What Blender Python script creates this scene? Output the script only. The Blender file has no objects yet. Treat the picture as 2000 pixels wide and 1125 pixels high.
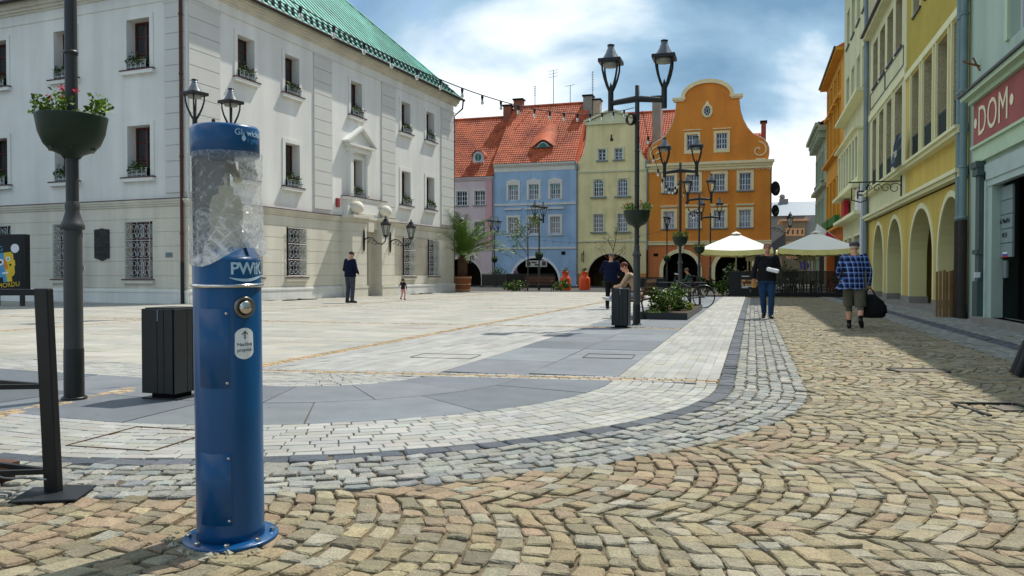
import bpy, math, random
import numpy as np
from mathutils import Matrix, Vector, noise
random.seed(7)
PI = math.pi
scn = bpy.context.scene
COL = scn.collection

# ------------------------------------------------------------------ camera, sky, sun, exposure
FPX, CAMH = 1540.0, 1.05                      # focal length in photo pixels (2000 wide), eye height in metres
YAW = math.atan(470 / FPX)                    # the camera looks left of the street's direction (+Y)
PITCH = math.atan(26.5 / FPX)                 # and a little down
cam_d = bpy.data.cameras.new('camera')
cam_d.sensor_width = 36.0
cam_d.lens = 36.0 * FPX / 2000.0
cam_d.clip_start = 0.05
cam_d.clip_end = 3000
cam = bpy.data.objects.new('camera', cam_d)
COL.objects.link(cam)
cam.location = (0, 0, CAMH)
cam.rotation_euler = (PI / 2 - PITCH, 0, YAW)
scn.camera = cam

SUN_EL = math.radians(57)
SUN_AZ = math.radians(24)                     # from +Y towards +X
sun_d = bpy.data.lights.new('sun', 'SUN')
sun_d.energy = 4.0
sun_d.angle = math.radians(0.6)
sun_d.color = (1.0, 0.95, 0.86)
sun = bpy.data.objects.new('sun', sun_d)
COL.objects.link(sun)
sdir = Vector((math.sin(SUN_AZ) * math.cos(SUN_EL), math.cos(SUN_AZ) * math.cos(SUN_EL), math.sin(SUN_EL)))
sun.rotation_euler = sdir.to_track_quat('Z', 'Y').to_euler()
sun.location = (20, 40, 60)

wld = bpy.data.worlds.new('World')
scn.world = wld
wld.use_nodes = True
nt = wld.node_tree
nt.nodes.clear()
def N(tree, typ, **kw):
    n = tree.nodes.new(typ)
    for k, v in kw.items():
        setattr(n, k, v)
    return n
def L(tree, a, b):
    tree.links.new(a, b)
w_out = N(nt, 'ShaderNodeOutputWorld')
w_bg = N(nt, 'ShaderNodeBackground')
w_bg.inputs['Strength'].default_value = 0.13
sky = N(nt, 'ShaderNodeTexSky', sky_type='NISHITA', sun_disc=False)
sky.sun_elevation = SUN_EL
sky.sun_rotation = SUN_AZ
sky.air_density = 1.0
sky.dust_density = 0.6
sky.ozone_density = 2.0
tc = N(nt, 'ShaderNodeTexCoord')
sep = N(nt, 'ShaderNodeSeparateXYZ')
L(nt, tc.outputs['Generated'], sep.inputs[0])
zc = N(nt, 'ShaderNodeMath', operation='MAXIMUM'); zc.inputs[1].default_value = 0.0
L(nt, sep.outputs['Z'], zc.inputs[0])
za = N(nt, 'ShaderNodeMath', operation='ADD'); za.inputs[1].default_value = 0.42
L(nt, zc.outputs[0], za.inputs[0])
dx = N(nt, 'ShaderNodeMath', operation='DIVIDE'); L(nt, sep.outputs['X'], dx.inputs[0]); L(nt, za.outputs[0], dx.inputs[1])
dy = N(nt, 'ShaderNodeMath', operation='DIVIDE'); L(nt, sep.outputs['Y'], dy.inputs[0]); L(nt, za.outputs[0], dy.inputs[1])
cmb = N(nt, 'ShaderNodeCombineXYZ'); L(nt, dx.outputs[0], cmb.inputs[0]); L(nt, dy.outputs[0], cmb.inputs[1])
cmb.inputs[2].default_value = 3.7
def wnoise(scale, detail, rough, off, dist=0.0):
    mp = N(nt, 'ShaderNodeMapping'); mp.inputs['Location'].default_value = off
    L(nt, cmb.outputs[0], mp.inputs['Vector'])
    n = N(nt, 'ShaderNodeTexNoise'); n.inputs['Scale'].default_value = scale; n.inputs['Detail'].default_value = detail
    n.inputs['Roughness'].default_value = rough; n.inputs['Distortion'].default_value = dist
    L(nt, mp.outputs[0], n.inputs['Vector'])
    return n.outputs[0]
def wramp(src, stops):
    r = N(nt, 'ShaderNodeValToRGB')
    while len(r.color_ramp.elements) < len(stops): r.color_ramp.elements.new(0.5)
    for e, (p, c) in zip(r.color_ramp.elements, stops):
        e.position = p; e.color = c
    L(nt, src, r.inputs[0])
    return r.outputs[0]
g = lambda v: (v, v, v, 1)
cover = wramp(wnoise(1.5, 9, 0.52, (2.95, 1.0, 0.0), 0.25), [(0.40, g(0.0)), (0.51, g(1))])
body = wramp(wnoise(1.25, 8, 0.5, (8.3, 0.18, 1.0), 0.3), [(0.41, (1.3, 2.35, 3.5, 1)), (0.49, (2.5, 3.8, 5.0, 1)), (0.55, (6.0, 6.7, 7.2, 1)), (0.63, (8.7, 8.7, 8.6, 1))])
mixc = N(nt, 'ShaderNodeMix', data_type='RGBA')
L(nt, cover, mixc.inputs[0]); L(nt, sky.outputs[0], mixc.inputs[6]); L(nt, body, mixc.inputs[7])
L(nt, mixc.outputs[2], w_bg.inputs['Color']); L(nt, w_bg.outputs[0], w_out.inputs[0])

scn.view_settings.view_transform = 'Standard'
scn.view_settings.look = 'None'
scn.view_settings.exposure = 0.3
scn.view_settings.gamma = 1.0
scn.view_settings.use_curve_mapping = False
scn.render.resolution_x = 1024
scn.render.resolution_y = 576

# ------------------------------------------------------------------ helpers: materials
def S(r, gg, b):
    f = lambda v: (v / 255 / 12.92) if v <= 10 else ((v / 255 + 0.055) / 1.055) ** 2.4
    return (f(r), f(gg), f(b))
MATS = {}
def mat(name, col, rough=0.75, metal=0.0, var=0.12, scale=2.0, bump=0.0, bscale=40.0, spec=0.35, fine=0.06, fscale=60.0,
        attr=None, spots=0.0, emit=None, coat=0.0, streak=0.0, rand=0.0, trans=0.0, alt=None, altw=(0.5, 0.62)):
    """Principled material with two scales of procedural colour variation and a fine relief."""
    if name in MATS: return MATS[name]
    m = bpy.data.materials.new(name); m.use_nodes = True
    t = m.node_tree; b = t.nodes['Principled BSDF']
    b.inputs['Roughness'].default_value = rough; b.inputs['Metallic'].default_value = metal
    b.inputs['Specular IOR Level'].default_value = spec
    if coat: b.inputs['Coat Weight'].default_value = coat; b.inputs['Coat Roughness'].default_value = 0.12
    if trans: b.inputs['Transmission Weight'].default_value = trans
    tcn = N(t, 'ShaderNodeTexCoord')
    base = None
    if attr:
        at = N(t, 'ShaderNodeAttribute'); at.attribute_name = attr; base = at.outputs['Color']
    else:
        rgb = N(t, 'ShaderNodeRGB'); rgb.outputs[0].default_value = (*col, 1); base = rgb.outputs[0]
    def noise_(sc, det, stretch=None):
        n = N(t, 'ShaderNodeTexNoise'); n.inputs['Scale'].default_value = sc; n.inputs['Detail'].default_value = det
        n.inputs['Roughness'].default_value = 0.6
        src = tcn.outputs['Object']
        if stretch:
            mp = N(t, 'ShaderNodeMapping'); mp.inputs['Scale'].default_value = stretch
            L(t, src, mp.inputs[0]); src = mp.outputs[0]
        L(t, src, n.inputs['Vector'])
        return n.outputs[0]
    def mult(cin, fac_src, lo, hi, amount):
        mr = N(t, 'ShaderNodeMapRange'); mr.inputs['From Min'].default_value = lo; mr.inputs['From Max'].default_value = hi
        mr.inputs['To Min'].default_value = 1 - amount; mr.inputs['To Max'].default_value = 1 + amount * 0.6
        L(t, fac_src, mr.inputs[0])
        mx = N(t, 'ShaderNodeMix', data_type='RGBA', blend_type='MULTIPLY'); mx.inputs[0].default_value = 1
        L(t, cin, mx.inputs[6]); L(t, mr.outputs[0], mx.inputs[7])
        return mx.outputs[2]
    if alt:
        rr = N(t, 'ShaderNodeMapRange'); rr.inputs['From Min'].default_value = altw[0]; rr.inputs['From Max'].default_value = altw[1]
        L(t, noise_(scale * 0.8, 6), rr.inputs[0])
        mx = N(t, 'ShaderNodeMix', data_type='RGBA'); L(t, rr.outputs[0], mx.inputs[0]); L(t, base, mx.inputs[6])
        mx.inputs[7].default_value = (*alt, 1); base = mx.outputs[2]
    if var: base = mult(base, noise_(scale, 5), 0.3, 0.7, var)
    if streak: base = mult(base, noise_(1.0, 4, (1.1, 1.1, 0.10)), 0.35, 0.65, streak)
    if fine: base = mult(base, noise_(fscale, 3), 0.3, 0.7, fine)
    if spots:
        vo = N(t, 'ShaderNodeTexVoronoi'); vo.inputs['Scale'].default_value = 2.3; L(t, tcn.outputs['Object'], vo.inputs['Vector'])
        base = mult(base, vo.outputs['Distance'], 0.035, 0.06, spots); base = mult(base, noise_(.7, 6), .36, .64, spots * .6)
    if rand:
        oi = N(t, 'ShaderNodeObjectInfo'); base = mult(base, oi.outputs['Random'], 0, 1, rand)
    L(t, base, b.inputs['Base Color'])
    if emit:
        b.inputs['Emission Color'].default_value = (*emit[:3], 1); b.inputs['Emission Strength'].default_value = emit[3]
    if bump:
        bp = N(t, 'ShaderNodeBump'); bp.inputs['Strength'].default_value = 1.0; bp.inputs['Distance'].default_value = bump
        L(t, noise_(bscale, 4), bp.inputs['Height']); L(t, bp.outputs[0], b.inputs['Normal'])
    MATS[name] = m
    return m

# ------------------------------------------------------------------ helpers: meshes
class MB:
    """Collects shapes and links them as one mesh object."""
    def __init__(s, M=None):
        s.v = []; s.f = []; s.mi = []; s.sm = []; s.M = M
    def add(s, vs, fs, mi=0, smooth=False):
        o = len(s.v)
        if s.M is not None: s.v += [tuple(s.M @ Vector(p)) for p in vs]
        else: s.v += [tuple(p) for p in vs]
        for f in fs:
            s.f.append(tuple(i + o for i in f)); s.mi.append(mi); s.sm.append(smooth)
        return s
    def box(s, x0, x1, y0, y1, z0, z1, mi=0):
        return s.add([(x0, y0, z0), (x1, y0, z0), (x1, y1, z0), (x0, y1, z0), (x0, y0, z1), (x1, y0, z1), (x1, y1, z1), (x0, y1, z1)],
                     [(0, 3, 2, 1), (4, 5, 6, 7), (0, 1, 5, 4), (1, 2, 6, 5), (2, 3, 7, 6), (3, 0, 4, 7)], mi)
    def quad(s, a, b, c, d, mi=0):
        return s.add([a, b, c, d], [(0, 1, 2, 3)], mi)
    def tube(s, pts, r, n=8, mi=0, caps=True, smooth=True, up=None):
        pts = [Vector(p) for p in pts]; k = len(pts)
        rs = r if isinstance(r, (list, tuple)) else [r] * k
        vs = []; fs = []; prev = None
        for i, p in enumerate(pts):
            d = (pts[min(i + 1, k - 1)] - pts[max(i - 1, 0)])
            if d.length < 1e-9: d = Vector((0, 0, 1))
            d.normalize()
            if prev is None:
                a = d.orthogonal().normalized() if up is None else (Vector(up) - d * Vector(up).dot(d)).normalized()
            else:
                a = (prev - d * prev.dot(d))
                a = a.normalized() if a.length > 1e-6 else d.orthogonal().normalized()
            prev = a; b = d.cross(a)
            for j in range(n):
                t = 2 * PI * (j + 0.5) / n
                vs.append(p + (a * math.cos(t) + b * math.sin(t)) * rs[i])
        for i in range(k - 1):
            for j in range(n):
                fs.append((i * n + j, i * n + (j + 1) % n, (i + 1) * n + (j + 1) % n, (i + 1) * n + j))
        s.add(vs, fs, mi, smooth)
        if caps:
            s.add(vs[:n][::-1], [tuple(range(n))], mi); s.add(vs[-n:], [tuple(range(n))], mi)
        return s
    def lathe(s, prof, c=(0, 0, 0), n=20, mi=0, smooth=True, sx=1.0, sy=1.0, a0=0.0, a1=2 * PI):
        full = abs(a1 - a0 - 2 * PI) < 1e-6
        m = n if full else n + 1
        vs = []; fs = []
        for r, z in prof:
            for j in range(m):
                t = a0 + (a1 - a0) * j / n
                vs.append((c[0] + r * math.cos(t) * sx, c[1] + r * math.sin(t) * sy, c[2] + z))
        for i in range(len(prof) - 1):
            for j in range(n):
                j2 = (j + 1) % m
                fs.append((i * m + j, i * m + j2, (i + 1) * m + j2, (i + 1) * m + j))
        return s.add(vs, fs, mi, smooth)
    def prism(s, poly, y0, y1, mi=0, smooth=False):
        """poly in the x-z plane (counter-clockwise seen from -y), extruded from y0 to y1."""
        n = len(poly)
        vs = [(x, y0, z) for x, z in poly] + [(x, y1, z) for x, z in poly]
        fs = [tuple(range(n)), tuple(range(2 * n - 1, n - 1, -1))] + [(i, i + n, (i + 1) % n + n, (i + 1) % n) for i in range(n)]
        return s.add(vs, fs, mi, smooth)
    def sphere(s, c, r, n=14, mi=0, sz=1.0):
        m = n // 2
        return s.lathe([(r * math.sin(PI * i / m) + 1e-5, -r * sz * math.cos(PI * i / m)) for i in range(m + 1)], c, n, mi)
    def build(s, name, mats, parent=None, **props):
        me = bpy.data.meshes.new(name)
        me.from_pydata(s.v, [], s.f)
        if not isinstance(mats, (list, tuple)): mats = [mats]
        for m in mats: me.materials.append(m)
        me.polygons.foreach_set('material_index', s.mi)
        me.polygons.foreach_set('use_smooth', s.sm)
        me.update()
        return link(name, me, parent, **props)
def link(name, me, parent=None, **props):
    o = bpy.data.objects.new(name, me)
    COL.objects.link(o)
    if parent is not None: o.parent = parent
    for k, v in props.items(): o[k] = v
    return o
LABELS = {}
def thing(name, label, cat, loc=(0, 0, 0), rotz=0.0, group=None):
    o = bpy.data.objects.new(name, None); COL.objects.link(o)
    o.empty_display_size = 0.2
    o.location = loc; o.rotation_euler = (0, 0, rotz)
    o['label'] = label; o['category'] = cat
    if group: o['group'] = group
    return o
def kids(root):
    return [o for o in COL.objects if o.parent is root]
CH = {}
def dup(root, loc, rotz, label):
    """A copy of a thing with copies of its parts and sub-parts (mesh data shared)."""
    r = root.copy(); COL.objects.link(r); r.location = loc; r.rotation_euler = (0, 0, rotz); r['label'] = label
    for c in root.children:
        k = c.copy(); COL.objects.link(k); k.parent = r
        for gc in c.children:
            q = gc.copy(); COL.objects.link(q); q.parent = k
    return r
def bevel(o, w=0.01, seg=2):
    b = o.modifiers.new('bevel', 'BEVEL'); b.width = w; b.segments = seg; b.limit_method = 'ANGLE'; b.angle_limit = math.radians(40)
    return o
def frame(o, ud):
    """Facade frame: x along the wall to the viewer's right, y into the wall, z up."""
    u = Vector((ud[0], ud[1], 0)).normalized(); d = Vector((-u.y, u.x, 0))
    M = Matrix.Identity(4)
    for i in range(3):
        M[i][0] = u[i]; M[i][1] = d[i]; M[i][2] = (0, 0, 1)[i]; M[i][3] = o[i]
    return M
I4 = Matrix.Identity(4)

def ray(x, y):
    R_ = Vector((math.cos(YAW), math.sin(YAW), 0)); F0 = Vector((-math.sin(YAW), math.cos(YAW), 0)); Z_ = Vector((0, 0, 1))
    F_ = F0 * math.cos(PITCH) - Z_ * math.sin(PITCH); U_ = Z_ * math.cos(PITCH) + F0 * math.sin(PITCH)
    return F_ + R_ * ((x - 1000) / FPX) + U_ * ((562.5 - y) / FPX)
def G(x, y, z=0.0):
    """Ground point seen at a photo pixel."""
    r = ray(x, y); t = (z - CAMH) / r.z
    return Vector((0, 0, CAMH)) + r * t
def camd(x, y):
    """Depth and sideways distance of a ground point from the camera."""
    return -math.sin(YAW) * x + math.cos(YAW) * y, math.cos(YAW) * x + math.sin(YAW) * y

def wall(mb, u0, u1, z0, z1, ops=(), y=0.0, rev=0.25, mi=0, rmi=None, back=True):
    """Wall sheet with real openings; each opening (u0,u1,z0,z1[,rise]) gets reveals of depth rev; rise > 0 makes an arched head."""
    rmi = mi if rmi is None else rmi
    us = sorted({u0, u1} | {o[0] for o in ops} | {o[1] for o in ops}); us = [u for u in us if u0 <= u <= u1]
    zs = sorted({z0, z1} | {o[2] for o in ops} | {o[3] for o in ops}); zs = [z for z in zs if z0 <= z <= z1]
    for a, b in zip(us, us[1:]):
        for c, d in zip(zs, zs[1:]):
            mu, mz = (a + b) / 2, (c + d) / 2
            if any(o[0] < mu < o[1] and o[2] < mz < o[3] for o in ops): continue
            mb.quad((a, y, c), (b, y, c), (b, y, d), (a, y, d), mi)
    for o in ops:
        a, b, c, d = o[:4]; rise = o[4] if len(o) > 4 else 0
        sp = d - rise
        mb.quad((a, y, c), (a, y + rev, c), (a, y + rev, sp), (a, y, sp), rmi)
        mb.quad((b, y, sp), (b, y + rev, sp), (b, y + rev, c), (b, y, c), rmi)
        if c > z0 + 1e-4: mb.quad((a, y, c), (b, y, c), (b, y + rev, c), (a, y + rev, c), rmi)
        if rise:
            n = 16; uc = (a + b) / 2; hw = (b - a) / 2
            P = [(uc - hw * math.cos(PI * i / n), sp + rise * math.sin(PI * i / n)) for i in range(n + 1)]
            for (p, q), (p2, q2) in zip(P, P[1:]):
                mb.quad((p, y, q), (p2, y, q2), (p2, y, d), (p, y, d), mi)
                mb.quad((p, y, q), (p, y + rev, q), (p2, y + rev, q2), (p2, y, q2), rmi)
        else:
            mb.quad((a, y, d), (a, y + rev, d), (b, y + rev, d), (b, y, d), rmi)
    return mb
def arch_band(mb, u0, u1, zs, rise, w, y0, y1, mi=0, legs=0.0, n=18):
    """Raised band round an arch head (and down its jambs by legs)."""
    uc = (u0 + u1) / 2; hw = (u1 - u0) / 2
    ins = [(uc - hw * math.cos(PI * i / n), zs + rise * math.sin(PI * i / n)) for i in range(n + 1)]
    out = [(uc - (hw + w) * math.cos(PI * i / n), zs + (rise + w) * math.sin(PI * i / n)) for i in range(n + 1)]
    if legs:
        ins = [(u0, zs - legs)] + ins + [(u1, zs - legs)]; out = [(u0 - w, zs - legs)] + out + [(u1 + w, zs - legs)]
    for i in range(len(ins) - 1):
        a, b, c, d = ins[i], ins[i + 1], out[i + 1], out[i]
        mb.quad((a[0], y0, a[1]), (b[0], y0, b[1]), (c[0], y0, c[1]), (d[0], y0, d[1]), mi)
        mb.quad((d[0], y0, d[1]), (c[0], y0, c[1]), (c[0], y1, c[1]), (d[0], y1, d[1]), mi)
        mb.quad((a[0], y1, a[1]), (b[0], y1, b[1]), (b[0], y0, b[1]), (a[0], y0, a[1]), mi)
    return mb
def window(par, M, u0, u1, z0, z1, y, fm, gm, vs=(0.5,), hs=(0.66,), fw=0.055, bw=0.04, sur=None, sill=None, rise=0.0, mb2=None):
    """A casement window set at depth y: frame and glazing bars, each pane its own object, plaster surround and sill."""
    mb = MB(M); t = 0.06
    mb.box(u0, u0 + fw, y, y + t, z0, z1); mb.box(u1 - fw, u1, y, y + t, z0, z1)
    mb.box(u0 + fw, u1 - fw, y, y + t, z0, z0 + fw); mb.box(u0 + fw, u1 - fw, y, y + t, z1 - fw, z1)
    W, H = u1 - u0, z1 - z0
    ue = [u0 + fw] + [u0 + W * v for v in vs] + [u1 - fw]; ze = [z0 + fw] + [z0 + H * h for h in hs] + [z1 - fw]
    for k, v in enumerate(ue[1:-1]):
        b = bw if not (len(vs) == 1 or len(vs) == 3 and k == 1) else bw * 1.7
        mb.box(v - b / 2, v + b / 2, y - 0.006, y + t - 0.006, z0 + fw, z1 - fw)
    for h in ze[1:-1]:
        mb.box(u0 + fw, u1 - fw, y + 0.004, y + t - 0.012, h - bw / 2, h + bw / 2)
    if rise:
        n = 8; uc = (u0 + u1) / 2; hw = W / 2
        for i in range(n):
            a, b = PI * i / n, PI * (i + 1) / n
            p, q = (uc - hw * math.cos(a), z1 - rise + rise * math.sin(a)), (uc - hw * math.cos(b), z1 - rise + rise * math.sin(b))
            mb.prism([p, (p[0] * .88 + uc * .12, p[1] - fw), (q[0] * .88 + uc * .12, q[1] - fw), q], y - .002, y + t)
    w = mb.build('window', fm, par)
    for a, b in zip(ue, ue[1:]):
        for c, d in zip(ze, ze[1:]):
            MB(M).quad((a, y + 0.03, c), (b, y + 0.03, c), (b, y + 0.03, d), (a, y + 0.03, d)).build('pane', gm, w)
    if sur:
        sw, sp, sm_ = sur
        m2 = MB(M)
        m2.box(u0 - sw, u0, -sp, 0.0, z0, z1 + sw); m2.box(u1, u1 + sw, -sp, 0.0, z0, z1 + sw); m2.box(u0, u1, -sp, 0.0, z1, z1 + sw)
        m2.build('surround', sm_, w)
    if sill:
        so, st, sd, sm_ = sill
        m2 = MB(M); m2.box(u0 - so, u1 + so, -sd, min(y, 0.2), z0 - st, z0 - 0.002)
        m2.build('sill', sm_, w)
    return w
def leafcloud(mb, c, r, n, size, mi=0, seed=0, shell=0.55, clumps=0, nm=1):
    """n small folded leaves spread through an ellipsoid, gathered in clumps."""
    rnd = random.Random(seed)
    def pt():
        while True:
            p = Vector((rnd.uniform(-1, 1), rnd.uniform(-1, 1), rnd.uniform(-1, 1)))
            if shell < p.length < 1: return p
    cl = [pt() for _ in range(clumps)] if clumps else None
    for i in range(n):
        if cl:
            q = rnd.choice(cl); p = q * rnd.uniform(0.75, 1.05) + Vector((rnd.gauss(0, .16), rnd.gauss(0, .16), rnd.gauss(0, .14)))
        else: p = pt()
        o = Vector((c[0] + p.x * r[0], c[1] + p.y * r[1], c[2] + p.z * r[2]))
        leaf(mb, o, rnd, size * rnd.uniform(.6, 1.25), mi + rnd.randrange(nm), p)
def leaf(mb, o, rnd, s, mi=0, out=None):
    d = Vector((rnd.gauss(0, 1), rnd.gauss(0, 1), rnd.gauss(0, .7)))
    if out is not None: d += Vector(out) * 0.9
    d.normalize()
    a = d.orthogonal().normalized(); a.rotate(Matrix.Rotation(rnd.uniform(0, 2 * PI), 3, d)); b = d.cross(a)
    mb.add([o, o + d * s * .5 + a * s * .36 + b * s * .1, o + d * s, o + d * s * .5 - a * s * .36 + b * s * .1], [(0, 1, 2), (0, 2, 3)], mi)
def textmesh(txt, size, ext=0.002, spacing=1.0, bold=0.0, align='CENTER', shear=0.0):
    cu = bpy.data.curves.new('txt', 'FONT'); cu.body = txt; cu.size = size; cu.extrude = ext; cu.space_character = spacing
    cu.offset = bold; cu.align_x = align; cu.align_y = 'CENTER'; cu.shear = shear; cu.resolution_u = 3
    ob = bpy.data.objects.new('txt', cu); COL.objects.link(ob)
    dg = bpy.context.evaluated_depsgraph_get(); dg.update()
    me = bpy.data.meshes.new_from_object(ob.evaluated_get(dg))
    bpy.data.objects.remove(ob); bpy.data.curves.remove(cu)
    return me
def text(txt, size, M, m, parent, name='lettering', **kw):
    """Flat lettering: local x along the text, local z up, facing -y of frame M."""
    me = textmesh(txt, size, **kw)
    me.transform(M @ Matrix.Rotation(PI / 2, 4, 'X'))
    me.materials.clear(); me.materials.append(m)
    return link(name, me, parent)

# ------------------------------------------------------------------ palette
PLASTER_W = mat('plaster_white', S(226, 226, 219), 0.85, var=0.07, scale=.5, bump=.004, bscale=60, fine=.05, streak=.10)
PLASTER_PANEL = mat('plaster_grey_panel', S(206, 206, 199), 0.85, var=0.05, scale=.8, bump=.004, bscale=60, fine=.04)
PLASTER_CREAM = mat('plaster_warm', S(216, 211, 194), 0.85, var=0.06, scale=.7, bump=.004, bscale=50, fine=.05, streak=.12, alt=S(204, 198, 180), altw=(.5, .8))
STONE_TRIM = mat('trim_stone', S(222, 216, 198), 0.8, var=.06, bump=.003)
WOOD_RED = mat('window_wood_redbrown', S(86, 34, 24), 0.5, var=.2, scale=6)
GLASS = mat('window_glass_dark', (0.018, 0.021, 0.026), 0.04, var=0.3, scale=.9, spec=.9, fine=0, rand=.4)
GLASS_CURT = mat('window_glass_curtained', (0.16, 0.17, 0.20), 0.06, var=0.75, scale=1.3, spec=.9, fine=0, rand=.6)
WHITE_PAINT = mat('white_window_paint', S(214, 216, 222), 0.55, var=.06)
IRON_W = mat('grille_pale_iron', S(198, 204, 204), 0.6, var=.1)
DARK_METAL = mat('dark_painted_steel', (0.022, 0.025, 0.027), 0.42, var=.25, scale=3, spec=.4, fine=.12)
POST_GREY = mat('post_grey_paint', S(62, 64, 64), 0.5, var=.15, scale=2, spec=.4, fine=.1)
BLACK = mat('black_paint', (0.010, 0.010, 0.011), 0.45, var=.2, spec=.35)
BLACK_MATT = mat('black_matt', (0.008, 0.008, 0.009), 0.85, var=.2, spec=.2)
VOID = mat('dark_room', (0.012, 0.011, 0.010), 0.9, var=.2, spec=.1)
COPPER = mat('verdigris_copper', S(92, 168, 148), 0.55, var=.18, scale=.6, fine=.05, streak=.18, alt=S(118, 190, 172))
TILE = mat('roof_tile_clay', S(192, 96, 58), 0.75, var=.35, scale=.6, fine=.4, fscale=5, bump=.004, bscale=30, alt=S(160, 72, 44))
ZINC = mat('zinc', S(120, 132, 136), 0.45, metal=.35, var=.2, scale=1.5)
BROWN_PIPE = mat('brown_pipe', S(82, 44, 38), 0.5, var=.15)
CONCRETE = mat('grey_render', S(138, 134, 126), 0.9, var=.15, bump=.006)
PINK_W = mat('pink_plaster', S(214, 190, 194), 0.85, var=.06, scale=.5, streak=.08, bump=.003)
ROSE_W = mat('rose_plaster', S(208, 158, 166), 0.85, var=.06, scale=.5, bump=.003)
BLUE_W = mat('blue_plaster', S(158, 183, 212), 0.85, var=.08, scale=.5, streak=.12, bump=.003, alt=S(146, 172, 202))
CREAMT = mat('blue_house_trim', S(216, 208, 200), 0.85, var=.08)
YEL_W = mat('pale_yellow_plaster', S(234, 216, 164), 0.85, var=.08, scale=.5, streak=.14, bump=.003, alt=S(222, 204, 152))
YEL_T = mat('pale_yellow_trim', S(212, 208, 172), 0.85, var=.1)
OCH = mat('ochre_plinth', S(196, 134, 82), 0.85, var=.12)
ORA_W = mat('orange_plaster', S(220, 138, 54), 0.85, var=.08, scale=.4, streak=.1, bump=.003, alt=S(212, 128, 50))
ORA_L = mat('orange_plaster_low', S(196, 116, 64), 0.85, var=.12, scale=.4, streak=.1, bump=.003)
ORA_T = mat('cream_trim', S(232, 216, 170), 0.85, var=.1, scale=2)
GOLD_W = mat('golden_plaster', S(206, 180, 90), 0.88, var=.1, scale=.5, streak=.14, bump=.004)
OLIVE_W = mat('olive_roughcast', S(180, 162, 72), 0.95, var=.12, scale=.8, bump=.008, bscale=40, fine=.2, fscale=45)
CRM_W = mat('cream_plaster', S(210, 208, 168), 0.88, var=.08, scale=.5, streak=.1, bump=.004)
ARCH_IN = mat('arcade_pale_yellow', S(212, 206, 148), 0.85, var=.06, scale=.6)
TRIM_Y = mat('pale_lemon_trim', S(224, 222, 178), 0.85, var=.06)
TERRAZZO = mat('speckled_jamb', S(176, 166, 132), 0.9, var=.1, fine=.45, fscale=30)
MINT = mat('mint_plaster', S(168, 188, 174), 0.85, var=.08, scale=.6, streak=.1, bump=.003)
MINT_T = mat('mint_trim', S(184, 206, 176), 0.8, var=.08)
SIGN_RED = mat('sign_red', S(158, 84, 80), 0.7, var=.15, scale=1.5)
LETTER = mat('letter_cream', S(232, 224, 190), 0.7, var=.08)
WHITE = mat('white_print', S(236, 238, 240), 0.5, var=.04)
LEAF = mat('leaf_green', S(74, 104, 36), 0.55, var=.35, scale=5, spec=.3)
LEAF_L = mat('leaf_light', S(124, 150, 46), 0.55, var=.3, scale=5, spec=.3)
LEAF_D = mat('leaf_dark', S(40, 62, 26), 0.6, var=.3, scale=5, spec=.3)
LEAF_Y = mat('leaf_yellow', S(186, 182, 40), 0.6, var=.25, scale=5)
FLOWER = mat('flower_red', S(214, 44, 78), 0.6, var=.2, scale=8)
BARK = mat('bark', S(92, 80, 62), 0.9, var=.3, scale=8, bump=.01)
SOIL = mat('soil', S(74, 58, 44), 0.95, var=.3, scale=6, bump=.02)
BOWLG = mat('green_bowl', S(28, 46, 30), 0.5, var=.25, scale=4)
WOOD = mat('tub_wood', S(150, 84, 40), 0.6, var=.25, scale=3)
WOOD_D = mat('deck_wood', S(92, 60, 40), 0.65, var=.25, scale=3)
CANVAS = mat('parasol_canvas', S(244, 243, 234), 0.85, var=.03, scale=2)
SKIN = mat('skin', S(206, 152, 124), 0.55, var=.08, scale=9)

# ------------------------------------------------------------------ ground and paving
bed = MB()
SAND = mat('joint_sand', S(112, 100, 78), 0.95, var=.3, scale=1.3, fine=.35, fscale=70, bump=.01, bscale=60)
GREYG = mat('far_paving', S(150, 146, 138), 0.85, var=.15, scale=.6, fine=.15, fscale=8)
gs = MB(); gs.quad((-400, -60, -0.06), (400, -60, -0.06), (400, 500, -0.06), (-400, 500, -0.06))
gs.build('ground', GREYG, kind='structure')
def sandh(x, y):
    n = noise.noise(Vector((x * 1.1, y * 1.1, 0))) + .5 * noise.noise(Vector((x * 3.3, y * 3.3, 4)))
    return -0.012 + 0.009 * max(-1, min(1, n)) + min(0.004, max(0, (x - .2) * .003))
nx, ny = 150, 230
x0, y0, dxx = -6.4, .6, 0.076
vs = []; fs = []
for j in range(ny):
    for i in range(nx):
        x, y = x0 + i * dxx, y0 + j * dxx * (1 + j * .006)
        vs.append((x, y, sandh(x, y)))
for j in range(ny - 1):
    for i in range(nx - 1):
        a = j * nx + i; fs.append((a, a + 1, a + nx + 1, a + nx))
bed.add(vs, fs, 0, True)
STREET = bed.build('cobbled_street', SAND, kind='structure')
pbed = MB(); BEDG = mat('paving_bed', S(66, 64, 60), 0.95, var=.2)
pbed.quad((-60, 1, -0.034), (-.35, 1, -0.034), (-.35, 72, -0.034), (-60, 72, -0.034))
PLAZA = pbed.build('plaza', BEDG, kind='structure')

STONE = mat('sett_stone', (0.5, 0.5, 0.5), 0.78, attr='tint', var=.22, scale=16, fine=.4, fscale=130, bump=.008, bscale=60, spec=.3)
SLABM = mat('slab_stone', (0.5, 0.5, 0.5), 0.66, attr='tint', spots=.2, var=.14, scale=3, fine=.12, fscale=90, bump=.0012, bscale=90, spec=.35)

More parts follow.
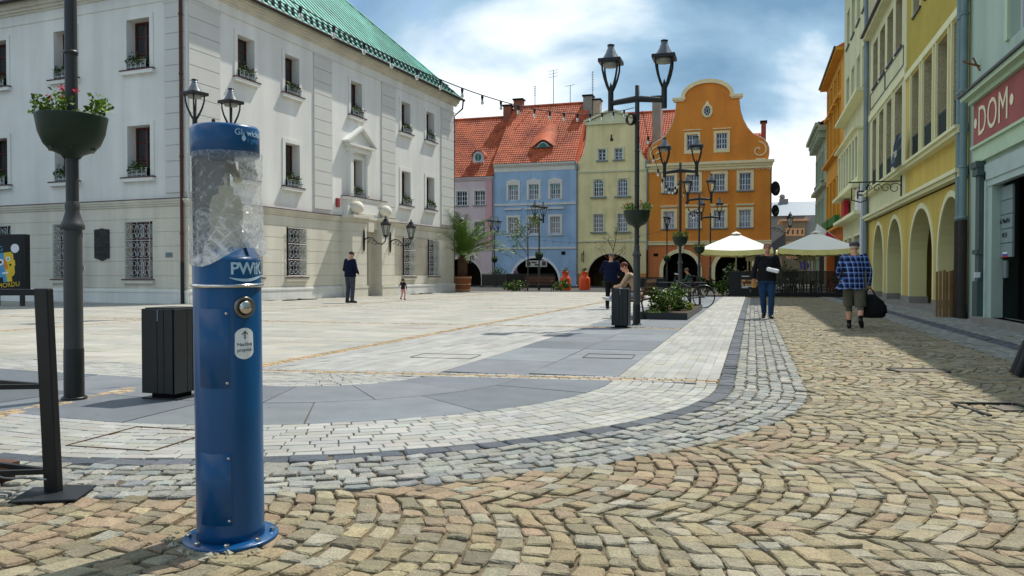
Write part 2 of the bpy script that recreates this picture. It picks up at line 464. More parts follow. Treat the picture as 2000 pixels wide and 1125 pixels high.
KX, KR = -0.315, 4.08
KC = (KX - KR, 7.6); PHE = math.radians(94.87)
def K(s, t):
    """Paving frame along the kerb: s metres along it (0 where the bend starts), t metres towards the plaza."""
    if s <= 0: return (KX - t, KC[1] - s)
    if s <= KR * PHE:
        p = s / KR; r = KR - t
        return (KC[0] + r * math.cos(p), KC[1] - r * math.sin(p))
    e = (KC[0] + KR * math.cos(PHE), KC[1] - KR * math.sin(PHE)); q = s - KR * PHE
    d = (-math.sin(PHE), -math.cos(PHE)); n = (-math.cos(PHE), math.sin(PHE))
    return (e[0] + d[0] * q + n[0] * t, e[1] + d[1] * q + n[1] * t)
def inview(x, y, m=1.1, far=80):
    d, l = camd(x, y)
    return 1.3 < d < far and abs(l) < .65 * d + m
class Stones:
    """Setts, pavers and slabs: each with its own chamfered edge, height and tint; the largest in view become objects."""
    def __init__(s): s.items = []
    def put(s, quad, tint, gap, bev, top, rough=0.0, thick=.05, det=0, tilt=0.0):
        s.items.append((quad, tint, gap, bev, top, rough, thick, det, tilt))
    def mesh(s, it, rnd):
        quad, tint, gap, bev, top, rough, thick, det, tilt = it
        c = (sum(p[0] for p in quad) / 4, sum(p[1] for p in quad) / 4)
        pts = []
        for i in range(4):
            p, q = quad[i], quad[(i + 1) % 4]
            pts.append((p, True))
            if det: pts.append((((p[0] + q[0]) / 2, (p[1] + q[1]) / 2), False))
        ring = []
        for (p, corner) in pts:
            dx_, dy_ = p[0] - c[0], p[1] - c[1]; l = math.hypot(dx_, dy_) + 1e-9
            k = gap * (1.25 if corner else .8)
            if det and corner: k += rough * .5
            f_ = max(.3, 1 - k / l)
            ring.append((c[0] + dx_ * f_ + rnd.gauss(0, rough * .6), c[1] + dy_ * f_ + rnd.gauss(0, rough * .6)))
        tx, ty = rnd.gauss(0, tilt), rnd.gauss(0, tilt)
        zf = lambda p: top + (p[0] - c[0]) * tx + (p[1] - c[1]) * ty
        n = len(ring); vs = []
        for p in ring: vs.append((p[0], p[1], top - thick))
        for p in ring: vs.append((p[0], p[1], zf(p) - bev * 1.1 + rnd.gauss(0, rough * .25)))
        inn = []
        for p in ring:
            dx_, dy_ = c[0] - p[0], c[1] - p[1]; l = math.hypot(dx_, dy_) + 1e-9; f_ = min(.6, bev * 1.5 / l)
            inn.append((p[0] + dx_ * f_, p[1] + dy_ * f_))
        for p in inn: vs.append((p[0], p[1], zf(p) + rnd.gauss(0, rough * .2)))
        fs = [(i, (i + 1) % n, n + (i + 1) % n, n + i) for i in range(n)]
        fs += [(n + i, n + (i + 1) % n, 2 * n + (i + 1) % n, 2 * n + i) for i in range(n)]
        if det:
            vs.append((c[0], c[1], top + bev * .25 + rnd.gauss(0, rough * .2)))
            fs += [(2 * n + i, 2 * n + (i + 1) % n, 3 * n) for i in range(n)]
        else: fs.append(tuple(range(2 * n, 3 * n)))
        return vs, fs, tint
    def build(s, name, stuffname, parent, m, nobj=300, seed=1, smooth=False):
        rnd = random.Random(seed)
        def show(it):
            c = (sum(p[0] for p in it[0]) / 4, sum(p[1] for p in it[0]) / 4); d, l = camd(*c)
            q = it[0]; ar = abs((q[2][0] - q[0][0]) * (q[3][1] - q[1][1]) - (q[2][1] - q[0][1]) * (q[3][0] - q[1][0])) / 2
            vis = d > 2.6 and abs(l) < .66 * d
            return -(ar / max(d, .5) ** 3) * (1 if vis else .001)
        s.items.sort(key=show)
        def mk(nm, lst, **props):
            V = []; F = []; T = []
            for it in lst:
                vs, fs, ti = s.mesh(it, rnd); o = len(V); V += vs
                F += [tuple(i + o for i in f) for f in fs]; T += [ti] * len(vs)
            me = bpy.data.meshes.new(nm); me.from_pydata(V, [], F); me.materials.append(m)
            at = me.color_attributes.new('tint', 'FLOAT_COLOR', 'POINT')
            at.data.foreach_set('color', np.array([(*t, 1.0) for t in T], dtype=np.float32).ravel())
            if smooth: me.polygons.foreach_set('use_smooth', [True] * len(me.polygons))
            link(nm, me, parent, **props)
        for it in s.items[:nobj]: mk(name, [it])
        if len(s.items) > nobj: mk(stuffname, s.items[nobj:], kind='stuff')
R0 = random.Random(11)
def tv(c, v=.12, h=.03, r=R0):
    k = 1 + r.gauss(0, v)
    return tuple(max(.01, min(.85, x * k * (1 + r.gauss(0, h)))) for x in c)
YL = ((-.31, 7.98), (-5.34, 7.42))                 # the yellow row that crosses the paving
def abovey(x, y): return y - (YL[0][1] + (x - YL[0][0]) * (YL[1][1] - YL[0][1]) / (YL[1][0] - YL[0][0]))
# --- yellow setts of the street, laid in segmental arcs
TAN = [S(148, 137, 109), S(152, 140, 110), S(140, 131, 106), S(147, 133, 104), S(142, 135, 114), S(156, 146, 119), S(134, 125, 101), S(152, 145, 125), S(129, 121, 100)]
TANO = [S(150, 131, 107), S(146, 127, 102), S(140, 124, 102)]
GRY = [S(146, 147, 141), S(134, 137, 134), S(154, 153, 143), S(140, 139, 130)]
DRK = [S(90, 95, 102), S(80, 86, 93), S(98, 102, 108)]
LGT = [S(150, 151, 146), S(145, 145, 141), S(156, 155, 148), S(148, 146, 137)]
def kdist(x, y):
    """Signed distance outside the kerb line (street side positive)."""
    if y >= KC[1]: return x - KX
    if x >= KC[0] - .35: return math.hypot(x - KC[0], y - KC[1]) - KR
    e = K(KR * PHE, 0); n = (math.cos(PHE), -math.sin(PHE))
    return (x - e[0]) * n[0] + (y - e[1]) * n[1]
cob = Stones()
W_, bulge, sp = 1.5, .27, .108
for j in range(-1, 28):
    if j * W_ > 36: break
    for i in range(-90, 60):
        a0 = i * sp
        nst = 14
        ph = R0.random() * .9
        edges = [(k + ph + R0.gauss(0, .17)) / nst for k in range(-1, nst + 1)]
        edges = [0.0] + [e for e in edges if .035 < e < .965] + [1.0]
        for e0, e1 in zip(edges, edges[1:]):
            um = (e0 + e1) / 2
            ax = lambda u: bulge * (1 - (2 * u - 1) ** 2)
            cx, cy = a0 + ax(um) + sp / 2, .4 + (j + um) * W_
            if not inview(cx, cy, .9, 40) or cx > 2.98: continue
            kd = kdist(cx, cy)
            if kd < .80: continue
            q = []
            for (u, da) in ((e0, 0), (e0, sp), (e1, sp), (e1, 0)):
                sl = -(2 * u - 1) * 4 * bulge / W_
                uu = min(1, max(0, u - (da - sp / 2) * sl * .35 / W_))
                q.append((a0 + ax(uu) + da + R0.gauss(0, .0085), .4 + (j + uu) * W_ + R0.gauss(0, .006)))
            q = [q[0], q[1], q[2], q[3]][::-1]
            d, l = camd(cx, cy)
            nz = noise.noise(Vector((cx * .55, cy * .55, 3)))
            pal = TANO if R0.random() < (.10 + .35 * (kd < 1.5 and cy < 6.5)) * (nz > -.3) else TAN
            base = R0.choice(pal) if R0.random() > .03 else S(152, 147, 131)
            near = d < 9
            cob.put(q, tv(base, .09, .012), .0055 if near else .006, .0055 if near else .005, .004 + R0.gauss(0, .0028) + nz * .003,
                    .006 if near else 0.0, .05, 1 if near else 0, .028 if near else .01)
cob.build('cobble', 'cobbles', STREET, STONE, 300, 2)
# --- kerb stones and grey setts that follow the bend
kerb = Stones(); grey = Stones()
def rowband(st, t0, t1, s0, s1, ln, pals, gap, bev, top, rough, det, tilt=.01, jit=.004, keep=None, lv=.25, v=.08, far=60, thick=.05):
    s = s0 + R0.random() * ln
    tm = (t0 + t1) / 2
    while s < s1:
        k = 1 if s <= 0 or s > KR * PHE else max(.25, (KR - tm) / KR)
        e = s + ln / k * R0.uniform(1 - lv, 1 + lv)
        c = K((s + e) / 2, tm)
        if inview(c[0], c[1], 1.0, far) and (keep is None or keep(*c)):
            n = lambda: R0.gauss(0, jit)
            q = [K(s, t0), K(e, t0), K(e, t1), K(s, t1)]
            q = [(p[0] + n(), p[1] + n()) for p in q]
            if s < 0 < e: q = [K(min(s, 0), t0), K(min(e, 0) if e < .01 else e, t0), K(e, t1), K(s, t1)]
            d, _ = camd(*c)
            st.put(q, tv(R0.choice(pals), v, .015), gap, bev, top + R0.gauss(0, rough * .5 + .0006), rough if d < 10 else rough * .4, thick, det if d < 10 else 0, tilt)
        s = e
rowband(kerb, -.15, 0, -30, 9, .24, DRK, .005, .007, .002, .0035, 1, .02, .004)
kerb.build('kerb_stone', 'kerb_stones', STREET, STONE, 90, 3)
for r_ in range(6):
    t1 = -.152 - r_ * .107
    rowband(grey, t1 - .104, t1, -29, 9, .125, GRY, .0055, .0055, .004, .0052, 1, .035, .007, v=.09)
grey.build('grey_sett', 'grey_setts', STREET, STONE, 300, 4)
# --- pavement along the right-hand houses
side = Stones()
for r_ in range(19):
    xa = 2.98 + r_ * .1035
    y = 5.0
    while y < 39:
        e = y + R0.uniform(.1, .17)
        if inview(xa, y, 1.0, 40):
            side.put([(xa, y), (xa + .1, y), (xa + .1, e), (xa, e)], tv(R0.choice(DRK if r_ in (5, 6, 7) else GRY), .1, .02), .006, .009, .004 + R0.gauss(0, .003), .003, .05, 0, .02)
        y = e
side.build('pavement_sett', 'pavement_setts', STREET, STONE, 120, 5)
# --- plaza side: light planks, small pavers, dark slabs, yellow rows
light = Stones(); pav = Stones(); dark = Stones(); yel = Stones(); big = Stones(); fine_ = Stones()
def yrow(x): return YL[0][1] + (x - YL[0][0]) * (YL[1][1] - YL[0][1]) / (YL[1][0] - YL[0][0])
for r_ in range(9):
    xa = KX - .002 - r_ * .1108; xb = xa - .1108
    y = yrow(xa) + .17
    while y < 39.5:
        e = y + R0.choice((.42, .6, .78)) 
        e = min(e, 39.6)
        light.put([(xb, y), (xa, y), (xa, e), (xb, e)], tv(R0.choice(LGT), .045, .01), .0035, .003, .002 + R0.gauss(0, .0008), 0, .05, 0, .002)
        y = e
light.build('plank_slab', 'plank_slabs', PLAZA, SLABM, 300, 6)
inyel = lambda x, y: -5.47 < x < -5.29 and y > 4.3
below = lambda x, y: abovey(x, y) < -.17 and not inyel(x, y)
for r_ in range(10):
    rowband(pav, r_ * .1, r_ * .1 + .1, -.6, 9.5, .17, LGT, .0035, .004, .002, .0012, 0, .006, .001, below, .2, .05)
for sgn in (1, -1):
    x = -.33
    while x > -5.28:
        y = yrow(x) + sgn * .115
        pav.put([(x - .1, y - .048), (x, y - .048), (x, y + .048), (x - .1, y + .048)], tv(R0.choice(LGT), .05, .01), .003, .004, .002, .001, .05, 0, .004); x -= .102
r_ = 0
while 2.9 + r_ * .1 < 4.02:
    rowband(pav, 2.9 + r_ * .1, 3.0 + r_ * .1, -.6, 9.5, .17, LGT, .0035, .004, .002, .0012, 0, .006, .001, below, .2, .05); r_ += 1
x = KC[0] + .08
for r_ in range(14):                                     # small pavers left of the bend, towards the plaza
    y = yrow(-4.6) - .17 - r_ * .1
    xx = -4.42
    while xx > -5.28:
        e = xx - R0.uniform(.14, .2)
        if below((xx + e) / 2, y - .05) and math.hypot((xx + e) / 2 - KC[0], y - .05 - KC[1]) > .02 and y - .05 > 6.45 and xx < -4.45:
            pass
        xx = e
pav.build('paver', 'pavers', PLAZA, SLABM, 300, 7)
DSL = [S(104, 109, 114), S(96, 102, 107), S(110, 115, 119)]
def slab(q, top=.002): dark.put(q, tv(R0.choice(DSL), .08, .01), .007, .003, top + R0.gauss(0, .0014), 0, .05, 0, .001)
for c_ in range(2):
    xa = -1.316 - c_ * .94; xb = xa - .94
    y = yrow(xa) + .17; k = 0
    while y < 38.4:
        e = y + (1.25 if (k + c_) % 2 else 1.6)
        if y < 15.35 < e + .5: e = 15.35
        if 15.3 < y < 15.6: y = 15.62; e = 16.9
        slab([(xb, y), (xa, y), (xa, e), (xb, e)]); y = e; k += 1
for t0, t1, ds, off in ((1.0, 1.95, 1.75, -.45), (1.95, 2.9, 1.75, .35)):
    s = off - .3
    while s < 9.5:
        e = s + ds
        m_ = 3; pts0 = [K(s + (e - s) * i / m_, t0) for i in range(m_ + 1)]; pts1 = [K(s + (e - s) * i / m_, t1) for i in range(m_ + 1)]
        for i in range(m_):                              # a bent slab is cut from short straight-sided pieces, as masons do
            pass
        c = K((s + e) / 2, (t0 + t1) / 2)
        if abovey(*c) < -.25: dark.items.append((None, tv(R0.choice(DSL), .08, .01), s, e, t0, t1, 0, 0, 0))
        s = e
bent = [it for it in dark.items if it[0] is None]; dark.items = [it for it in dark.items if it[0] is not None]
dark.build('dark_slab', 'dark_slabs', PLAZA, SLABM, 300, 8)
for (_, tint, s, e, t0, t1, *_r) in bent:
    n = 10; g_ = .006
    top = .002 + R0.gauss(0, .001); V = []; F = []
    for i in range(n + 1):
        ss = s + g_ * 1.6 + (e - s - 3.2 * g_) * i / n
        for (tt, zz) in ((t0 + g_, top - .05), (t0 + g_, top - .003), (t0 + g_ + .003, top), (t1 - g_ - .003, top), (t1 - g_, top - .003), (t1 - g_, top - .05)):
            p = K(ss, tt)
            ya = yrow(p[0]) - .17
            V.append((p[0], min(p[1], ya), zz))
    for i in range(n):
        for k in range(5): F.append((i * 6 + k, i * 6 + k + 1, i * 6 + k + 7, i * 6 + k + 6))
    F += [tuple(range(6)), tuple(range(n * 6 + 5, n * 6 - 1, -1))]
    me = bpy.data.meshes.new('dark_slab'); me.from_pydata(V, [], F); me.materials.append(SLABM)
    at = me.color_attributes.new('tint', 'FLOAT_COLOR', 'POINT'); at.data.foreach_set('color', np.array([(*tint, 1.0)] * len(V), dtype=np.float32).ravel())
    link('dark_slab', me, PLAZA)
YST = [S(176, 152, 118), S(170, 144, 110), S(164, 147, 120), S(178, 160, 130)]
def ypiece(q): yel.put(q, tv(R0.choice(YST), .09, .03), .005, .008, .003 + R0.gauss(0, .003), .003, .05, 0, .02)
x = -.32
while x > -5.3:
    e = x - R0.uniform(.08, .14); ya, yb = yrow(x), yrow(e)
    ypiece([(e, yb - .062), (x, ya - .062), (x, ya + .062), (e, yb + .062)]); x = e
for xl in (-5.345, -5.452, -13.3, -13.41):
    y = 4.3
    while y < 44:
        e = y + R0.uniform(.09, .15)
        if inview(xl, y, 1, 60): ypiece([(xl - .05, y), (xl + .05, y), (xl + .05, e), (xl - .05, e)])
        y = e
for yl in (15.42, 15.53, 23.4, 31.3, 39.2):
    x = -1.33 if yl < 16 else -5.5
    while x > -18.6:
        e = x - R0.uniform(.09, .15); o = (x + 5) * .02 if x < -5.5 else 0
        if inview(x, yl, 1, 60): ypiece([(e, yl - .05 + o), (x, yl - .05 + o), (x, yl + .05 + o), (e, yl + .05 + o)])
        x = e
yel.build('yellow_sett', 'yellow_setts', PLAZA, STONE, 260, 9)
FINE = [S(152, 152, 147), S(146, 146, 141), S(156, 155, 149)]
for r_ in range(19):
    xa = -3.198 - r_ * .11; xb = xa - .11; y = yrow(xa) + .17
    while y < 44:
        e = y + R0.choice((.55, .8, 1.1))
        if e < 15.35 or y >= 15.6: fine_.put([(xb, y), (xa, y), (xa, e), (xb, e)], tv(R0.choice(FINE), .045, .01), .0035, .003, .002, 0, .05, 0, .002)
        elif y < 15.35: fine_.put([(xb, y), (xa, y), (xa, 15.35), (xb, 15.35)], tv(R0.choice(FINE), .045, .01), .0035, .003, .002, 0, .05, 0, .002); e = 15.6
        else: e = 15.6
        y = e
fine_.build('ribbed_slab', 'ribbed_slabs', PLAZA, SLABM, 300, 10)
PLZ = [S(155, 153, 142), S(149, 148, 139), S(160, 156, 146), S(154, 150, 138)]
y = 5.6
row = 0
while y < 46:
    h_ = .5
    x = -5.52 + (row % 2) * .0
    while x > -48:
        e = x - R0.uniform(.8, 1.1)
        if x == -5.52: e = x - (.5 if row % 2 else .95)
        c = ((x + e) / 2, y + h_ / 2)
        hit = any(abs(c[1] - (yl + (c[0] + 5) * .02)) < .26 for yl in (23.4, 31.3, 39.2)) or abs(c[1] - 15.47 - (c[0] + 5) * .02) < .0
        th = c[0] < -17.0 and (c[1] > 23.3 + (c[0] + 19.08) * -.085 and c[0] < -19.08 + (c[1] - 23.3) * .085)
        if inview(c[0], c[1], 1.5, 60) and not th and kdist(*c) < -4.3:
            big.put([(e, y), (x, y), (x, y + h_), (e, y + h_)], tv(R0.choice(PLZ), .04, .012), .004, .003, -.001 + R0.gauss(0, .0008), 0, .04, 0, .001)
        x = e
    y += h_; row += 1
big.build('plaza_slab', 'plaza_slabs', PLAZA, SLABM, 300, 12)
lp = Stones()
for r_ in range(22):                                     # left of the yellow row the bands run on along the side street
    rowband(lp, 2.9 + r_ * .1, 3.0 + r_ * .1, KR * PHE, 16, .2, LGT, .0035, .003, .0005, .001, 0, .004, .001, lambda x, y: x < -5.5 and kdist(x, y) > -4.4, .2, .05)
lp.build('paver', 'pavers', PLAZA, SLABM, 60, 13)

# ------------------------------------------------------------------ town hall
TA = math.radians(4.87)
TH0 = Vector((-19.08, 23.32, 0))
TH = thing('town_hall', 'white town hall with green copper roof and pedimented portal on the left', 'town hall', TH0, -TA)
ML = frame((-34.0, 0, 0), (1, 0))         # shaded end wall; u = 34 at the corner
MR = frame((0, 0, 0), (0, 1))             # sunlit long wall; u = 0 at the corner
HL = 21.3; EAVE = 11.6
GRD = PLASTER_CREAM
winR2 = [(2.55, 3.5), (5.38, 6.33), (10.25, 11.2), (15.0, 15.95), (17.78, 18.73)]
winR0 = [(2.6, 3.9), (5.45, 6.75), (15.12, 16.42), (17.95, 19.25)]
winL = [(34 - 2.8, 34 - 1.7), (34 - 6.52, 34 - 5.42), (34 - 10.2, 34 - 9.15), (34 - 13.9, 34 - 12.85)]
winL0 = [(34 - 2.95, 34 - 1.65), (34 - 6.65, 34 - 5.35), (34 - 10.35, 34 - 9.05), (34 - 14, 34 - 12.7)]
DOOR = (10.78, 11.75)
opsR = [(a, b, 8.62, 10.22) for a, b in winR2] + [(a, b, 4.76, 6.55) for a, b in winR2]
opsL = [(a, b, 8.5, 10.3) for a, b in winL] + [(a, b, 4.62, 6.45) for a, b in winL]
opsR0 = [(a, b, .95, 3.05) for a, b in winR0] + [(DOOR[0] - .0, DOOR[1], 0.0, 3.2)]
opsL0 = [(a, b, .9, 2.98) for a, b in winL0]
mw = MB(MR); wall(mw, 0, HL, 3.6, EAVE, opsR, 0, .42); mw.build('upper_wall', PLASTER_W, TH)
mw = MB(ML); wall(mw, 0, 34, 3.6, EAVE, opsL, 0, .42); mw.build('upper_wall', PLASTER_W, TH)
mw = MB(MR); wall(mw, 0, HL, 0, 3.6, opsR0, 0, .42); mw.build('ground_floor_wall', GRD, TH)
mw = MB(ML); wall(mw, 0, 34, 0, 3.6, opsL0, 0, .42); mw.build('ground_floor_wall', GRD, TH)
mw = MB(MR); mw.quad((HL, 0, 0), (HL, 16, 0), (HL, 16, EAVE), (HL, 0, EAVE)); mw.quad((HL, 16, 0), (-.0, 34, 0), (0, 34, EAVE), (HL, 16, EAVE)); mw.build('back_wall', PLASTER_W, TH)
# rooms behind the windows
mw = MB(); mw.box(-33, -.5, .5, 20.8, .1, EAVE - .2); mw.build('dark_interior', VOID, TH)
# rusticated courses of the ground floor, each course a proud strip between the openings
def courses(M, u0, u1, ops, zs, pr=.018, gap=.022, m=GRD):
    for z0, z1 in zip(zs, zs[1:]):
        cuts = sorted([(o[0] - .02, o[1] + .02) for o in ops if o[2] < z1 - .05 and o[3] > z0 + .05])
        a = u0
        for c, d in cuts + [(u1, u1)]:
            if c > a: MB(M).box(a, c, -pr, 0.01, z0 + gap / 2, z1 - gap / 2).build('stone_course', m, TH)
            a = max(a, d)
ZS = [.56, 1.0, 1.53, 2.06, 2.58, 3.06, 3.48]
courses(MR, .0, 9.42, opsR0, ZS); courses(MR, 13.2, HL, opsR0, ZS); courses(ML, 0, 34.0, opsL0, ZS)
# plinth, string cornice, eaves cornice
def band(M, u0, u1, prof, name, m):
    """Horizontal moulding: prof is a list of (z0, z1, projection)."""
    mb = MB(M)
    for z0, z1, p in prof: mb.box(u0, u1, -p, .02, z0, z1)
    return mb.build(name, m, TH)
for M, a, b in ((MR, 0, 9.4), (MR, 13.22, HL + .06), (ML, 0, 34.06)):
    band(M, a, b, [(0, .40, .07), (.40, .47, .09), (.47, .52, .05)], 'plinth', PLASTER_W)
for M, a, b in ((MR, 0.0, HL + .1), (ML, 0, 34.1)):
    band(M, a, b, [(3.50, 3.58, .05), (3.58, 3.66, .10), (3.66, 3.74, .14)], 'string_cornice', GRD)
    mb = MB(M); mb.box(a, b, -.17, .02, 3.742, 3.765); mb.build('cornice_flashing', BROWN_PIPE, TH)
    band(M, a, b + .2, [(10.78, 10.81, .02), (11.18, 11.26, .06), (11.26, 11.36, .14), (11.36, 11.48, .24), (11.48, 11.6, .30)], 'eaves_cornice', PLASTER_CREAM)
# quoin and pilaster blocks
def pilaster(M, u0, u1, z0, z1, n, name='pilaster'):
    p = MB(M); p.box(u0, u1, -.022, .01, z0, z1); p = p.build(name, PLASTER_PANEL, TH)
    h = (z1 - z0) / n
    for i in range(n):
        b = MB(M); b.box(u0 + .002, u1 - .002, -.05, -.02, z0 + i * h + .012, z0 + (i + 1) * h - .012); b.build('pilaster_block', PLASTER_PANEL, p)
    c = MB(M); c.box(u0 - .03, u1 + .03, -.07, .01, z1 - .05, z1 + .03); c.build('pilaster_cap', PLASTER_PANEL, p)
pilaster(MR, .06, 1.6, 3.95, 10.72, 12, 'corner_quoin'); pilaster(MR, 7.35, 8.7, 3.95, 10.72, 12); pilaster(MR, 13.0, 14.35, 3.95, 10.72, 12); pilaster(MR, 19.6, 21.25, 3.95, 10.72, 12)
pilaster(ML, 33.02, 33.95, 3.95, 10.72, 12, 'corner_quoin')
# windows, flower boxes, scroll grilles
def grille_mesh(w, h, cols, rows, name='grille'):
    mb = MB()
    r = .011
    for i in range(cols + 1): mb.tube([(w * i / cols, 0, 0), (w * i / cols, 0, h)], r, 4, smooth=False)
    for j in range(rows + 1): mb.tube([(-.04, 0, h * j / rows), (w + .04, 0, h * j / rows)], r, 4, smooth=False)
    cw, ch = w / cols, h / rows
    for i in range(cols):
        for j in range(rows):
            cx, cz = cw * (i + .5), ch * (j + .5)
            for sx in (-1, 1):
                for sz in (-1, 1):
                    pts = []
                    for k in range(15):
                        t = k / 14 * 2.3 * PI; rr = cw * .22 * (1 - .62 * k / 14)
                        pts.append((cx + sx * (cw * .235 - rr * math.cos(t) * 1.0), 0, cz + sz * (ch * .25 + rr * math.sin(t) * .95 - cw * .03)))
                    mb.tube(pts, .0085, 4, smooth=False, caps=False)
                mb.tube([(cx + sx * cw * .46, 0, cz - ch * .32), (cx + sx * cw * .30, 0, cz), (cx + sx * cw * .46, 0, cz + ch * .32)], .008, 4, smooth=False, caps=False)
            mb.tube([(cx, 0, cz - ch * .3), (cx, 0, cz + ch * .3)], .009, 4, smooth=False)
    me = mb.build(name, IRON_W); d = me.data; bpy.data.objects.remove(me)
    return d
GR_BIG = grille_mesh(1.2, 2.0, 2, 3, 'window_grille')
GR_BOX = grille_mesh(.92, .3, 4, 1, 'flower_box_rail')
def fol(seed, w=.88):
    mb = MB(); rnd = random.Random(seed)
    for i in range(380):
        x = rnd.uniform(-w / 2, w / 2); z = abs(rnd.gauss(0, .09)) * (1 + .6 * math.sin(x * 9 + seed)) + rnd.uniform(.1, .3)
        leaf(mb, Vector((x, rnd.uniform(-.18, .12), z + .03)), rnd, .095, rnd.randrange(2))
    for i in range(9): leafcloud(mb, (rnd.uniform(-w / 2, w / 2), rnd.uniform(-.12, 0), rnd.uniform(.3, .46)), (.025, .025, .025), 6, .035, 2, rnd.random())
    o = mb.build('foliage', [LEAF_D, LEAF, FLOWER]); d = o.data; bpy.data.objects.remove(o)
    return d
FOLS = [fol(i) for i in range(4)]
ORD = ['first', 'second', 'third', 'fourth', 'fifth']
thM = Matrix.Translation(TH0) @ Matrix.Rotation(-TA, 4, 'Z')
def flower_box(M, uc, z, label, k, rz):
    p = thM @ M @ Vector((uc, 0, z))
    t = thing('flower_box', label, 'flower box', p, rz, 'flower boxes on the town hall sills')
    g_ = link('rail', GR_BOX, t); g_.location = (-.46, -.13, .0)
    tr = MB(); tr.box(-.44, .44, -.11, .12, .005, .16); tr.build('trough', BLACK_MATT, t)
    link('foliage', FOLS[k % 4], t)
def th_window(M, a, b, z0, z1, side, rowname, idx, box=True, depth=.36):
    w = window(TH, M, a, b, z0, z1, depth, WOOD_RED, GLASS, (.5,), (.36, .7), .07, .05, (.17, .035, PLASTER_W), None)
    s = MB(M); s.box(a - .24, b + .24, -.17, .3, z0 - .07, z0 - .03); s.build('sill_flashing', BROWN_PIPE, w)
    s = MB(M); s.box(a - .22, b + .22, -.15, .2, z0 - .2, z0 - .072); s.build('sill', PLASTER_W, w)
    if box:
        flower_box(M, (a + b) / 2, z0 - .028, 'window box of geraniums on %s floor sill, %s from the corner, %s wall' % (rowname, ORD[idx], side), idx + len(rowname), -TA if side == 'shaded' else PI / 2 - TA)
for i, (a, b) in enumerate(winR2):
    th_window(MR, a, b, 8.62, 10.22, 'sunlit', 'top', i); th_window(MR, a, b, 4.76, 6.55, 'sunlit', 'middle', i)
for i, (a, b) in enumerate(winL):
    th_window(ML, a, b, 8.5, 10.3, 'shaded', 'top', i, i < 3); th_window(ML, a, b, 4.62, 6.45, 'shaded', 'middle', i, i < 3)
def low_window(M, a, b, z0, z1):
    w = window(TH, M, a, b, z0, z1, .3, WOOD_RED, GLASS, (.5,), (.36, .7), .07, .05, None, None)
    s = MB(M); s.box(a - .1, b + .1, -.13, .28, z0 - .06, z0 - .02); s.build('sill_flashing', BROWN_PIPE, w)
    s = MB(M); s.box(a - .1, b + .1, -.11, .2, z0 - .18, z0 - .062); s.build('sill', PLASTER_CREAM, w)
    g_ = link('grille', GR_BIG, w); g_.matrix_local = M @ Matrix.Translation((a + .05, -.09, z0 + .05))
for a, b in winR0: low_window(MR, a, b, .95, 3.05)
for a, b in winL0: low_window(ML, a, b, .9, 2.98)
# portal: two piers, entablature, balcony panel, pedimented window
for a, b in ((9.42, 10.62), (12.0, 13.2)):
    p = MB(MR)
    p.box(a, b, -.62, .0, .52, 3.5); p.box(a - .04, b + .04, -.68, .0, 0, .42); p.box(a - .05, b + .05, -.70, 0.0, .42, .52)
    p.box(a - .04, b + .04, -.68, 0, 3.5, 3.6); p.box(a - .09, b + .09, -.74, 0, 3.6, 3.68); p.box(a - .15, b + .15, -.82, 0, 3.68, 3.8); p.build('portal_pier', GRD, TH)
for z0, z1 in zip(ZS, ZS[1:]):
    for a, b in ((9.42, 10.62), (12.0, 13.2)): MB(MR).box(a - .012, b + .012, -.635, -.0, z0 + .011, z1 - .011).build('stone_course', GRD, TH)
p = MB(MR); p.box(10.62, 12.0, -.42, 0, 3.25, 3.8); p.box(10.55, 12.05, -.5, 0, 3.68, 3.795); p.box(11.0, 11.5, -.5, -.4, 3.1, 3.55); p.build('portal_lintel', GRD, TH)
for a, b in ((10.62, 10.80), (11.76, 12.0)): MB(MR).box(a, b, -.02, .38, 0, 3.25).build('door_jamb', GRD, TH)
d_ = MB(MR); d_.box(10.8, 11.75, .33, .4, 0, 3.2); d_ = d_.build('door', BLACK_MATT, TH)
for z0, z1 in ((.25, 1.2), (1.35, 2.6)):
    for a in (10.88, 11.32):
        q = MB(MR); q.box(a, a + .36, .315, .335, z0, z1); q.build('door_panel', BLACK_MATT, d_)
p = MB(MR); p.box(9.55, 12.85, -.30, 0, 3.8, 4.6); p.box(9.45, 12.95, -.36, 0, 4.55, 4.68); p.box(10.35, 12.05, -.33, -.3, 3.95, 4.45); p.build('balcony_panel', PLASTER_W, TH)
p = MB(MR); p.box(9.42, 12.98, -.39, 0, 4.682, 4.71); p.build('balcony_flashing', BROWN_PIPE, TH)
p = MB(MR)
for a in (9.95, 11.38): p.box(a, a + .32, -.16, 0, 4.71, 6.75); p.box(a - .03, a + .35, -.19, 0, 6.75, 6.85); p.box(a + .06, a + .26, -.175, -.16, 4.85, 6.65)
p.box(9.85, 11.8, -.2, 0, 6.85, 7.1); p.box(9.7, 11.95, -.34, 0, 7.1, 7.2)
p.build('window_aedicule', PLASTER_W, TH)
p = MB(MR)
p.prism([(9.66, 7.202), (11.99, 7.202), (10.825, 7.98)], -.12, 0)
for s in (-1, 1):
    c = 10.825; p.prism([(c + s * 1.22, 7.2), (c, 8.0), (c, 8.13), (c + s * 1.28, 7.3)][::s], -.36, .0)
p.build('pediment', PLASTER_W, TH)
# globes over the portal
for k, uc in enumerate((10.0, 12.55)):
    pos = thM @ MR @ Vector((uc, -.52, 3.8))
    t = thing('globe_finial', ['white stone ball on the left pier of the town hall portal', 'white stone ball on the right pier of the town hall portal'][k], 'stone ball', pos, 0, 'portal globes')
    MB().sphere((0, 0, .37), .31, 24).build('ball', STONE_TRIM, t)
    MB().lathe([(.001, 0), (.12, 0), (.12, .04), (.08, .07), (.001, .09)], n=16).build('foot', STONE_TRIM, t)
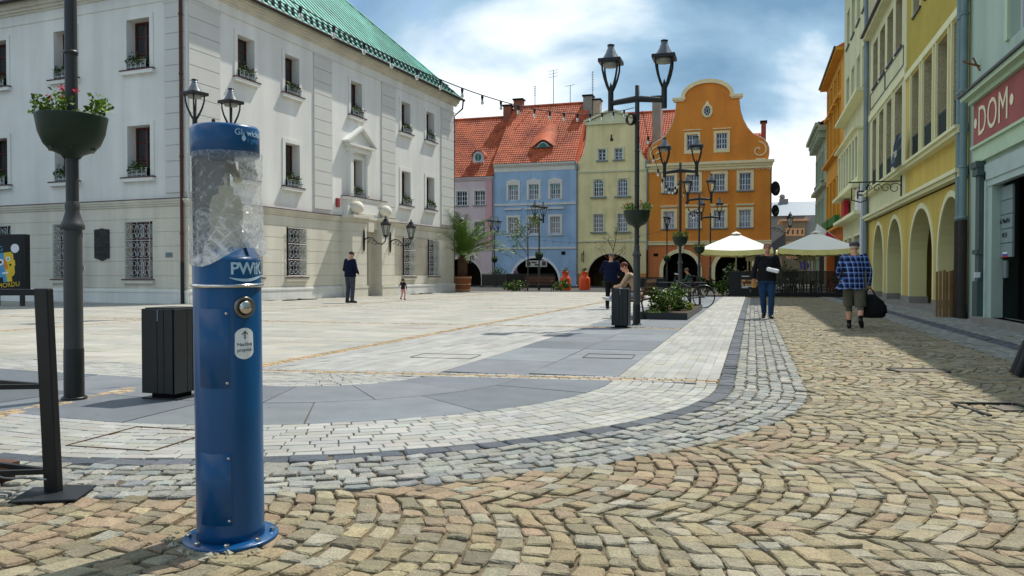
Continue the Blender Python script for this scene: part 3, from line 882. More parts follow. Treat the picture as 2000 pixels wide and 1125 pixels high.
# roof: hipped, standing seams
OV = .42; PT = math.tan(math.radians(45)); RD = 9.2
E0 = Vector((OV, -OV, EAVE)); E1 = Vector((OV, HL + OV, EAVE))
rx = OV - RD; ZR = EAVE + RD * PT
rf = MB()
A, B_, Cc, D_ = (OV, -OV, EAVE), (OV, HL + OV, EAVE), (rx, HL + OV - RD, ZR), (rx, -OV + RD, ZR)
rf.quad(A, B_, Cc, D_)
rf.add([(-34, -OV, EAVE), A, D_, (-34, -OV + RD, ZR)], [(0, 1, 2, 3)])
rf.add([B_, (-34, HL + OV, EAVE), (-34, HL + OV - RD, ZR), Cc], [(0, 1, 2, 3)])
rf.box(-34, OV, -OV, HL + OV, EAVE - .02, EAVE - .01)
ROOF = rf.build('roof', COPPER, TH)
nrm = Vector((PT, 0, 1)).normalized()
yy = -OV + .3
while yy < HL + OV - .2:
    tmax = min(RD, yy + OV, HL + OV - yy)
    a = Vector((OV, yy, EAVE)); b = Vector((OV - tmax, yy, EAVE + tmax * PT))
    sm = MB(); w = Vector((0, .012, 0)); h = nrm * .045
    vs = [a - w, a + w, a + w + h, a - w + h, b - w, b + w, b + w + h, b - w + h]
    sm.add(vs, [(0, 1, 2, 3), (4, 7, 6, 5), (0, 4, 5, 1), (1, 5, 6, 2), (2, 6, 7, 3), (3, 7, 4, 0)]); sm.build('standing_seam', COPPER, ROOF)
    yy += .43
for a, b in (((OV, HL + OV, EAVE), Cc), ((OV, -OV, EAVE), D_)):
    MB().tube([Vector(a) + Vector((0, 0, .03)), Vector(b) + Vector((0, 0, .03))], .05, 6).build('hip_ridge', COPPER, ROOF)
sg = MB()
for row, off in ((0, .45), (1, .95)):
    yy = .2
    while yy < HL - .3:
        o = Vector((OV - off * .707, yy, EAVE + off * .707)); e = o + Vector((.0, .07, 0))
        sg.box(o.x - .05, o.x + .05, o.y, o.y + .1, o.z, o.z + .13); yy += .43
    sg.tube([(OV - off * .707, .1, EAVE + off * .707 + .13), (OV - off * .707, HL - .1, EAVE + off * .707 + .13)], .02, 5)
sg.build('snow_guard', DARK_METAL, ROOF)
gt = MB()
gt.tube([(OV + .06, -OV, EAVE - .02), (OV + .06, HL + OV + .08, EAVE - .02)], .075, 8)
gt.tube([(-34, -OV - .06, EAVE - .02), (OV, -OV - .06, EAVE - .02)], .075, 8)
gt.tube([(OV + .05, HL + OV - .05, EAVE - .05), (OV + .02, HL + OV - .1, EAVE - .55), (-.02, HL + .12, EAVE - 1.0), (-.05, HL + .12, 6), (-.05, HL + .12, .2)], .05, 8)
gt.build('gutter', mat('gutter_brown', S(58, 40, 38), .5, var=.15), TH)
dp = MB(); dp.tube([(-.16, -.12, 0.05), (-.16, -.12, EAVE - .9), (-.1, -.3, EAVE - .3), (-.1, -OV, EAVE)], .06, 10)
for z in (2.5, 5.2, 8.1, 10.2): dp.lathe([(.06, -.03), (.075, -.03), (.075, .03), (.06, .03)], (-.16, -.12, z), 10)
dp.build('downpipe', BROWN_PIPE, TH)
dp = MB(); dp.tube([(-.16, -.12, 0.02), (-.16, -.12, 1.5)], .066, 10); dp.build('downpipe_foot', BLACK, TH)
MB().lathe([(.14, 0), (.1, .12), (.0, .16)], (rx + .0, HL + OV - RD, ZR - .05), 8).build('finial', DARK_METAL, ROOF)
# bronze plaque and small plate on the shaded wall
pq = MB(ML); u = 34 - 4.1
pq.prism([(u - .37, 1.66), (u - .18, 1.62), (u, 1.55), (u + .18, 1.62), (u + .37, 1.66), (u + .37, 2.72), (u + .1, 2.74), (u, 2.77), (u - .1, 2.74), (u - .37, 2.72)], -.06, 0)
BRONZE = mat('dark_bronze', (0.03, .033, .03), .45, metal=.6, var=.4, scale=5, bump=.03, bscale=9)
pq = pq.build('bronze_plaque', BRONZE, None); pq.matrix_world = thM
pq['label'] = 'dark bronze memorial plaque with a relief on the shaded town hall wall'; pq['category'] = 'plaque'
pl = MB(ML); pl.box(32.98, 33.3, -.03, -.019, 1.66, 1.83); pl = pl.build('wall_plate', ZINC); pl.matrix_world = thM
pl['label'] = 'small grey metal plate on the town hall wall beside the corner'; pl['category'] = 'plate'
ab = MB(MR); ab.box(9.0, 9.2, -.1, 0, 4.15, 4.55); ab = ab.build('alarm_box', mat('alarm_red', S(150, 50, 60), .5)); ab.matrix_world = thM
ab['label'] = 'small red alarm box left of the town hall balcony'; ab['category'] = 'alarm box'
# wall lanterns either side of the door
def wall_lantern(loc, rz, label, sc=1.0):
    t = thing('wall_lantern', label, 'lantern', loc, rz); t.scale = (sc,) * 3
    b = MB(); b.prism([(-.05, -.5), (0, -.62), (.05, -.5), (.07, -.2), (.05, .3), (.0, .42), (-.05, .3), (-.07, -.2)], -.04, 0); b.build('back_plate', BLACK, t)
    b = MB(); b.tube([(0, -.03, -.05), (0, -.25, .05), (0, -.5, .0), (0, -.75, -.22), (0, -1.0, -.3), (0, -1.17, -.15), (0, -1.2, .06)], .028, 6)
    for k in range(3):
        c = (-.22 - .2 * k, -.12 - .06 * k); b.tube([(0, c[0] + (.15 - .01 * i) * math.cos(i * .5), c[1] + (.15 - .01 * i) * math.sin(i * .5)) for i in range(14)], .014, 5)
    b.build('bracket', BLACK, t)
    b = MB()
    n = 6
    for i in range(n):
        a = 2 * PI * i / n; b.tube([(.11 * math.cos(a), -1.2 + .11 * math.sin(a), .12), (.22 * math.cos(a), -1.2 + .22 * math.sin(a), .62)], .014, 4)
        b.tube([(.22 * math.cos(a), -1.2 + .22 * math.sin(a), .62), (.26 * math.cos(a), -1.2 + .26 * math.sin(a), .72)], .014, 4)
    b.lathe([(.03, .02), (.13, .09), (.13, .13), (.02, .13)], (0, -1.2, 0), 6, smooth=False)
    b.lathe([(.23, .60), (.25, .66), (.11, .82), (.12, .86), (.03, .94), (.04, .98), (.0, 1.04)], (0, -1.2, 0), 6, smooth=False)
    b.build('lantern_frame', BLACK, t)
    MB().lathe([(.105, .13), (.205, .61)], (0, -1.2, 0), 6, smooth=False).build('glass', mat('lantern_glass', S(190, 196, 190), .25, var=.2, trans=.6), t)
    return t
for k, uc in enumerate((10.35, 12.75)):
    wall_lantern(thM @ MR @ Vector((uc, -.64, 2.75)), PI / 2 - TA, ['black wrought iron lantern on a scroll bracket at left portal pier', 'black wrought iron lantern on a scroll bracket at right portal pier'][k])
# dome camera and its arm at the far corner
t = thing('dome_camera', 'white dome camera on the far corner of the town hall', 'camera', thM @ Vector((.0, HL, 4.35)), -TA)
b = MB(); b.tube([(0, -.02, .06), (.35, .1, .1)], .04, 8); b.build('arm', WHITE_PAINT, t)
b = MB(); b.lathe([(.001, .16), (.16, .14), (.17, .02), (.15, 0)], (.42, .12, -.02), 14); b.build('housing', WHITE_PAINT, t)
b = MB(); b.lathe([(.14, 0), (.12, -.08), (.001, -.13)], (.42, .12, -.02), 14); b.build('dome', BLACK, t)
# hinged basement hatches along the wall foot
for k, (u0, lab) in enumerate(((4.2, 'thin steel drain cover by the town hall wall left of the man'), (14.6, 'thin steel drain cover by the town hall wall behind the toddler'))):
    m_ = MB(MR); m_.box(u0, u0 + 2.0, -1.0, -.75, .003, .03); m_.box(u0 + .9, u0 + 1.0, -.95, -.8, .03, .06)
    m_ = m_.build('drain_cover', DARK_METAL); m_.matrix_world = thM; m_['label'] = lab; m_['category'] = 'drain cover'

# ------------------------------------------------------------------ back row of houses (front walls at Y = 70)
YB = 70.0
def tiles(par, x0, x1, y0, z0, y1, z1, tw=.22, th=.34, name='roof_tiles'):
    """Clay pantiles: wavy courses that overlap, as one mesh."""
    d = Vector((0, y1 - y0, z1 - z0)); Ls = d.length; d.normalize(); n = Vector((0, -d.z, d.y))
    rows = int(Ls / th); cols = int((x1 - x0) / tw)
    mb = MB(); per = 4
    for r in range(rows):
        vs = []
        for (s_, up) in ((r * th - .0, .055), ((r + 1) * th + .04, .012)):
            for c in range(cols * per + 1):
                w = .03 * math.cos(2 * PI * c / per)
                p = Vector((x0 + (x1 - x0) * c / (cols * per), y0, z0)) + d * min(s_, Ls) + n * (up + w)
                vs.append(p)
        m = cols * per + 1
        mb.add(vs, [(c, c + 1, m + c + 1, m + c) for c in range(m - 1)])
        lip = [v.copy() for v in vs[:m]] + [v - n * .04 for v in vs[:m]]
        mb.add(lip, [(m + c, m + c + 1, c + 1, c) for c in range(m - 1)])
    return mb.build(name, TILE, par, kind='stuff')
def simple_roof(par, x0, x1, ze, zr, dep, ov=.3):
    rb = MB(); rb.add([(x0, -ov, ze), (x1, -ov, ze), (x1, dep, zr), (x0, dep, zr)], [(0, 1, 2, 3)])
    rb.add([(x1, 2 * dep, ze), (x0, 2 * dep, ze), (x0, dep, zr), (x1, dep, zr)], [(0, 1, 2, 3)])
    rb.add([(x0, -ov, ze), (x0, dep, zr), (x0, 2 * dep, ze)], [(0, 1, 2)]); rb.add([(x1, -ov, ze), (x1, 2 * dep, ze), (x1, dep, zr)], [(0, 1, 2)])
    r = rb.build('roof', TILE, par)
    tiles(r, x0, x1, -ov, ze, dep, zr)
    rt = MB(); rt.tube([(x0, dep, zr + .05), (x1, dep, zr + .05)], .12, 8); rt.build('ridge_tiles', TILE, r)
    return r
def chimney(par, x0, x1, y0, y1, z0, z1, m=CONCRETE):
    c = MB(); c.box(x0, x1, y0, y1, z0, z1); c = c.build('chimney', m, par)
    k = MB(); k.box(x0 - .1, x1 + .1, y0 - .1, y1 + .1, z1, z1 + .15); k.build('chimney_cap', BLACK_MATT, c)
def hwindow(par, u0, u1, z0, z1, tr=None, sl=None, vs=(.27, .5, .73), hs=(.33, .66), y=.14, gm=None, rise=0):
    return window(par, I4, u0, u1, z0, z1, y, WHITE_PAINT, gm or random.choice((GLASS, GLASS_CURT)), vs, hs, .07, .045, tr, sl, rise)
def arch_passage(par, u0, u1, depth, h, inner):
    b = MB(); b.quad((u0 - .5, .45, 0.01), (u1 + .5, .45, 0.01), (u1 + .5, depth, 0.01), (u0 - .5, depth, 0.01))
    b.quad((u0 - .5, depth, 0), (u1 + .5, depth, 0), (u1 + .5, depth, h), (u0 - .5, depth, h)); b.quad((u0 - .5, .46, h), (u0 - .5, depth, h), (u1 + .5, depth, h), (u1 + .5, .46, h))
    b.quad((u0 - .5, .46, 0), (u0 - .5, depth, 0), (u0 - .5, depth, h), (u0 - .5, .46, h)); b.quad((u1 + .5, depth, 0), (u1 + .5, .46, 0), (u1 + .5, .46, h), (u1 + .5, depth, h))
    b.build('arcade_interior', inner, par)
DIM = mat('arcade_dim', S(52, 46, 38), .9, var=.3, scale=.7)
# -- pink house
HP = thing('pink_house', 'pale pink house with red tiled roof and round dormer behind the palm', 'house', (-31, YB, 0))
ops = []
for r_, (z0, z1) in enumerate(((7.55, 8.9), (4.6, 6.0))):
    for u in (31 - 29.6, 31 - 26.85, 31 - 25.05): ops.append((u, u + 1.05, z0, z1))
arcs = [(31 - 28.4, 31 - 24.4, 0, 2.55, 1.7), (-.2, 2.0, 0, 2.5, 1.5)]
mb = MB(); wall(mb, 0, 7.05, 0, 10.2, ops + arcs[:1], 0, .2); mb.build('wall', PINK_W, HP)
mb = MB(); mb.box(7.05, 7.9, -.06, .3, 3.5, 9.9); mb.build('rose_strip', ROSE_W, HP)
mb = MB(); mb.box(7.05, 7.9, -.03, .3, 0, 3.5); mb.build('rose_strip', PINK_W, HP)
mb = MB(); mb.box(0, 7.9, -.12, .1, 9.9, 10.2); mb.box(0, 7.9, -.22, .1, 10.05, 10.22); mb.build('cornice', PINK_W, HP)
mb = MB(); mb.box(0, 7.9, -.1, .1, 3.3, 3.5); mb.build('string_course', CREAMT, HP)
for o in ops: hwindow(HP, *o, (.14, .05, CREAMT), (.18, .08, .12, ZINC), gm=GLASS)
arch_band(MB(), 2.6, 6.6, .85, 1.7, .14, -.05, 0, 0).build('arch_trim', CREAMT, HP)
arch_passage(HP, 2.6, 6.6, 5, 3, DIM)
r_ = simple_roof(HP, 0, 7.9, 10.2, 16.9, 6.2)
chimney(r_, 7.0, 7.8, 5.6, 6.4, 16.2, 17.9, mat('brick_chimney', S(140, 84, 66), .9, var=.3, scale=5))
# round dormer
d_ = MB(); zc = 12.15; yc = 1.35; uc = 31 - 25.05
pr = [(uc - .62, zc - .75), (uc + .62, zc - .75), (uc + .55, zc - .1)] + [(uc + .58 * math.cos(PI * i / 12), zc + .1 + .58 * math.sin(PI * i / 12)) for i in range(13)] + [(uc - .55, zc - .1)]
d_.prism(pr, yc - .25, yc + 2.0); d_ = d_.build('dormer', PINK_W, r_)
k = MB(); k.tube([(uc + .64 * math.cos(PI * i / 12), yc + .8, zc + .1 + .64 * math.sin(PI * i / 12)) for i in range(13)], .1, 6)
k = MB()
for i in range(12):
    a, b = PI * i / 12, PI * (i + 1) / 12
    k.add([(uc + q * math.cos(t), y, zc + .1 + q * math.sin(t)) for (q, t, y) in ((.66, a, yc - .4), (.66, b, yc - .4), (.66, b, yc + 2.2), (.66, a, yc + 2.2), (.59, a, yc - .4), (.59, b, yc - .4))], [(0, 1, 2, 3), (4, 5, 1, 0)])
k.build('dormer_roof', TILE, d_)
k = MB(); k.add([(uc + .34 * math.cos(2 * PI * i / 20), yc - .255, zc + .05 + .38 * math.sin(2 * PI * i / 20)) for i in range(20)], [tuple(range(20))]); k.build('dormer_window', GLASS, d_)
k = MB(); k.tube([(uc + .38 * math.cos(2 * PI * i / 20), yc - .27, zc + .05 + .42 * math.sin(2 * PI * i / 20)) for i in range(21)], .05, 5); k.tube([(uc, yc - .27, zc - .35), (uc, yc - .27, zc + .45)], .025, 4); k.build('dormer_frame', WHITE_PAINT, d_)
# -- blue house
HB = thing('blue_house', 'light blue house with steep red tiled roof and eyebrow dormer', 'house', (-23.1, YB - .02, 0))
bu = [1.4, 3.37, 5.4]
opsB = [(u, u + .93, 7.9, 9.32) for u in bu] + [(u, u + .93, 4.78, 6.32) for u in bu]
mb = MB(); wall(mb, 0, 7.83, 0, 10.55, opsB + [(1.72, 6.2, 0, 2.55, 2.2)], 0, .2); mb.build('wall', BLUE_W, HB)
mb = MB(); mb.box(0, 7.83, -.03, .1, 10.55, 11.0); mb.box(0, 7.83, -.14, .1, 11.0, 11.12); mb.box(0, 7.83, -.25, .1, 11.12, 11.28); mb.build('cornice', CREAMT, HB)
for z in (7.42, 3.38): mb = MB(); mb.box(0, 7.83, -.08, .05, z, z + .16); mb.build('string_course', CREAMT, HB)
for u in bu:
    mb = MB(); mb.box(u - .35, u + 1.28, -.12, 0, 7.02, 7.16); mb.build('hood_mould', CREAMT, HB)
for i, o in enumerate(opsB):
    w = hwindow(HB, *o, (.2, .05, CREAMT), None, gm=GLASS_CURT if i != 4 else GLASS)
    if i < 3:
        k = MB(); k.prism([(o[0] - .25, 9.52), (o[1] + .25, 9.52), (o[1] + .2, 9.68), ((o[0] + o[1]) / 2, 9.86), (o[0] - .2, 9.68)], -.06, 0); k.build('window_crest', CREAMT, w)
    else:
        k = MB(); k.box(o[0] - .25, o[1] + .25, -.1, 0, 4.6, 4.7); k.build('sill', CREAMT, w)
arch_band(MB(), 1.72, 6.2, .35, 2.2, .22, -.06, 0, 0, .3).build('arch_trim', mat('arch_white', S(220, 220, 224), .8, var=.05), HB)
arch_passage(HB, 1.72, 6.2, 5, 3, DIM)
mb = MB(); mb.box(6.45, 6.8, -.05, 0, 2.85, 3.15); mb.build('vent', VOID, HB)
r_ = simple_roof(HB, 0, 7.83, 11.28, 17.85, 6.4)
chimney(r_, .1, 1.0, 5.9, 6.7, 17.2, 18.5, mat('brick_chimney', S(140, 84, 66), .9))
# eyebrow dormer
eb = MB(); n = 22; ec = 4.45; ez = 12.85; sl = (17.85 - 11.28) / 6.7
V = []
for j in range(6):
    f_ = j / 5
    for i in range(n + 1):
        x = -1.0 + 2.0 * i / n; h_ = .62 * (math.cos(x * PI / 2) ** 2) * (1 - f_) ** 1.0
        V.append((ec + x * 1.25 * (1 - .35 * f_), .95 + f_ * 2.6, ez - .05 + h_ + f_ * 2.6 * sl + .12))
eb.add(V, [(j * (n + 1) + i, j * (n + 1) + i + 1, (j + 1) * (n + 1) + i + 1, (j + 1) * (n + 1) + i) for j in range(5) for i in range(n)])
eb = eb.build('eyebrow_dormer', TILE, r_)
k = MB(); k.add([(ec + x * 1.0, 1.02, ez + .58 * math.cos(x * PI / 2) ** 2 - .02) for x in [-1 + 2 * i / 16 for i in range(17)]], [tuple(range(17))]); k.build('dormer_window', GLASS, eb)
k = MB(); k.tube([(ec + x * .55, .98, ez + .42 * math.cos(x * PI / 2) ** 1) for x in [-1 + 2 * i / 16 for i in range(17)]], .035, 5); k.build('dormer_frame', WHITE_PAINT, eb)
dp = MB(); dp.tube([(7.9, -.12, .1), (7.9, -.12, 10.6), (7.8, -.3, 11.2)], .06, 8); dp.box(7.78, 8.0, -.25, -.02, 10.5, 11.0); dp.build('downpipe', ZINC, HB)
dp = MB(); dp.tube([(-.1, -.2, .1), (-.1, -.2, 10.1)], .06, 8); dp.build('downpipe', ZINC, HB)
# -- pale yellow gabled house
HY = thing('yellow_gabled_house', 'pale yellow house with curved pedimented gable beside the blue house', 'house', (-15.2, YB - .01, 0))
yu = [(1.5, 2.4), (3.68, 4.58)]
opsY = [(a, b, 8.0, 9.55, .28) for a, b in yu] + [(a, b, 4.86, 6.45) for a, b in yu]
mb = MB(); wall(mb, 0, 6.24, 0, 10.95, opsY + [(.98, 5.15, 0, 2.9, 2.05)], 0, .18)
gp = [(3.12, 10.95), (2.88, 11.2), (2.6, 11.7), (2.42, 12.3), (2.3, 13.0), (2.24, 13.7), (2.2, 14.45)]
cxy = 3.12
opsG = [(1.92, 2.6, 11.25, 12.25), (3.4, 4.1, 11.25, 12.25)]
for (a, z0), (b, z1) in zip(gp, gp[1:]):
    pass
def gable(mb, cx, prof, ops, y=0.0, back=.35, mi=0):
    """Gable wall with a curved outline, cut in horizontal strips round its windows."""
    zs = sorted({z for _, z in prof} | {o[2] for o in ops} | {o[3] for o in ops})
    hw = lambda z: next((a + (b - a) * (z - za) / (zb - za) for (a, za), (b, zb) in zip(prof, prof[1:]) if za <= z <= zb and zb > za), prof[-1][0])
    for z0, z1 in zip(zs, zs[1:]):
        w0, w1 = hw(z0 + 1e-6), hw(z1 - 1e-6)
        act = sorted([(o[0], o[1]) for o in ops if o[2] < (z0 + z1) / 2 < o[3]])
        lo, hi = [(cx - w0, cx - w1)], []
        segs = []; l0, l1 = cx - w0, cx - w1
        for a, b in act: segs.append((l0, l1, a, a)); l0, l1 = b, b
        segs.append((l0, l1, cx + w0, cx + w1))
        for a0, a1, b0, b1 in segs: mb.quad((a0, y, z0), (b0, y, z0), (b1, y, z1), (a1, y, z1), mi)
        mb.quad((cx - w0, y + back, z0), (cx - w0, y, z0), (cx - w1, y, z1), (cx - w1, y + back, z1), mi)
        mb.quad((cx + w0, y, z0), (cx + w0, y + back, z0), (cx + w1, y + back, z1), (cx + w1, y, z1), mi)
        mb.quad((cx + w0, y + back, z0), (cx - w0, y + back, z0), (cx - w1, y + back, z1), (cx + w1, y + back, z1), mi)
    for a, b, c, d in ops:
        for q in (((a, y, c), (a, y + .2, c), (a, y + .2, d), (a, y, d)), ((b, y, d), (b, y + .2, d), (b, y + .2, c), (b, y, c)), ((a, y, c), (b, y, c), (b, y + .2, c), (a, y + .2, c)), ((a, y, d), (a, y + .2, d), (b, y + .2, d), (b, y, d))): mb.quad(*q, mi)
gable(mb, cxy, gp, opsG); mb.build('wall', YEL_W, HY)
for z in (10.2, 3.95): k = MB(); k.box(0, 6.24, -.09, .05, z, z + .16); k.build('string_course', YEL_T, HY)
k = MB(); k.box(cxy - 2.42, cxy + 2.42, -.16, .4, 14.45, 14.7); k.prism([(cxy - 2.2, 14.7), (cxy + 2.2, 14.7), (cxy, 15.6)], -.02, .35)
for s in (-1, 1): k.prism([(cxy + s * 2.42, 14.702), (cxy, 15.62), (cxy, 15.82), (cxy + s * 2.5, 14.86)][::s], -.2, .4)
k.build('pediment', YEL_T, HY)
for side_ in (-1, 1):
    k = MB(); pts = [(cxy + side_ * a, .12, z + .04) for a, z in gp]; k.tube(pts, .09, 6); k.build('gable_coping', YEL_T, HY)
for i, o in enumerate(opsY):
    w = hwindow(HY, *o[:4], (.1, .05, YEL_T), (.28, .12, .2, ZINC), gm=GLASS, rise=.28 if i < 2 else 0, hs=(.3, .55, .78) if i < 2 else (.25, .5, .75))
for o in opsG: hwindow(HY, *o, (.16, .06, YEL_T), (.2, .1, .16, ZINC), vs=(.5,), gm=GLASS if o[0] < 3 else GLASS_CURT)
arch_band(MB(), .98, 5.15, .85, 2.05, .1, -.03, 0, 0, .0).build('arch_trim', YEL_T, HY)
k = MB(); k.box(0, .98, -.03, .02, 0, 1.15); k.box(5.15, 6.24, -.03, .02, 0, 1.15); k.build('plinth', OCH, HY)
k = MB(); k.tube([(cxy - .02, -.04, 13.15), (cxy - .02, -.04, 13.5)], .06, 6); k.lathe([(.0, -.18), (.13, -.14), (.13, .06), (0, .1)], (cxy, -.03, 13.1), 10, sy=.3); k.build('wall_anchor', BLACK, HY)
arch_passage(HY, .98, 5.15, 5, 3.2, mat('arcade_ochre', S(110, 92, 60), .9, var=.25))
r_ = simple_roof(HY, -.1, 9.7, 11.0, 16.6, 6.6, -.42)
chimney(r_, -.6, .25, 5.4, 6.4, 15.6, 18.3); chimney(r_, .3, 1.0, 5.6, 6.6, 15.6, 17.9, mat('chimney_beige', S(176, 160, 140), .9, var=.15))
dp = MB(); dp.tube([(6.3, -.12, 3.2), (6.3, -.12, 10.4), (6.3, -.1, 11)], .07, 8); dp.box(6.14, 6.46, -.3, 0, 10.4, 11.05); dp.build('downpipe', ZINC, HY)
dp = MB(); dp.tube([(6.3, -.12, .1), (6.3, -.12, 3.2)], .075, 8); dp.build('downpipe_foot', BLACK, HY)
# -- orange house with scrolled gable
HO = thing('orange_gabled_house', 'orange house with tall scrolled gable and cream mouldings', 'house', (-8.95, YB, 0))
ou = [(1.47, 2.4), (3.55, 4.5), (5.72, 6.65), (7.82, 8.78)]
opsO = [(a, b, 8.2, 9.68) for a, b in ou] + [(a, b, 5.05, 6.55) for a, b in ou]
arO = [(1.45, 4.45, 0, 2.95, 1.55), (5.85, 8.95, 0, 2.95, 1.55)]
WO = 10.35
mb = MB(); wall(mb, 0, WO, 3.7, 10.5, opsO, 0, .18); mb.build('wall', ORA_W, HO)
mb = MB(); wall(mb, 0, WO, 0, 3.7, arO, 0, .5); mb.quad((WO, 0, 0), (WO, 12, 0), (WO, 12, 10.5), (WO, 0, 10.5)); mb.build('ground_floor_wall', ORA_L, HO)
mb = MB(); mb.box(0, WO, -.05, .02, 0, .55)
for a in arO: pass
k = MB(); k.box(0, 1.2, -.04, .02, 0, .5); k.box(4.75, 5.6, -.04, .02, 0, .5); k.box(9.2, WO, -.04, .02, 0, .5); k.build('plinth', mat('grey_green_plinth', S(120, 126, 104), .9, var=.2), HO)
k = MB(); k.box(0, WO + .1, -.1, .05, 3.62, 3.86); k.box(0, WO + .12, -.16, .05, 3.86, 3.95); k.build('string_course', ORA_T, HO)
k = MB(); k.box(0, WO + .12, -.1, .2, 10.05, 10.3); k.box(0, WO + .2, -.2, .2, 10.3, 10.5); k.box(0, WO + .3, -.34, .3, 10.5, 10.72); k.build('cornice', ORA_T, HO)
k = MB()
for i in range(24): k.tube([(.3 + i * .43 + .17 * math.cos(PI * j / 6), -.11, 10.05 - .12 * math.sin(PI * j / 6)) for j in range(7)], .025, 4)
k.build('cornice_festoon', ORA_T, HO)
cxo = 5.15
go = [(4.95, 10.72), (5.05, 11.2), (5.05, 11.7), (4.92, 12.1), (4.6, 12.5), (4.15, 12.75), (3.75, 12.95), (3.3, 13.5), (2.95, 14.2), (2.72, 15.0), (2.62, 15.8), (2.6, 16.35)]
top = [(2.12 * math.cos(t), 16.35 + 1.35 * math.sin(t)) for t in [PI / 2 * i / 10 for i in range(11)]]
opsT = [(3.42, 4.36, 11.8, 13.15), (5.9, 6.82, 11.8, 13.15)]
mb = MB(); gable(mb, cxo, go + [(2.12, 16.36)] + [(max(a, .01), z + .012) for a, z in top[1:]], opsT, 0, .4); mb.build('gable', ORA_W, HO)
k = MB()
for s in (-1, 1):
    pts = [(cxo + s * (a + .08), .1, z + .08) for a, z in top]; 
for i in range(20):
    t0, t1 = PI * i / 20, PI * (i + 1) / 20
    f_ = lambda t, q: (cxo - (2.12 + q) * math.cos(t), 16.37 + (1.35 + q) * math.sin(t))
    k.prism([f_(t0, -.22), f_(t1, -.22), f_(t1, .12), f_(t0, .12)], -.14, .45)
for s in (-1, 1):
    a, b = sorted((cxo + s * 1.85, cxo + s * 2.95)); k.box(a, b, -.2, .48, 16.18, 16.38); a, b = sorted((cxo + s * 1.95, cxo + s * 2.85)); k.box(a, b, -.14, .45, 16.05, 16.18)
k.build('gable_moulding', ORA_T, HO)
for s in (-1, 1):
    k = MB(); k.tube([(cxo + s * a, .15, z + .03) for a, z in go], .06, 6); k.build('gable_coping', mat('gable_edge', S(190, 186, 180), .8), HO)
    k = MB(); c = (cxo + s * 4.25, 11.55)
    k.tube([(c[0] + s * (.72 - .036 * i) * math.cos(1.6 - i * .42 + .0), -.03, c[1] + (.72 - .036 * i) * math.sin(1.6 - i * .42)) for i in range(19)], .065, 6); k.build('volute', ORA_T, HO)
k = MB(); k.box(9.15, 9.95, -.1, .1, 10.72, 10.85); k.build('volute_foot', ORA_T, HO)
for o in opsO[:4]: hwindow(HO, *o, (.22, .06, ORA_T), (.24, .1, .12, ZINC), gm=GLASS)
for o in opsO[4:]:
    w = hwindow(HO, *o, (.22, .06, ORA_T), (.24, .1, .12, ZINC), gm=GLASS_CURT)
    k = MB(); k.box(o[0] - .28, o[1] + .28, -.16, 0, 6.98, 7.06); k.box(o[0] - .24, o[1] + .24, -.1, 0, 6.9, 6.98); k.build('hood_mould', ORA_T, w)
for o in opsT:
    w = hwindow(HO, *o, (.2, .05, ORA_T), None, gm=GLASS)
    k = MB(); k.box(o[0] - .2, o[1] + .2, -.05, 0, 11.5, 11.8); k.box(o[0] - .3, o[1] + .3, -.09, 0, 13.5, 13.58); k.build('surround', ORA_T, w)
k = MB(); k.add([(cxo + .27 * math.cos(2 * PI * i / 24), -.02, 15.1 + .4 * math.sin(2 * PI * i / 24)) for i in range(24)], [tuple(range(24))]); k = k.build('oval_window', GLASS, HO)
j = MB(); j.tube([(cxo + .36 * math.cos(2 * PI * i / 24), -.03, 15.1 + .5 * math.sin(2 * PI * i / 24)) for i in range(25)], .11, 6)
j.prism([(cxo - .2, 15.68), (cxo + .2, 15.68), (cxo, 16.0)], -.08, 0); j.build('oval_surround', ORA_T, k)
j = MB(); j.tube([(cxo + .12 * math.cos(2 * PI * i / 16), -.03, 15.1 + .2 * math.sin(2 * PI * i / 16)) for i in range(17)], .02, 4)
for i in range(8): a = 2 * PI * i / 8; j.tube([(cxo + .12 * math.cos(a), -.03, 15.1 + .2 * math.sin(a)), (cxo + .28 * math.cos(a), -.03, 15.1 + .41 * math.sin(a))], .02, 4)
j.build('oval_bars', WHITE_PAINT, k)
for a in arO:
    arch_band(MB(), a[0], a[1], a[3] - a[4], a[4], .32, -.1, 0, 0, 1.35).build('arch_trim', ORA_T, HO)
    k = MB(); c = (a[0] + a[1]) / 2; k.prism([(c - .18, 2.9), (c + .18, 2.9), (c + .3, 3.6), (c - .3, 3.6)], -.16, 0); k.build('keystone', ORA_T, HO)
    arch_passage(HO, a[0], a[1], 5, 3.2, DIM)
k = MB(); k.box(.6, 1.0, -.03, 0, 2.65, 2.9); k.build('vent', VOID, HO)
rb = MB(); rb.add([(0, .45, 10.7), (5.15, .45, 15.2), (5.15, 12, 15.2), (0, 12, 10.7), (10.3, .45, 10.7), (10.3, 12, 10.7)], [(0, 1, 2, 3), (1, 4, 5, 2), (0, 4, 1), (3, 2, 5)])
r_ = rb.build('roof', TILE, HO)
tiles(r_, 7.6, 9.95, 1.5, 11.6, 3.6, 13.75)
k = MB(); k.add([(9.95, 1.5, 10.6), (9.95, 3.6, 10.6), (9.95, 3.6, 13.7), (9.95, 1.5, 11.6)], [(0, 1, 2, 3)]); k.build('roof_side', ORA_W, r_)
chimney(r_, .25, 1.0, 1.6, 3.2, 11, 16.9); chimney(r_, 9.6, 10.0, 2.3, 3.0, 12, 14.3, mat('brick_chimney', S(140, 84, 66), .9))
dp = MB(); dp.tube([(WO + .1, -.1, 10.4), (WO + .05, .2, 9.8), (WO + .05, .3, .2)], .06, 8); dp.build('downpipe', ZINC, HO)
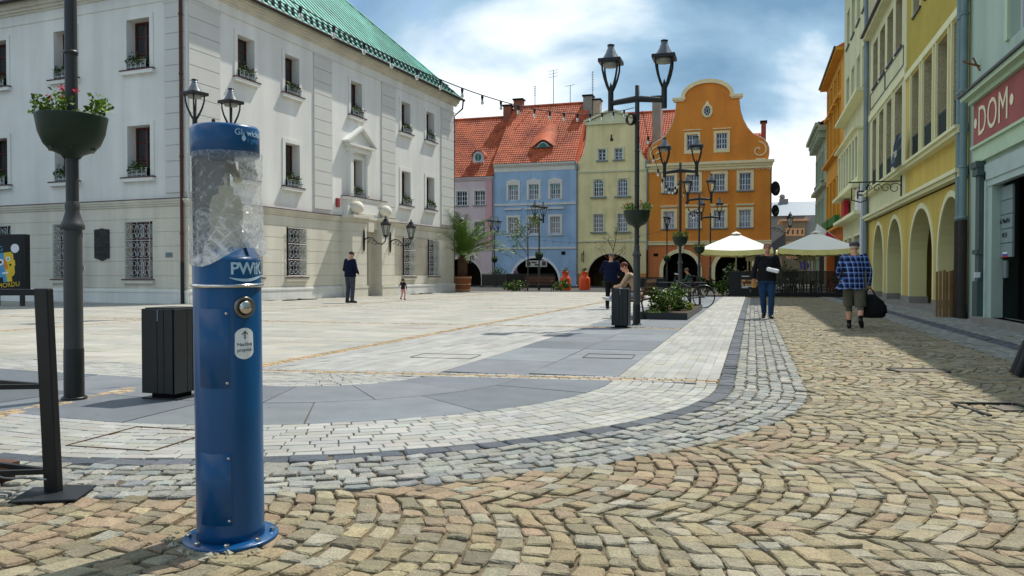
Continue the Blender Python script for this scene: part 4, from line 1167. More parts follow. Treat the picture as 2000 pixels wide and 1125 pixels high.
# satellite dishes on its right edge
for k, (z, rr, lab) in enumerate(((8.25, .62, 'upper black satellite dish on the right edge of the orange house'), (6.4, .5, 'lower black satellite dish on the right edge of the orange house'))):
    t = thing('satellite_dish', lab, 'satellite dish', (-8.95 + WO + .28, YB - .1, z), 0, 'satellite dishes on the orange house')
    b = MB(); b.lathe([(.001, 0), (rr * .5, .04), (rr * .8, .1), (rr, .17), (rr, .19), (.001, .03)], n=24, sx=1); 
    o_ = b.build('dish', BLACK_MATT, t); o_.rotation_euler = (PI / 2, 0, math.radians(40)); o_.scale = (.8, 1, 1)
    b = MB(); b.tube([(0, 0, 0), (-.25, .2, 0)], .03, 6); b.tube([(0, -.02, -rr * .6), (.3, -.5, -.1)], .018, 5); b.build('arm', ZINC, t)
wall_lantern((-8.95 + WO, YB + 1.0, 5.0), PI / 2, 'black wall lantern on a scroll bracket at the orange house corner', 1.35)
# roof aerials
for k, (x, z0, z1, n_, lab) in enumerate(((-19.0, 17.9, 21.3, 3, 'tallest comb aerial on the blue house ridge'), (-20.9, 17.9, 19.9, 6, 'short slim aerial left on the blue house ridge'), (-17.3, 17.9, 19.7, 1, 'small T shaped aerial right on the blue house ridge'), (-15.05, 18.2, 20.9, 8, 'thin aerial above the grey chimney'))):
    b = MB(); b.tube([(0, 0, 0), (0, 0, z1 - z0)], .035, 5)
    for i in range(n_): zz = (z1 - z0) * (1 - .09 * i) - .08; w_ = .12 if n_ > 4 else .5; b.tube([(-w_, 0, zz), (w_ * .9, 0, zz + .12 * (n_ < 5))], .02, 4)
    o_ = b.build('roof_aerial', ZINC); o_.location = (x, YB + 6.35, z0); o_['label'] = lab; o_['category'] = 'aerial'
# sign board in the blue arch, bracket signs
sb = MB(); sb.box(-1.0, 1.0, -.06, 0, 0, .58); sb = sb.build('arch_sign', mat('sign_grey', S(190, 188, 176), .7, var=.1)); sb.location = (-19.0, YB - .06, 1.75); sb['label'] = 'pale lettered signboard hanging in the arch of the blue house'; sb['category'] = 'sign'
for i, (x, w, z) in enumerate(((-.72, .36, .3), (-.2, .5, .4), (.1, .5, .18), (.72, .36, .3))):
    q = MB(); q.box(x - w / 2, x + w / 2, -.075, -.06, z - (.2 if w < .4 else .07), z + (.2 if w < .4 else .07)); q.build('sign_panel', mat('sign_dark', S(66, 66, 66), .7, var=.5, scale=14), sb)
def bracket_sign(loc, rz, label, w=.35, h=.5, m=BLACK):
    t = thing('bracket_sign', label, 'hanging sign', loc, rz)
    b = MB(); b.tube([(0, 0, -.4), (0, 0, .7)], .035, 5); b.tube([(0, 0, .45), (0, -.9, .45)], .025, 5); b.tube([(0, -.05 - .3 + .3 * math.cos(i * .4), .1 + .3 * math.sin(i * .4)) for i in range(14)], .018, 4); b.build('bracket', BLACK, t)
    b = MB(); b.box(-.02, .02, -.85, -.85 + w, -.1 - h * .3, .4); b.build('sign_board', m, t)
bracket_sign((-25.2, YB - .02, 2.3), 0, 'black bracket sign on the pink house wall'); bracket_sign((-14.6, YB - .03, 2.5), 0, 'black bracket sign on the yellow house left of its arch', .2, .7)

# ------------------------------------------------------------------ right-hand row (front walls at X = 4.9, running along the street)
XR = 4.9
def rhouse(name, label, y_far, y_near): return thing(name, label, 'house', (XR, y_far, 0), -PI / 2)
def shell(par, W, H, m, roof=None, dep=11, over=.45):
    """Side walls, back wall and a pitched roof behind the street front."""
    b = MB(); b.quad((0, dep, 0), (0, .0, 0), (0, 0, H), (0, dep, H)); b.quad((W, 0, 0), (W, dep, 0), (W, dep, H), (W, 0, H)); b.quad((W, dep, 0), (0, dep, 0), (0, dep, H), (W, dep, H)); b.build('side_wall', m, par)
    r = MB(); r.add([(0, -over, H), (W, -over, H), (W, dep / 2, H + 3.2), (0, dep / 2, H + 3.2), (0, dep, H), (W, dep, H)], [(0, 1, 2, 3), (3, 2, 5, 4), (0, 3, 4), (1, 5, 2), (0, 4, 5, 1)]); r.build('roof', TILE, par)
    g_ = MB(); g_.box(0, W, -over, .05, H - .18, H - .005); g_.build('eaves', m, par)
    g_ = MB(); g_.tube([(0, -over - .05, H), (W, -over - .05, H)], .07, 6); g_.build('gutter', DARK_METAL, par)
SLATE_RAIL = mat('dark_green_rail', S(44, 62, 58), .6, var=.15)
def arcade(par, arches, W, H, zspring, mw, depth=.48):
    mb = MB(); wall(mb, 0, W, 0, H, [(a, b, 0, 3.06, 3.06 - zspring) for a, b in arches], 0, depth, 0, 1); mb.build('arcade_wall', [mw, ARCH_IN], par)
    for a, b in arches: arch_band(MB(), a, b, zspring, 3.06 - zspring, .16, -.035, 0, 0, zspring - .3).build('arch_trim', TRIM_Y, par)
    p = MB(); p.quad((0, 3.2, 0), (W, 3.2, 0), (W, 3.2, 3.4), (0, 3.2, 3.4)); p.quad((0, depth, 3.2), (0, 3.2, 3.2), (W, 3.2, 3.2), (W, depth, 3.2)); p.build('arcade_back_wall', GOLD_W, par)
    p = MB(); p.box(0, W, -.12, 3.2, 0, .12); p.build('arcade_step', CONCRETE, par)
    xs = [0] + [v for ab in arches for v in ab] + [W]
    for a, b in zip(xs[::2], xs[1::2]):
        if b - a > .1: p = MB(); p.box(a - .03, b + .03, -.04, depth + .04, .12, .34); p.build('pier_plinth', CONCRETE, par)
def tallwins(par, wins, z0, z1, jamb, frm, rail=True, bars=6):
    for a, b in wins:
        w = window(par, I4, a, b, z0, z1, .42, WHITE_PAINT, GLASS, (.5,), [i / bars for i in range(1, bars)], .06, .045)
        if rail:
            r = MB(); r.box(a, b, .02, .05, z0 + .02, z0 + .06); r.box(a, b, .02, .05, z0 + .78, z0 + .83)
            n = int((b - a) / .09)
            for i in range(n): x = a + (b - a) * (i + .5) / n; r.box(x - .022, x + .022, .025, .045, z0 + .06, z0 + .84)
            r.build('railing', SLATE_RAIL, w)
# -- cream house with arcade (Y 29.3 to 38)
RC = rhouse('cream_arcaded_house', 'cream house over two arches with bracket sign on the right', 38.0, 29.3); W = 8.7
aC = [(38 - 36.4, 38 - 33.75), (38 - 32.75, 38 - 29.75)]
arcade(RC, aC, W, 3.35, 1.55, GOLD_W)
wC = [(38 - 37.1 + 1.86 * i, 38 - 37.1 + 1.86 * i + 1.45) for i in range(4)]
wC2 = [(a + .05, b - .1, 9.0, 10.9) for a, b in wC]
mb = MB(); wall(mb, 0, W, 3.4, 11.5, [(a, b, 4.66, 7.62) for a, b in wC] + wC2, 0, .44, 0, 1); mb.build('wall', [CRM_W, TERRAZZO], RC)
tallwins(RC, wC, 4.66, 7.62, None, None)
for o in wC2: window(RC, I4, *o, .4, WHITE_PAINT, GLASS, (.5,), (.33, .66), .06, .045, None, (.05, .06, .06, DARK_METAL))
k = MB(); k.box(0, W, -.2, .02, 3.4, 3.5); k.box(0, W, -.28, .02, 3.5, 3.6); k.build('low_cornice', TRIM_Y, RC)
k = MB(); k.box(0, W, -.22, .02, 4.46, 4.56); k.box(0, W, -.3, .02, 4.56, 4.64); k.build('ledge', TRIM_Y, RC)
k = MB(); k.box(0, W, -.06, .02, 7.74, 8.0); k.build('string_course', TRIM_Y, RC)
for i in range(3): k = MB(); x = wC[i][1]; k.box(x + .02, x + .1, -.05, 0, 4.64, 7.74); k.build('window_fin', TRIM_Y, RC)
for a, b in ((.3, 4.2), (4.3, 8.2)):
    k = MB(); k.box(a, b, -.02, 0, 8.2, 8.24); k.box(a, b, -.02, 0, 8.86, 8.9); k.box(a, a + .04, -.02, 0, 8.24, 8.86); k.box(b - .04, b, -.02, 0, 8.24, 8.86); k.build('panel_moulding', DARK_METAL, RC)
shell(RC, W, 11.5, CRM_W, over=.3)
dp = MB(); dp.tube([(-.02, -.12, .2), (-.02, -.12, 11.4)], .085, 10); dp.build('downpipe', ZINC, RC)
# -- golden house with arcade (Y 21.5 to 29.3)
RG = rhouse('golden_arcaded_house', 'golden yellow house over two arches with tall narrow windows', 29.28, 21.2); W = 8.08; b0 = 29.28
aG = [(b0 - 28.3, b0 - 24.9), (b0 - 24.2, b0 - 21.45)]
arcade(RG, aG, W, 3.35, 1.55, GOLD_W)
wG = [(b0 - 28.25 + 1.85 * i, b0 - 28.25 + 1.85 * i + 1.38) for i in range(4)]
wG2 = [(a + .1, b - .1, 9.3, 11.0) for a, b in wG]
mb = MB(); wall(mb, 0, W, 3.4, 7.7, [(a, b, 4.66, 7.45) for a, b in wG], 0, .44, 0, 1); mb.build('wall', [GOLD_W, TERRAZZO], RG)
mb = MB(); wall(mb, 0, W, 7.7, 11.5, wG2, 0, .44, 0, 1); mb.build('upper_wall', [OLIVE_W, TERRAZZO], RG)
tallwins(RG, wG, 4.66, 7.45, None, None)
for o in wG2: window(RG, I4, *o, .4, WHITE_PAINT, GLASS, (.5,), (.33, .66), .06, .045, (.06, .04, TRIM_Y), (.05, .06, .06, DARK_METAL))
k = MB(); k.box(0, W, -.2, .02, 3.4, 3.5); k.box(0, W, -.28, .02, 3.5, 3.6); k.build('low_cornice', TRIM_Y, RG)
k = MB(); k.box(0, W, -.22, .02, 4.46, 4.56); k.box(0, W, -.3, .02, 4.56, 4.64); k.build('ledge', TRIM_Y, RG)
k = MB(); k.box(0, W, -.07, .02, 7.52, 7.72); k.build('string_course', TRIM_Y, RG)
for a, b in wG:
    for x in (a - .09, b + .01): k = MB(); k.box(x, x + .08, -.06, 0, 4.64, 7.52); k.build('window_fin', TRIM_Y, RG)
shell(RG, W, 11.5, OLIVE_W, over=.3)
# torn dark banner hanging over the ledge
t = MB(); V = []; nb = 14
for j in range(9):
    for i in range(nb + 1):
        u = i / nb; z = 5.6 - j * .13; V.append((.25 + u * 1.15 - .04 * j + .05 * math.sin(j * 1.3 + u * 4), -.34 - .03 * math.sin(u * 9 + j) - .02 * j, z + .12 * math.sin(u * 3.0) - u * .1))
t.add(V, [(j * (nb + 1) + i, j * (nb + 1) + i + 1, (j + 1) * (nb + 1) + i + 1, (j + 1) * (nb + 1) + i) for j in range(8) for i in range(nb)], 0, True)
t = t.build('banner', mat('banner_dark', S(44, 58, 74), .8, var=.7, scale=3, alt=S(120, 132, 140), altw=(.56, .62))); t.location = (XR, b0, 0); t.rotation_euler = (0, 0, -PI / 2); t['label'] = 'dark blue crumpled banner hanging over the golden house ledge'; t['category'] = 'banner'
text('TEJE3', .26, Matrix.Translation((.85, -.46, 4.98)), WHITE, t)
# -- wrought iron bracket with square letter sign on the cream house
t = thing('bracket_sign', 'wrought iron bracket with an open square letter sign, cream house', 'hanging sign', (XR, 29.95, 4.15), -PI / 2)
b = MB(); b.tube([(0, -.02, -.42), (0, -.02, .32)], .03, 6); b.tube([(0, 0, .12), (0, -1.7, .12)], .022, 6)
for k in range(4):
    c = -.22 - k * .28; rr = .2 - k * .03; b.tube([(0, c + rr * (1 - .045 * i) * math.cos(i * .5), -.02 - .02 * k - (rr - .16) + rr * (1 - .045 * i) * math.sin(i * .5) - .06) for i in range(15)], .014, 5)
b.build('bracket', BLACK, t)
b = MB(); b.tube([(0, -1.0, .12), (0, -1.1, -.08), (0, -1.1, -.5), (0, -1.3, -.58), (0, -1.6, -.5), (0, -1.6, -.1), (0, -1.45, -.1)], .022, 5); b.tube([(0, -1.4, -.2), (0, -1.4, -.46)], .028, 5); b.tube([(0, -1.4, -.2), (0, -1.2, -.2)], .028, 5); b.tube([(0, -1.4, -.33), (0, -1.25, -.33)], .028, 5); b.tube([(0, -1.35, .12), (0, -1.35, -.2)], .012, 4); b.build('letter_sign', BLACK, t)
# -- tall cream house further on (Y 38 to 48.4)
R2 = rhouse('tall_cream_house', 'tall pale cream house with bay window and shop signs', 48.4, 38.0); W = 10.4; b0 = 48.4
rows = [(9.75, 11.75, 4), (13.4, 15.4, 4)]
ops = [(1.2 + 2.2 * i, 1.2 + 2.2 * i + 1.3, z0, z1) for z0, z1, n in rows for i in range(n)]
lowO = [(1.0, 2.4, .6, 2.95), (2.9, 4.4, .6, 2.95), (5.2, 7.6, .3, 2.95), (8.2, 9.4, 0.1, 2.6)]
mb = MB(); wall(mb, 0, W, 0, 17.0, ops + lowO, 0, .25); mb.build('wall', CRM_W, R2)
for o in ops: window(R2, I4, *o, .2, WHITE_PAINT, GLASS, (.5,), (.66,), .07, .05, None, (.06, .06, .08, DARK_METAL))
for o in lowO: window(R2, I4, *o, .2, WHITE_PAINT, GLASS, (.5,), (.75,), .07, .05, (.12, .04, TRIM_Y))
bay = MB(); bay.box(.6, 9.4, -.35, 0, 5.2, 5.55); bay.box(.6, 9.4, -.35, 0, 7.45, 7.7); bay.box(.5, 9.5, -.55, 0, 7.7, 7.8)
for i in range(8): x = .62 + i * 1.22; bay.box(x, x + .26, -.35, 0, 5.55, 7.45)
bay = bay.build('bay', TRIM_Y, R2)
for i in range(7): x = .88 + i * 1.22; k = MB(); k.quad((x, -.28, 5.55), (x + .96, -.28, 5.55), (x + .96, -.28, 7.45), (x, -.28, 7.45)); k.build('pane', GLASS_CURT, bay)
k = MB(); k.box(.4, 9.6, -.62, 0, 5.05, 5.2); k.build('bay_ledge', TRIM_Y, R2)
for z, p in ((9.3, .5), (3.78, .55)): k = MB(); k.box(.2, 9.9, -p, 0, z, z + .16); k.build('ledge', TRIM_Y, R2)
shell(R2, W, 17.0, CRM_W)
k = MB(); k.tube([(W - .1, -.15, 0), (W - .1, -.15, 17)], .09, 8); k.build('downpipe', ZINC, R2)
k = MB(); k.box(W - .75, W - .3, -.28, 0, 0, 5.05); k.build('white_pier', WHITE_PAINT, R2)
for (x0, x1, z0, z1, m, lab) in ((8.2, 9.1, 4.0, 5.0, WHITE, 'white shop sign with grey lettering under the bay window'), (2.2, 3.6, 4.15, 4.95, mat('sign_crimson', S(176, 30, 44), .5, var=.3, scale=3), 'red shop sign under the bay window')):
    t = MB(); t.box(x0, x1, -.32, -.1, z0, z1); t = t.build('shop_sign', m); t.location = (XR, 48.4, 0); t.rotation_euler = (0, 0, -PI / 2); t['label'] = lab; t['category'] = 'sign'
    if m is WHITE:
        for i, s in enumerate((.1, .2, .12)): text(['Salon', 'Anna', 'Beata'][i] if 0 else '—' * (4 - i % 2), .18, Matrix.Translation(((x0 + x1) / 2, -.325, z1 - .25 - i * .26)), POST_GREY, t)
    else: text('RR', .5, Matrix.Translation(((x0 + x1) / 2, -.325, (z0 + z1) / 2)), mat('dark_red', S(70, 14, 20), .5), t) if 0 else None
# -- orange house (Y 48.5 to 59.4)
R3 = rhouse('orange_street_house', 'narrow amber house on the right with green flower boxes and shop below', 59.4, 48.5); W = 10.9
AMB = mat('amber_plaster', S(214, 152, 54), .85, var=.08, scale=.5, streak=.1)
ops = [(1.1 + 2.3 * i, 2.2 + 2.3 * i, z0, z1) for z0, z1 in ((8.6, 11.3), (4.5, 7.0), (12.0, 13.2)) for i in range(4)]
mb = MB(); wall(mb, 0, W, 3.7, 14.0, ops, 0, .25); mb.build('wall', AMB, R3)
mb = MB(); wall(mb, 0, W, 0, 3.7, [(.8, 10.2, .2, 3.0)], 0, .5); mb.build('shop_front', mat('shop_orange', S(186, 96, 34), .7), R3)
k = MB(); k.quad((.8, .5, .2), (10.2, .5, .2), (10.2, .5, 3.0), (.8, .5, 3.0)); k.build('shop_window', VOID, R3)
for i, o in enumerate(ops):
    w = window(R3, I4, *o, .2, mat('brown_frame', S(110, 70, 34), .6), GLASS, (.5,), (.7,), .07, .05, (.12, .06, AMB))
    if i < 4: k = MB(); k.box(o[0] - .3, o[1] + .3, -.25, 0, 11.42, 11.6); k.build('hood_mould', AMB, w)
for z in (8.3, 3.75): k = MB(); k.box(0, W, -.3, 0, z, z + .15); k.build('string_course', AMB, R3)
shell(R3, W, 14.0, AMB)
for i in range(2):
    t = MB(); t.box(1.0 + 5.0 * i, 5.2 + 5 * i, -.38, -.12, 4.0, 4.5); t = t.build('green_planter', mat('box_green', S(24, 110, 50), .5, var=.15)); t.location = (XR, 59.4, 0); t.rotation_euler = (0, 0, -PI / 2)
    t['label'] = ['green sill planter on the amber house, farther one', 'green sill planter on the amber house, nearer one'][i]; t['category'] = 'planter'; t['group'] = 'green sill planters'
# -- grey-green house at the end (Y 59.4 to 69)
R4 = rhouse('grey_green_house', 'grey green house with bracketed cornice at the end of the row', 69.2, 59.45); W = 9.7
GG = mat('grey_green_plaster', S(160, 172, 148), .85, var=.1, scale=.5, streak=.12)
ops = [(1.0 + 2.9 * i, 2.2 + 2.9 * i, z0, z1) for z0, z1 in ((8.0, 10.0), (4.6, 6.6)) for i in range(3)]
mb = MB(); wall(mb, 0, W, 0, 11.4, ops + [(1, 8.6, .3, 3)], 0, .25); mb.build('wall', GG, R4)
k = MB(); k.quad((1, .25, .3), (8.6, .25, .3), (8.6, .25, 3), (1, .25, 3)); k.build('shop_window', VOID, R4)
for o in ops: window(R4, I4, *o, .2, WHITE_PAINT, GLASS, (.5,), (.7,), .07, .05, (.14, .08, GG), (.2, .14, .2, GG))
k = MB(); k.box(-.2, W, -.55, 0, 11.2, 11.5); k.box(-.3, W, -.75, 0, 11.5, 11.75); k.build('cornice', GG, R4)
for i in range(13): k = MB(); k.box(.1 + i * .75, .4 + i * .75, -.5, 0, 10.75, 11.2); k.build('cornice_bracket', GG, R4)
k = MB(); k.box(-.1, W, -.35, 0, 7.3, 7.55); k.build('string_course', GG, R4)
shell(R4, W, 11.75, GG)
# -- mint house with the red fascia (Y -2 to 21.1)
R5 = rhouse('mint_shop_house', 'mint green house with red lettered fascia over a dark doorway', 21.1, -2); W = 23.1; b0 = 21.1
dO = [(b0 - 19.2, b0 - 16.2, .12, 3.3), (b0 - 14.8, b0 - 11.5, .6, 3.3)]
upO = [(b0 - 18.05, b0 - 16.75, 5.75, 8.3), (b0 - 15.0, b0 - 13.6, 5.75, 8.3), (b0 - 12, b0 - 10.6, 5.75, 8.3)]
mb = MB(); wall(mb, 0, W, 0, 9.6, dO + upO, 0, .22); mb.build('wall', MINT, R5)
for o in upO: window(R5, I4, *o, .18, WHITE_PAINT, GLASS_CURT, (.5,), (.7,), .08, .05, (.2, .06, MINT_T))
k = MB(); k.box(.75, 13, -.1, 0, 3.55, 3.9); k.box(.7, 13, -.2, 0, 4.9, 5.0); k.box(.6, 13, -.34, 0, 5.0, 5.1); k.box(.75, 13, -.16, 0, 3.88, 3.94); k.build('fascia_moulding', MINT_T, R5)
k = MB(); k.box(.56, 13, -.4, 0, 5.102, 5.15); k.build('fascia_flashing', DARK_METAL, R5)
fs_ = MB(); fs_.box(.85, 12.8, -.12, 0, 3.96, 4.88); fs_ = fs_.build('fascia_board', SIGN_RED, R5)
text('\u2022DOM\u2022', .92, Matrix.Translation((2.35, -.13, 4.4)), LETTER, R5, spacing=1.05)
k = MB(); k.tube([(.06, -.14, 0), (.06, -.14, 2.35)], .10, 10); k.tube([(-.32 - .0, -.14, 0), (-.32, -.14, 2.35)], .1, 10); k = k.build('downpipe_foot', mat('rusty_iron', S(48, 42, 38), .7, var=.4, scale=3), R5)
for x in (.06, -.32):
    k = MB(); k.tube([(x, -.14, 2.35), (x, -.14, 9.5)], .085, 10)
    for z in (2.4, 3.6, 5.4, 7.2): k.lathe([(.085, -.03), (.1, -.03), (.1, .03), (.085, .03)], (x, -.14, z), 10)
    k.build('downpipe', mat('zinc_green', S(112, 136, 138), .5, metal=.2, var=.2, scale=1), R5)
k = MB(); k.box(.95, 1.35, -.14, 0, 0, .9); k.box(1.0, 1.3, -.1, 0, .9, 3.3); k.box(.95, 1.38, -.16, 0, 3.25, 3.5); k.box(.93, 1.4, -.19, 0, 3.42, 3.56); k.box(.95, 1.35, -.15, 0, 1.5, 1.6); k.build('shop_pilaster', mat('slate_green', S(72, 88, 86), .6, var=.15), R5)
k = MB(); k.box(1.5, 1.6, -.05, .15, .12, 3.3); k.box(1.5, 5.2, -.05, .15, 3.1, 3.45); k.box(1.6, 5.0, -.02, .12, 2.96, 3.1); k.build('door_frame', mat('pale_frame', S(176, 196, 190), .5), R5)
k = MB(); k.box(1.42, 5.2, -.3, .3, 0, .12); k.build('door_step', CONCRETE, R5)
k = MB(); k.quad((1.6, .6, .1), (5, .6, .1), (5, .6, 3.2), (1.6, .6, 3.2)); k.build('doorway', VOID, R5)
k = MB(); k.box(5.0, 5.25, -.12, .1, .1, 3.3); k.build('door_jamb', mat('pale_frame', S(176, 196, 190), .5), R5)
names = ['', '', '\u25b2 MindPol', 'MCN', '']
for i in range(5):
    z1 = 2.9 - i * .3
    t = MB(); t.box(1.72, 2.72, .16, .2, z1 - .285, z1); t = t.build('name_plate', mat('plate_grey', S(128, 146, 146), .5, var=.08), R5)
    if names[i]: text(names[i], .15 if i != 4 else .09, Matrix.Translation((2.22, .155, z1 - .13)), BLACK, t)
for i, c in enumerate((S(238, 238, 238), S(30, 60, 160), S(200, 30, 40))): k = MB(); k.box(2.12, 2.42, .15, .158, 1.48 - i * .035, 1.515 - i * .035); k.build('flag_print', mat('flag%d' % i, c, .5), R5)
k = MB(); k.box(2.1, 2.35, .16, .2, .98, 1.34); k.build('entry_phone', ZINC, R5)
k = MB(); k.box(1.36, 1.46, -.2, -.1, .98, 1.1); k.build('bell_box', WHITE_PAINT, R5)
k = MB(); k.tube([(.92, -.02, 5.75), (.92, -.3, 5.85), (.86, -.34, 5.9)], .025, 6); k.tube([(.92, -.02, 5.65), (.92, -.16, 5.95)], .02, 6); k.build('flag_holder', mat('rust_brown', S(110, 74, 44), .7), R5)
shell(R5, W, 9.6, MINT, over=.3)
# -- houses beyond, seen through the gap
F1 = thing('grey_warehouse', 'long grey blue metal roofed building in the distance behind the parasols', 'building', (-1.5, 112, 0))
k = MB(); k.box(0, 14, 0, 12, 0, 9.0); k.build('wall', CONCRETE, F1)
k = MB(); k.add([(-.3, -.4, 8.9), (14.3, -.4, 8.9), (13.2, 5, 11.2), (.6, 5, 11.2), (-.3, 12.4, 8.9), (14.3, 12.4, 8.9)], [(0, 1, 2, 3), (3, 2, 5, 4), (0, 3, 4), (1, 5, 2)]); k.build('roof', mat('blue_grey_metal', S(112, 128, 140), .5, var=.15), F1)
k = MB(); k.box(5.0, 6.2, 4.4, 5.2, 10.6, 11.6); k.sphere((5.4, 4.8, 11.9), .4, 10); k.build('chimney', CONCRETE, F1)
F2 = thing('distant_brown_house', 'distant brown grey house with peach framed small windows', 'building', (3.3, 98, 0))
ops = [(.55 + .52 * i, .75 + .52 * i, 5.75, 6.3) for i in range(4)] + [(.6 + .85 * i, .95 + .85 * i, 3.2, 4.7) for i in range(3)]
BRN = mat('brown_render', S(132, 118, 96), .9, var=.12)
mb = MB(); wall(mb, 0, 2.7, 0, 7.3, ops, 0, .2); mb.build('wall', BRN, F2)
PEACH = mat('peach_paint', S(220, 164, 120), .8)
k = MB(); wall(k, .4, 2.45, 5.55, 6.45, ops[:4], -.04, .1); k.build('window_band', PEACH, F2); k = MB(); wall(k, .4, 2.75, 2.9, 4.9, ops[4:], -.04, .1); k.build('window_band', PEACH, F2)
for o in ops: k = MB(); k.quad((o[0], .15, o[2]), (o[1], .15, o[2]), (o[1], .15, o[3]), (o[0], .15, o[3])); k.build('pane', GLASS_CURT if o[3] < 5 else GLASS, F2)
k = MB(); k.box(-.3, 2.9, -.3, 8, 7.3, 7.5); k.build('roof', PEACH, F2)
k = MB(); k.box(2.7, 7.0, .3, 9, 0, 7.9); k.build('side_wing', mat('side_grey', S(140, 142, 140), .9, var=.1), F2)
F3 = thing('distant_low_house', 'low dark roofed house in the gap beside the orange house', 'building', (.5, 92, 0))
k = MB(); k.box(0, 2.6, 0, 8, 0, 3.2); k.build('wall', BRN, F3); k = MB(); k.add([(-.3, -.3, 3.1), (2.9, -.3, 5.6), (2.9, 8, 5.6), (-.3, 8, 3.1), (2.9, -.3, 3.1)], [(0, 1, 2, 3), (0, 4, 1)]); k.build('roof', mat('slate_roof', S(70, 72, 74), .8, var=.2), F3)

# ------------------------------------------------------------------ drinking-water pump wrapped in film
PB = mat('pump_blue', S(0, 72, 122), .32, var=.10, scale=3, spec=.4, coat=.15, fine=.04)
CHROME = mat('brushed_steel', (.62, .6, .57), .22, metal=1.0, var=.1)
PUMP = thing('water_pump', 'blue round drinking water column wrapped in clear film at the front', 'water pump', (-1.985, 2.665, .0), math.radians(64.5))
PUMP.rotation_euler = (math.radians(.5), math.radians(-.8), math.radians(64.5)); PUMP.scale = (1, 1, .982)
PR = .128
def ring(a): return (PR * math.sin(a), -PR * math.cos(a))      # angle 0 = front (-y), positive to the viewer's right
b = MB(); b.lathe([(.001, .012), (PR + .002, .012), (PR, .05), (PR, 1.12), (PR - .004, 1.135), (PR - .02, 1.142), (.001, 1.142)], n=56); b.build('column', PB, PUMP)
b = MB(); b.lathe([(.001, .0), (.179, .0), (.182, .003), (.182, .012), (.178, .016), (PR, .018)], n=48); b = b.build('base_flange', PB, PUMP)
for i in range(8):
    a = 2 * PI * i / 8 + .2; k = MB(); k.lathe([(.001, .03), (.009, .03), (.011, .027), (.011, .016)], (.157 * math.cos(a), .157 * math.sin(a), 0), 6, smooth=False); k.build('bolt', CHROME, b)
b = MB(); b.lathe([(PR, 1.018), (PR + .008, 1.02), (PR + .011, 1.026), (PR + .008, 1.032), (PR, 1.034)], n=56); b.build('steel_band', CHROME, PUMP)
b = MB(); b.lathe([(.001, 1.535), (.12, 1.535), (PR + .001, 1.542), (PR + .001, 1.645), (PR - .006, 1.656), (.001, 1.66)], n=56); b.build('cap', PB, PUMP)
# niche: curved rear shell, sloping floor, spout and the pale tower cut-out
b = MB(); b.lathe([(PR - .004, 1.142), (PR - .004, 1.536)], n=26, a0=math.radians(55), a1=math.radians(150)); b.lathe([(PR - .016, 1.536), (PR - .016, 1.142)], n=26, a0=math.radians(55), a1=math.radians(150)); b.build('niche_shell', mat('niche_slate', S(140, 146, 148), .5, var=.2), PUMP)
b = MB(); b.add([(-.08, -.07, 1.143), (.1, -.07, 1.143), (.12, .04, 1.2), (-.09, .05, 1.175)], [(0, 1, 2, 3)]); b.add([(.04, -.1, 1.143), (.125, .0, 1.143), (.1, .06, 1.23)], [(0, 1, 2)]); b.build('basin', PB, PUMP)
SILH = mat('tower_print', S(196, 186, 160), .7, var=.15, scale=6)
tw = [(-.062, 1.15), (.062, 1.15), (.062, 1.35), (.05, 1.385), (.028, 1.395), (.028, 1.425), (.008, 1.43), (.004, 1.478), (-.004, 1.478), (-.008, 1.43), (-.028, 1.425), (-.028, 1.395), (-.05, 1.385), (-.062, 1.35)]
b = MB(Matrix.Rotation(math.radians(-28), 4, 'Z')); b.prism(tw, .03, .045); b.build('tower_panel', SILH, PUMP)
b = MB(); b.tube([(.03, .02, 1.54), (.03, -.0, 1.49), (.03, -.035, 1.46), (.03, -.04, 1.44)], .016, 10); b.build('spout', mat('brass', (.55, .38, .16), .35, metal=1.0), PUMP)
# side hatches with screws
for z0, z1, a0, a1 in ((.63, .94, -78, -26), (.09, .375, -80, -26)):
    b = MB(); n = 14; V = []
    for i in range(n + 1):
        a = math.radians(a0 + (a1 - a0) * i / n)
        for q, z in ((.0, z0), (.005, z0 + .003), (.005, z1 - .003), (.0, z1)): V.append(((PR + q) * math.sin(a), -(PR + q) * math.cos(a), z))
    b.add(V, [(i * 4 + k, (i + 1) * 4 + k, (i + 1) * 4 + k + 1, i * 4 + k + 1) for i in range(n) for k in range(3)], 0, True)
    b.add(V[:4], [(0, 1, 2, 3)]); b.add(V[-4:], [(3, 2, 1, 0)]); h_ = b.build('hatch', PB, PUMP)
    for z in (z0 + .02, z1 - .02):
        a = math.radians(a1 - 4); k = MB(Matrix.Translation(((PR + .005) * math.sin(a), -(PR + .005) * math.cos(a), z)) @ Matrix.Rotation(a, 4, 'Z') @ Matrix.Rotation(PI / 2, 4, 'X')); k.lathe([(.006, 0), (.0055, .003), (.001, .004)], n=10); k.build('screw', CHROME, h_)
# push button
def onpump(a, z, q=0.0): return Matrix.Translation(((PR + q) * math.sin(a), -(PR + q) * math.cos(a), z)) @ Matrix.Rotation(a, 4, 'Z') @ Matrix.Rotation(PI / 2, 4, 'X')
b = MB(onpump(0, .942, -.004)); b.lathe([(.042, 0), (.042, .012), (.038, .015), (.030, .012), (.029, .004), (.001, .004)], n=28, sy=1.0); b = b.build('button_bezel', mat('dark_steel', (.22, .2, .18), .35, metal=.9), PUMP)
k = MB(onpump(0, .942, .0)); k.lathe([(.026, 0), (.026, .014), (.022, .02), (.001, .021)], n=24); k.build('push_button', CHROME, b)
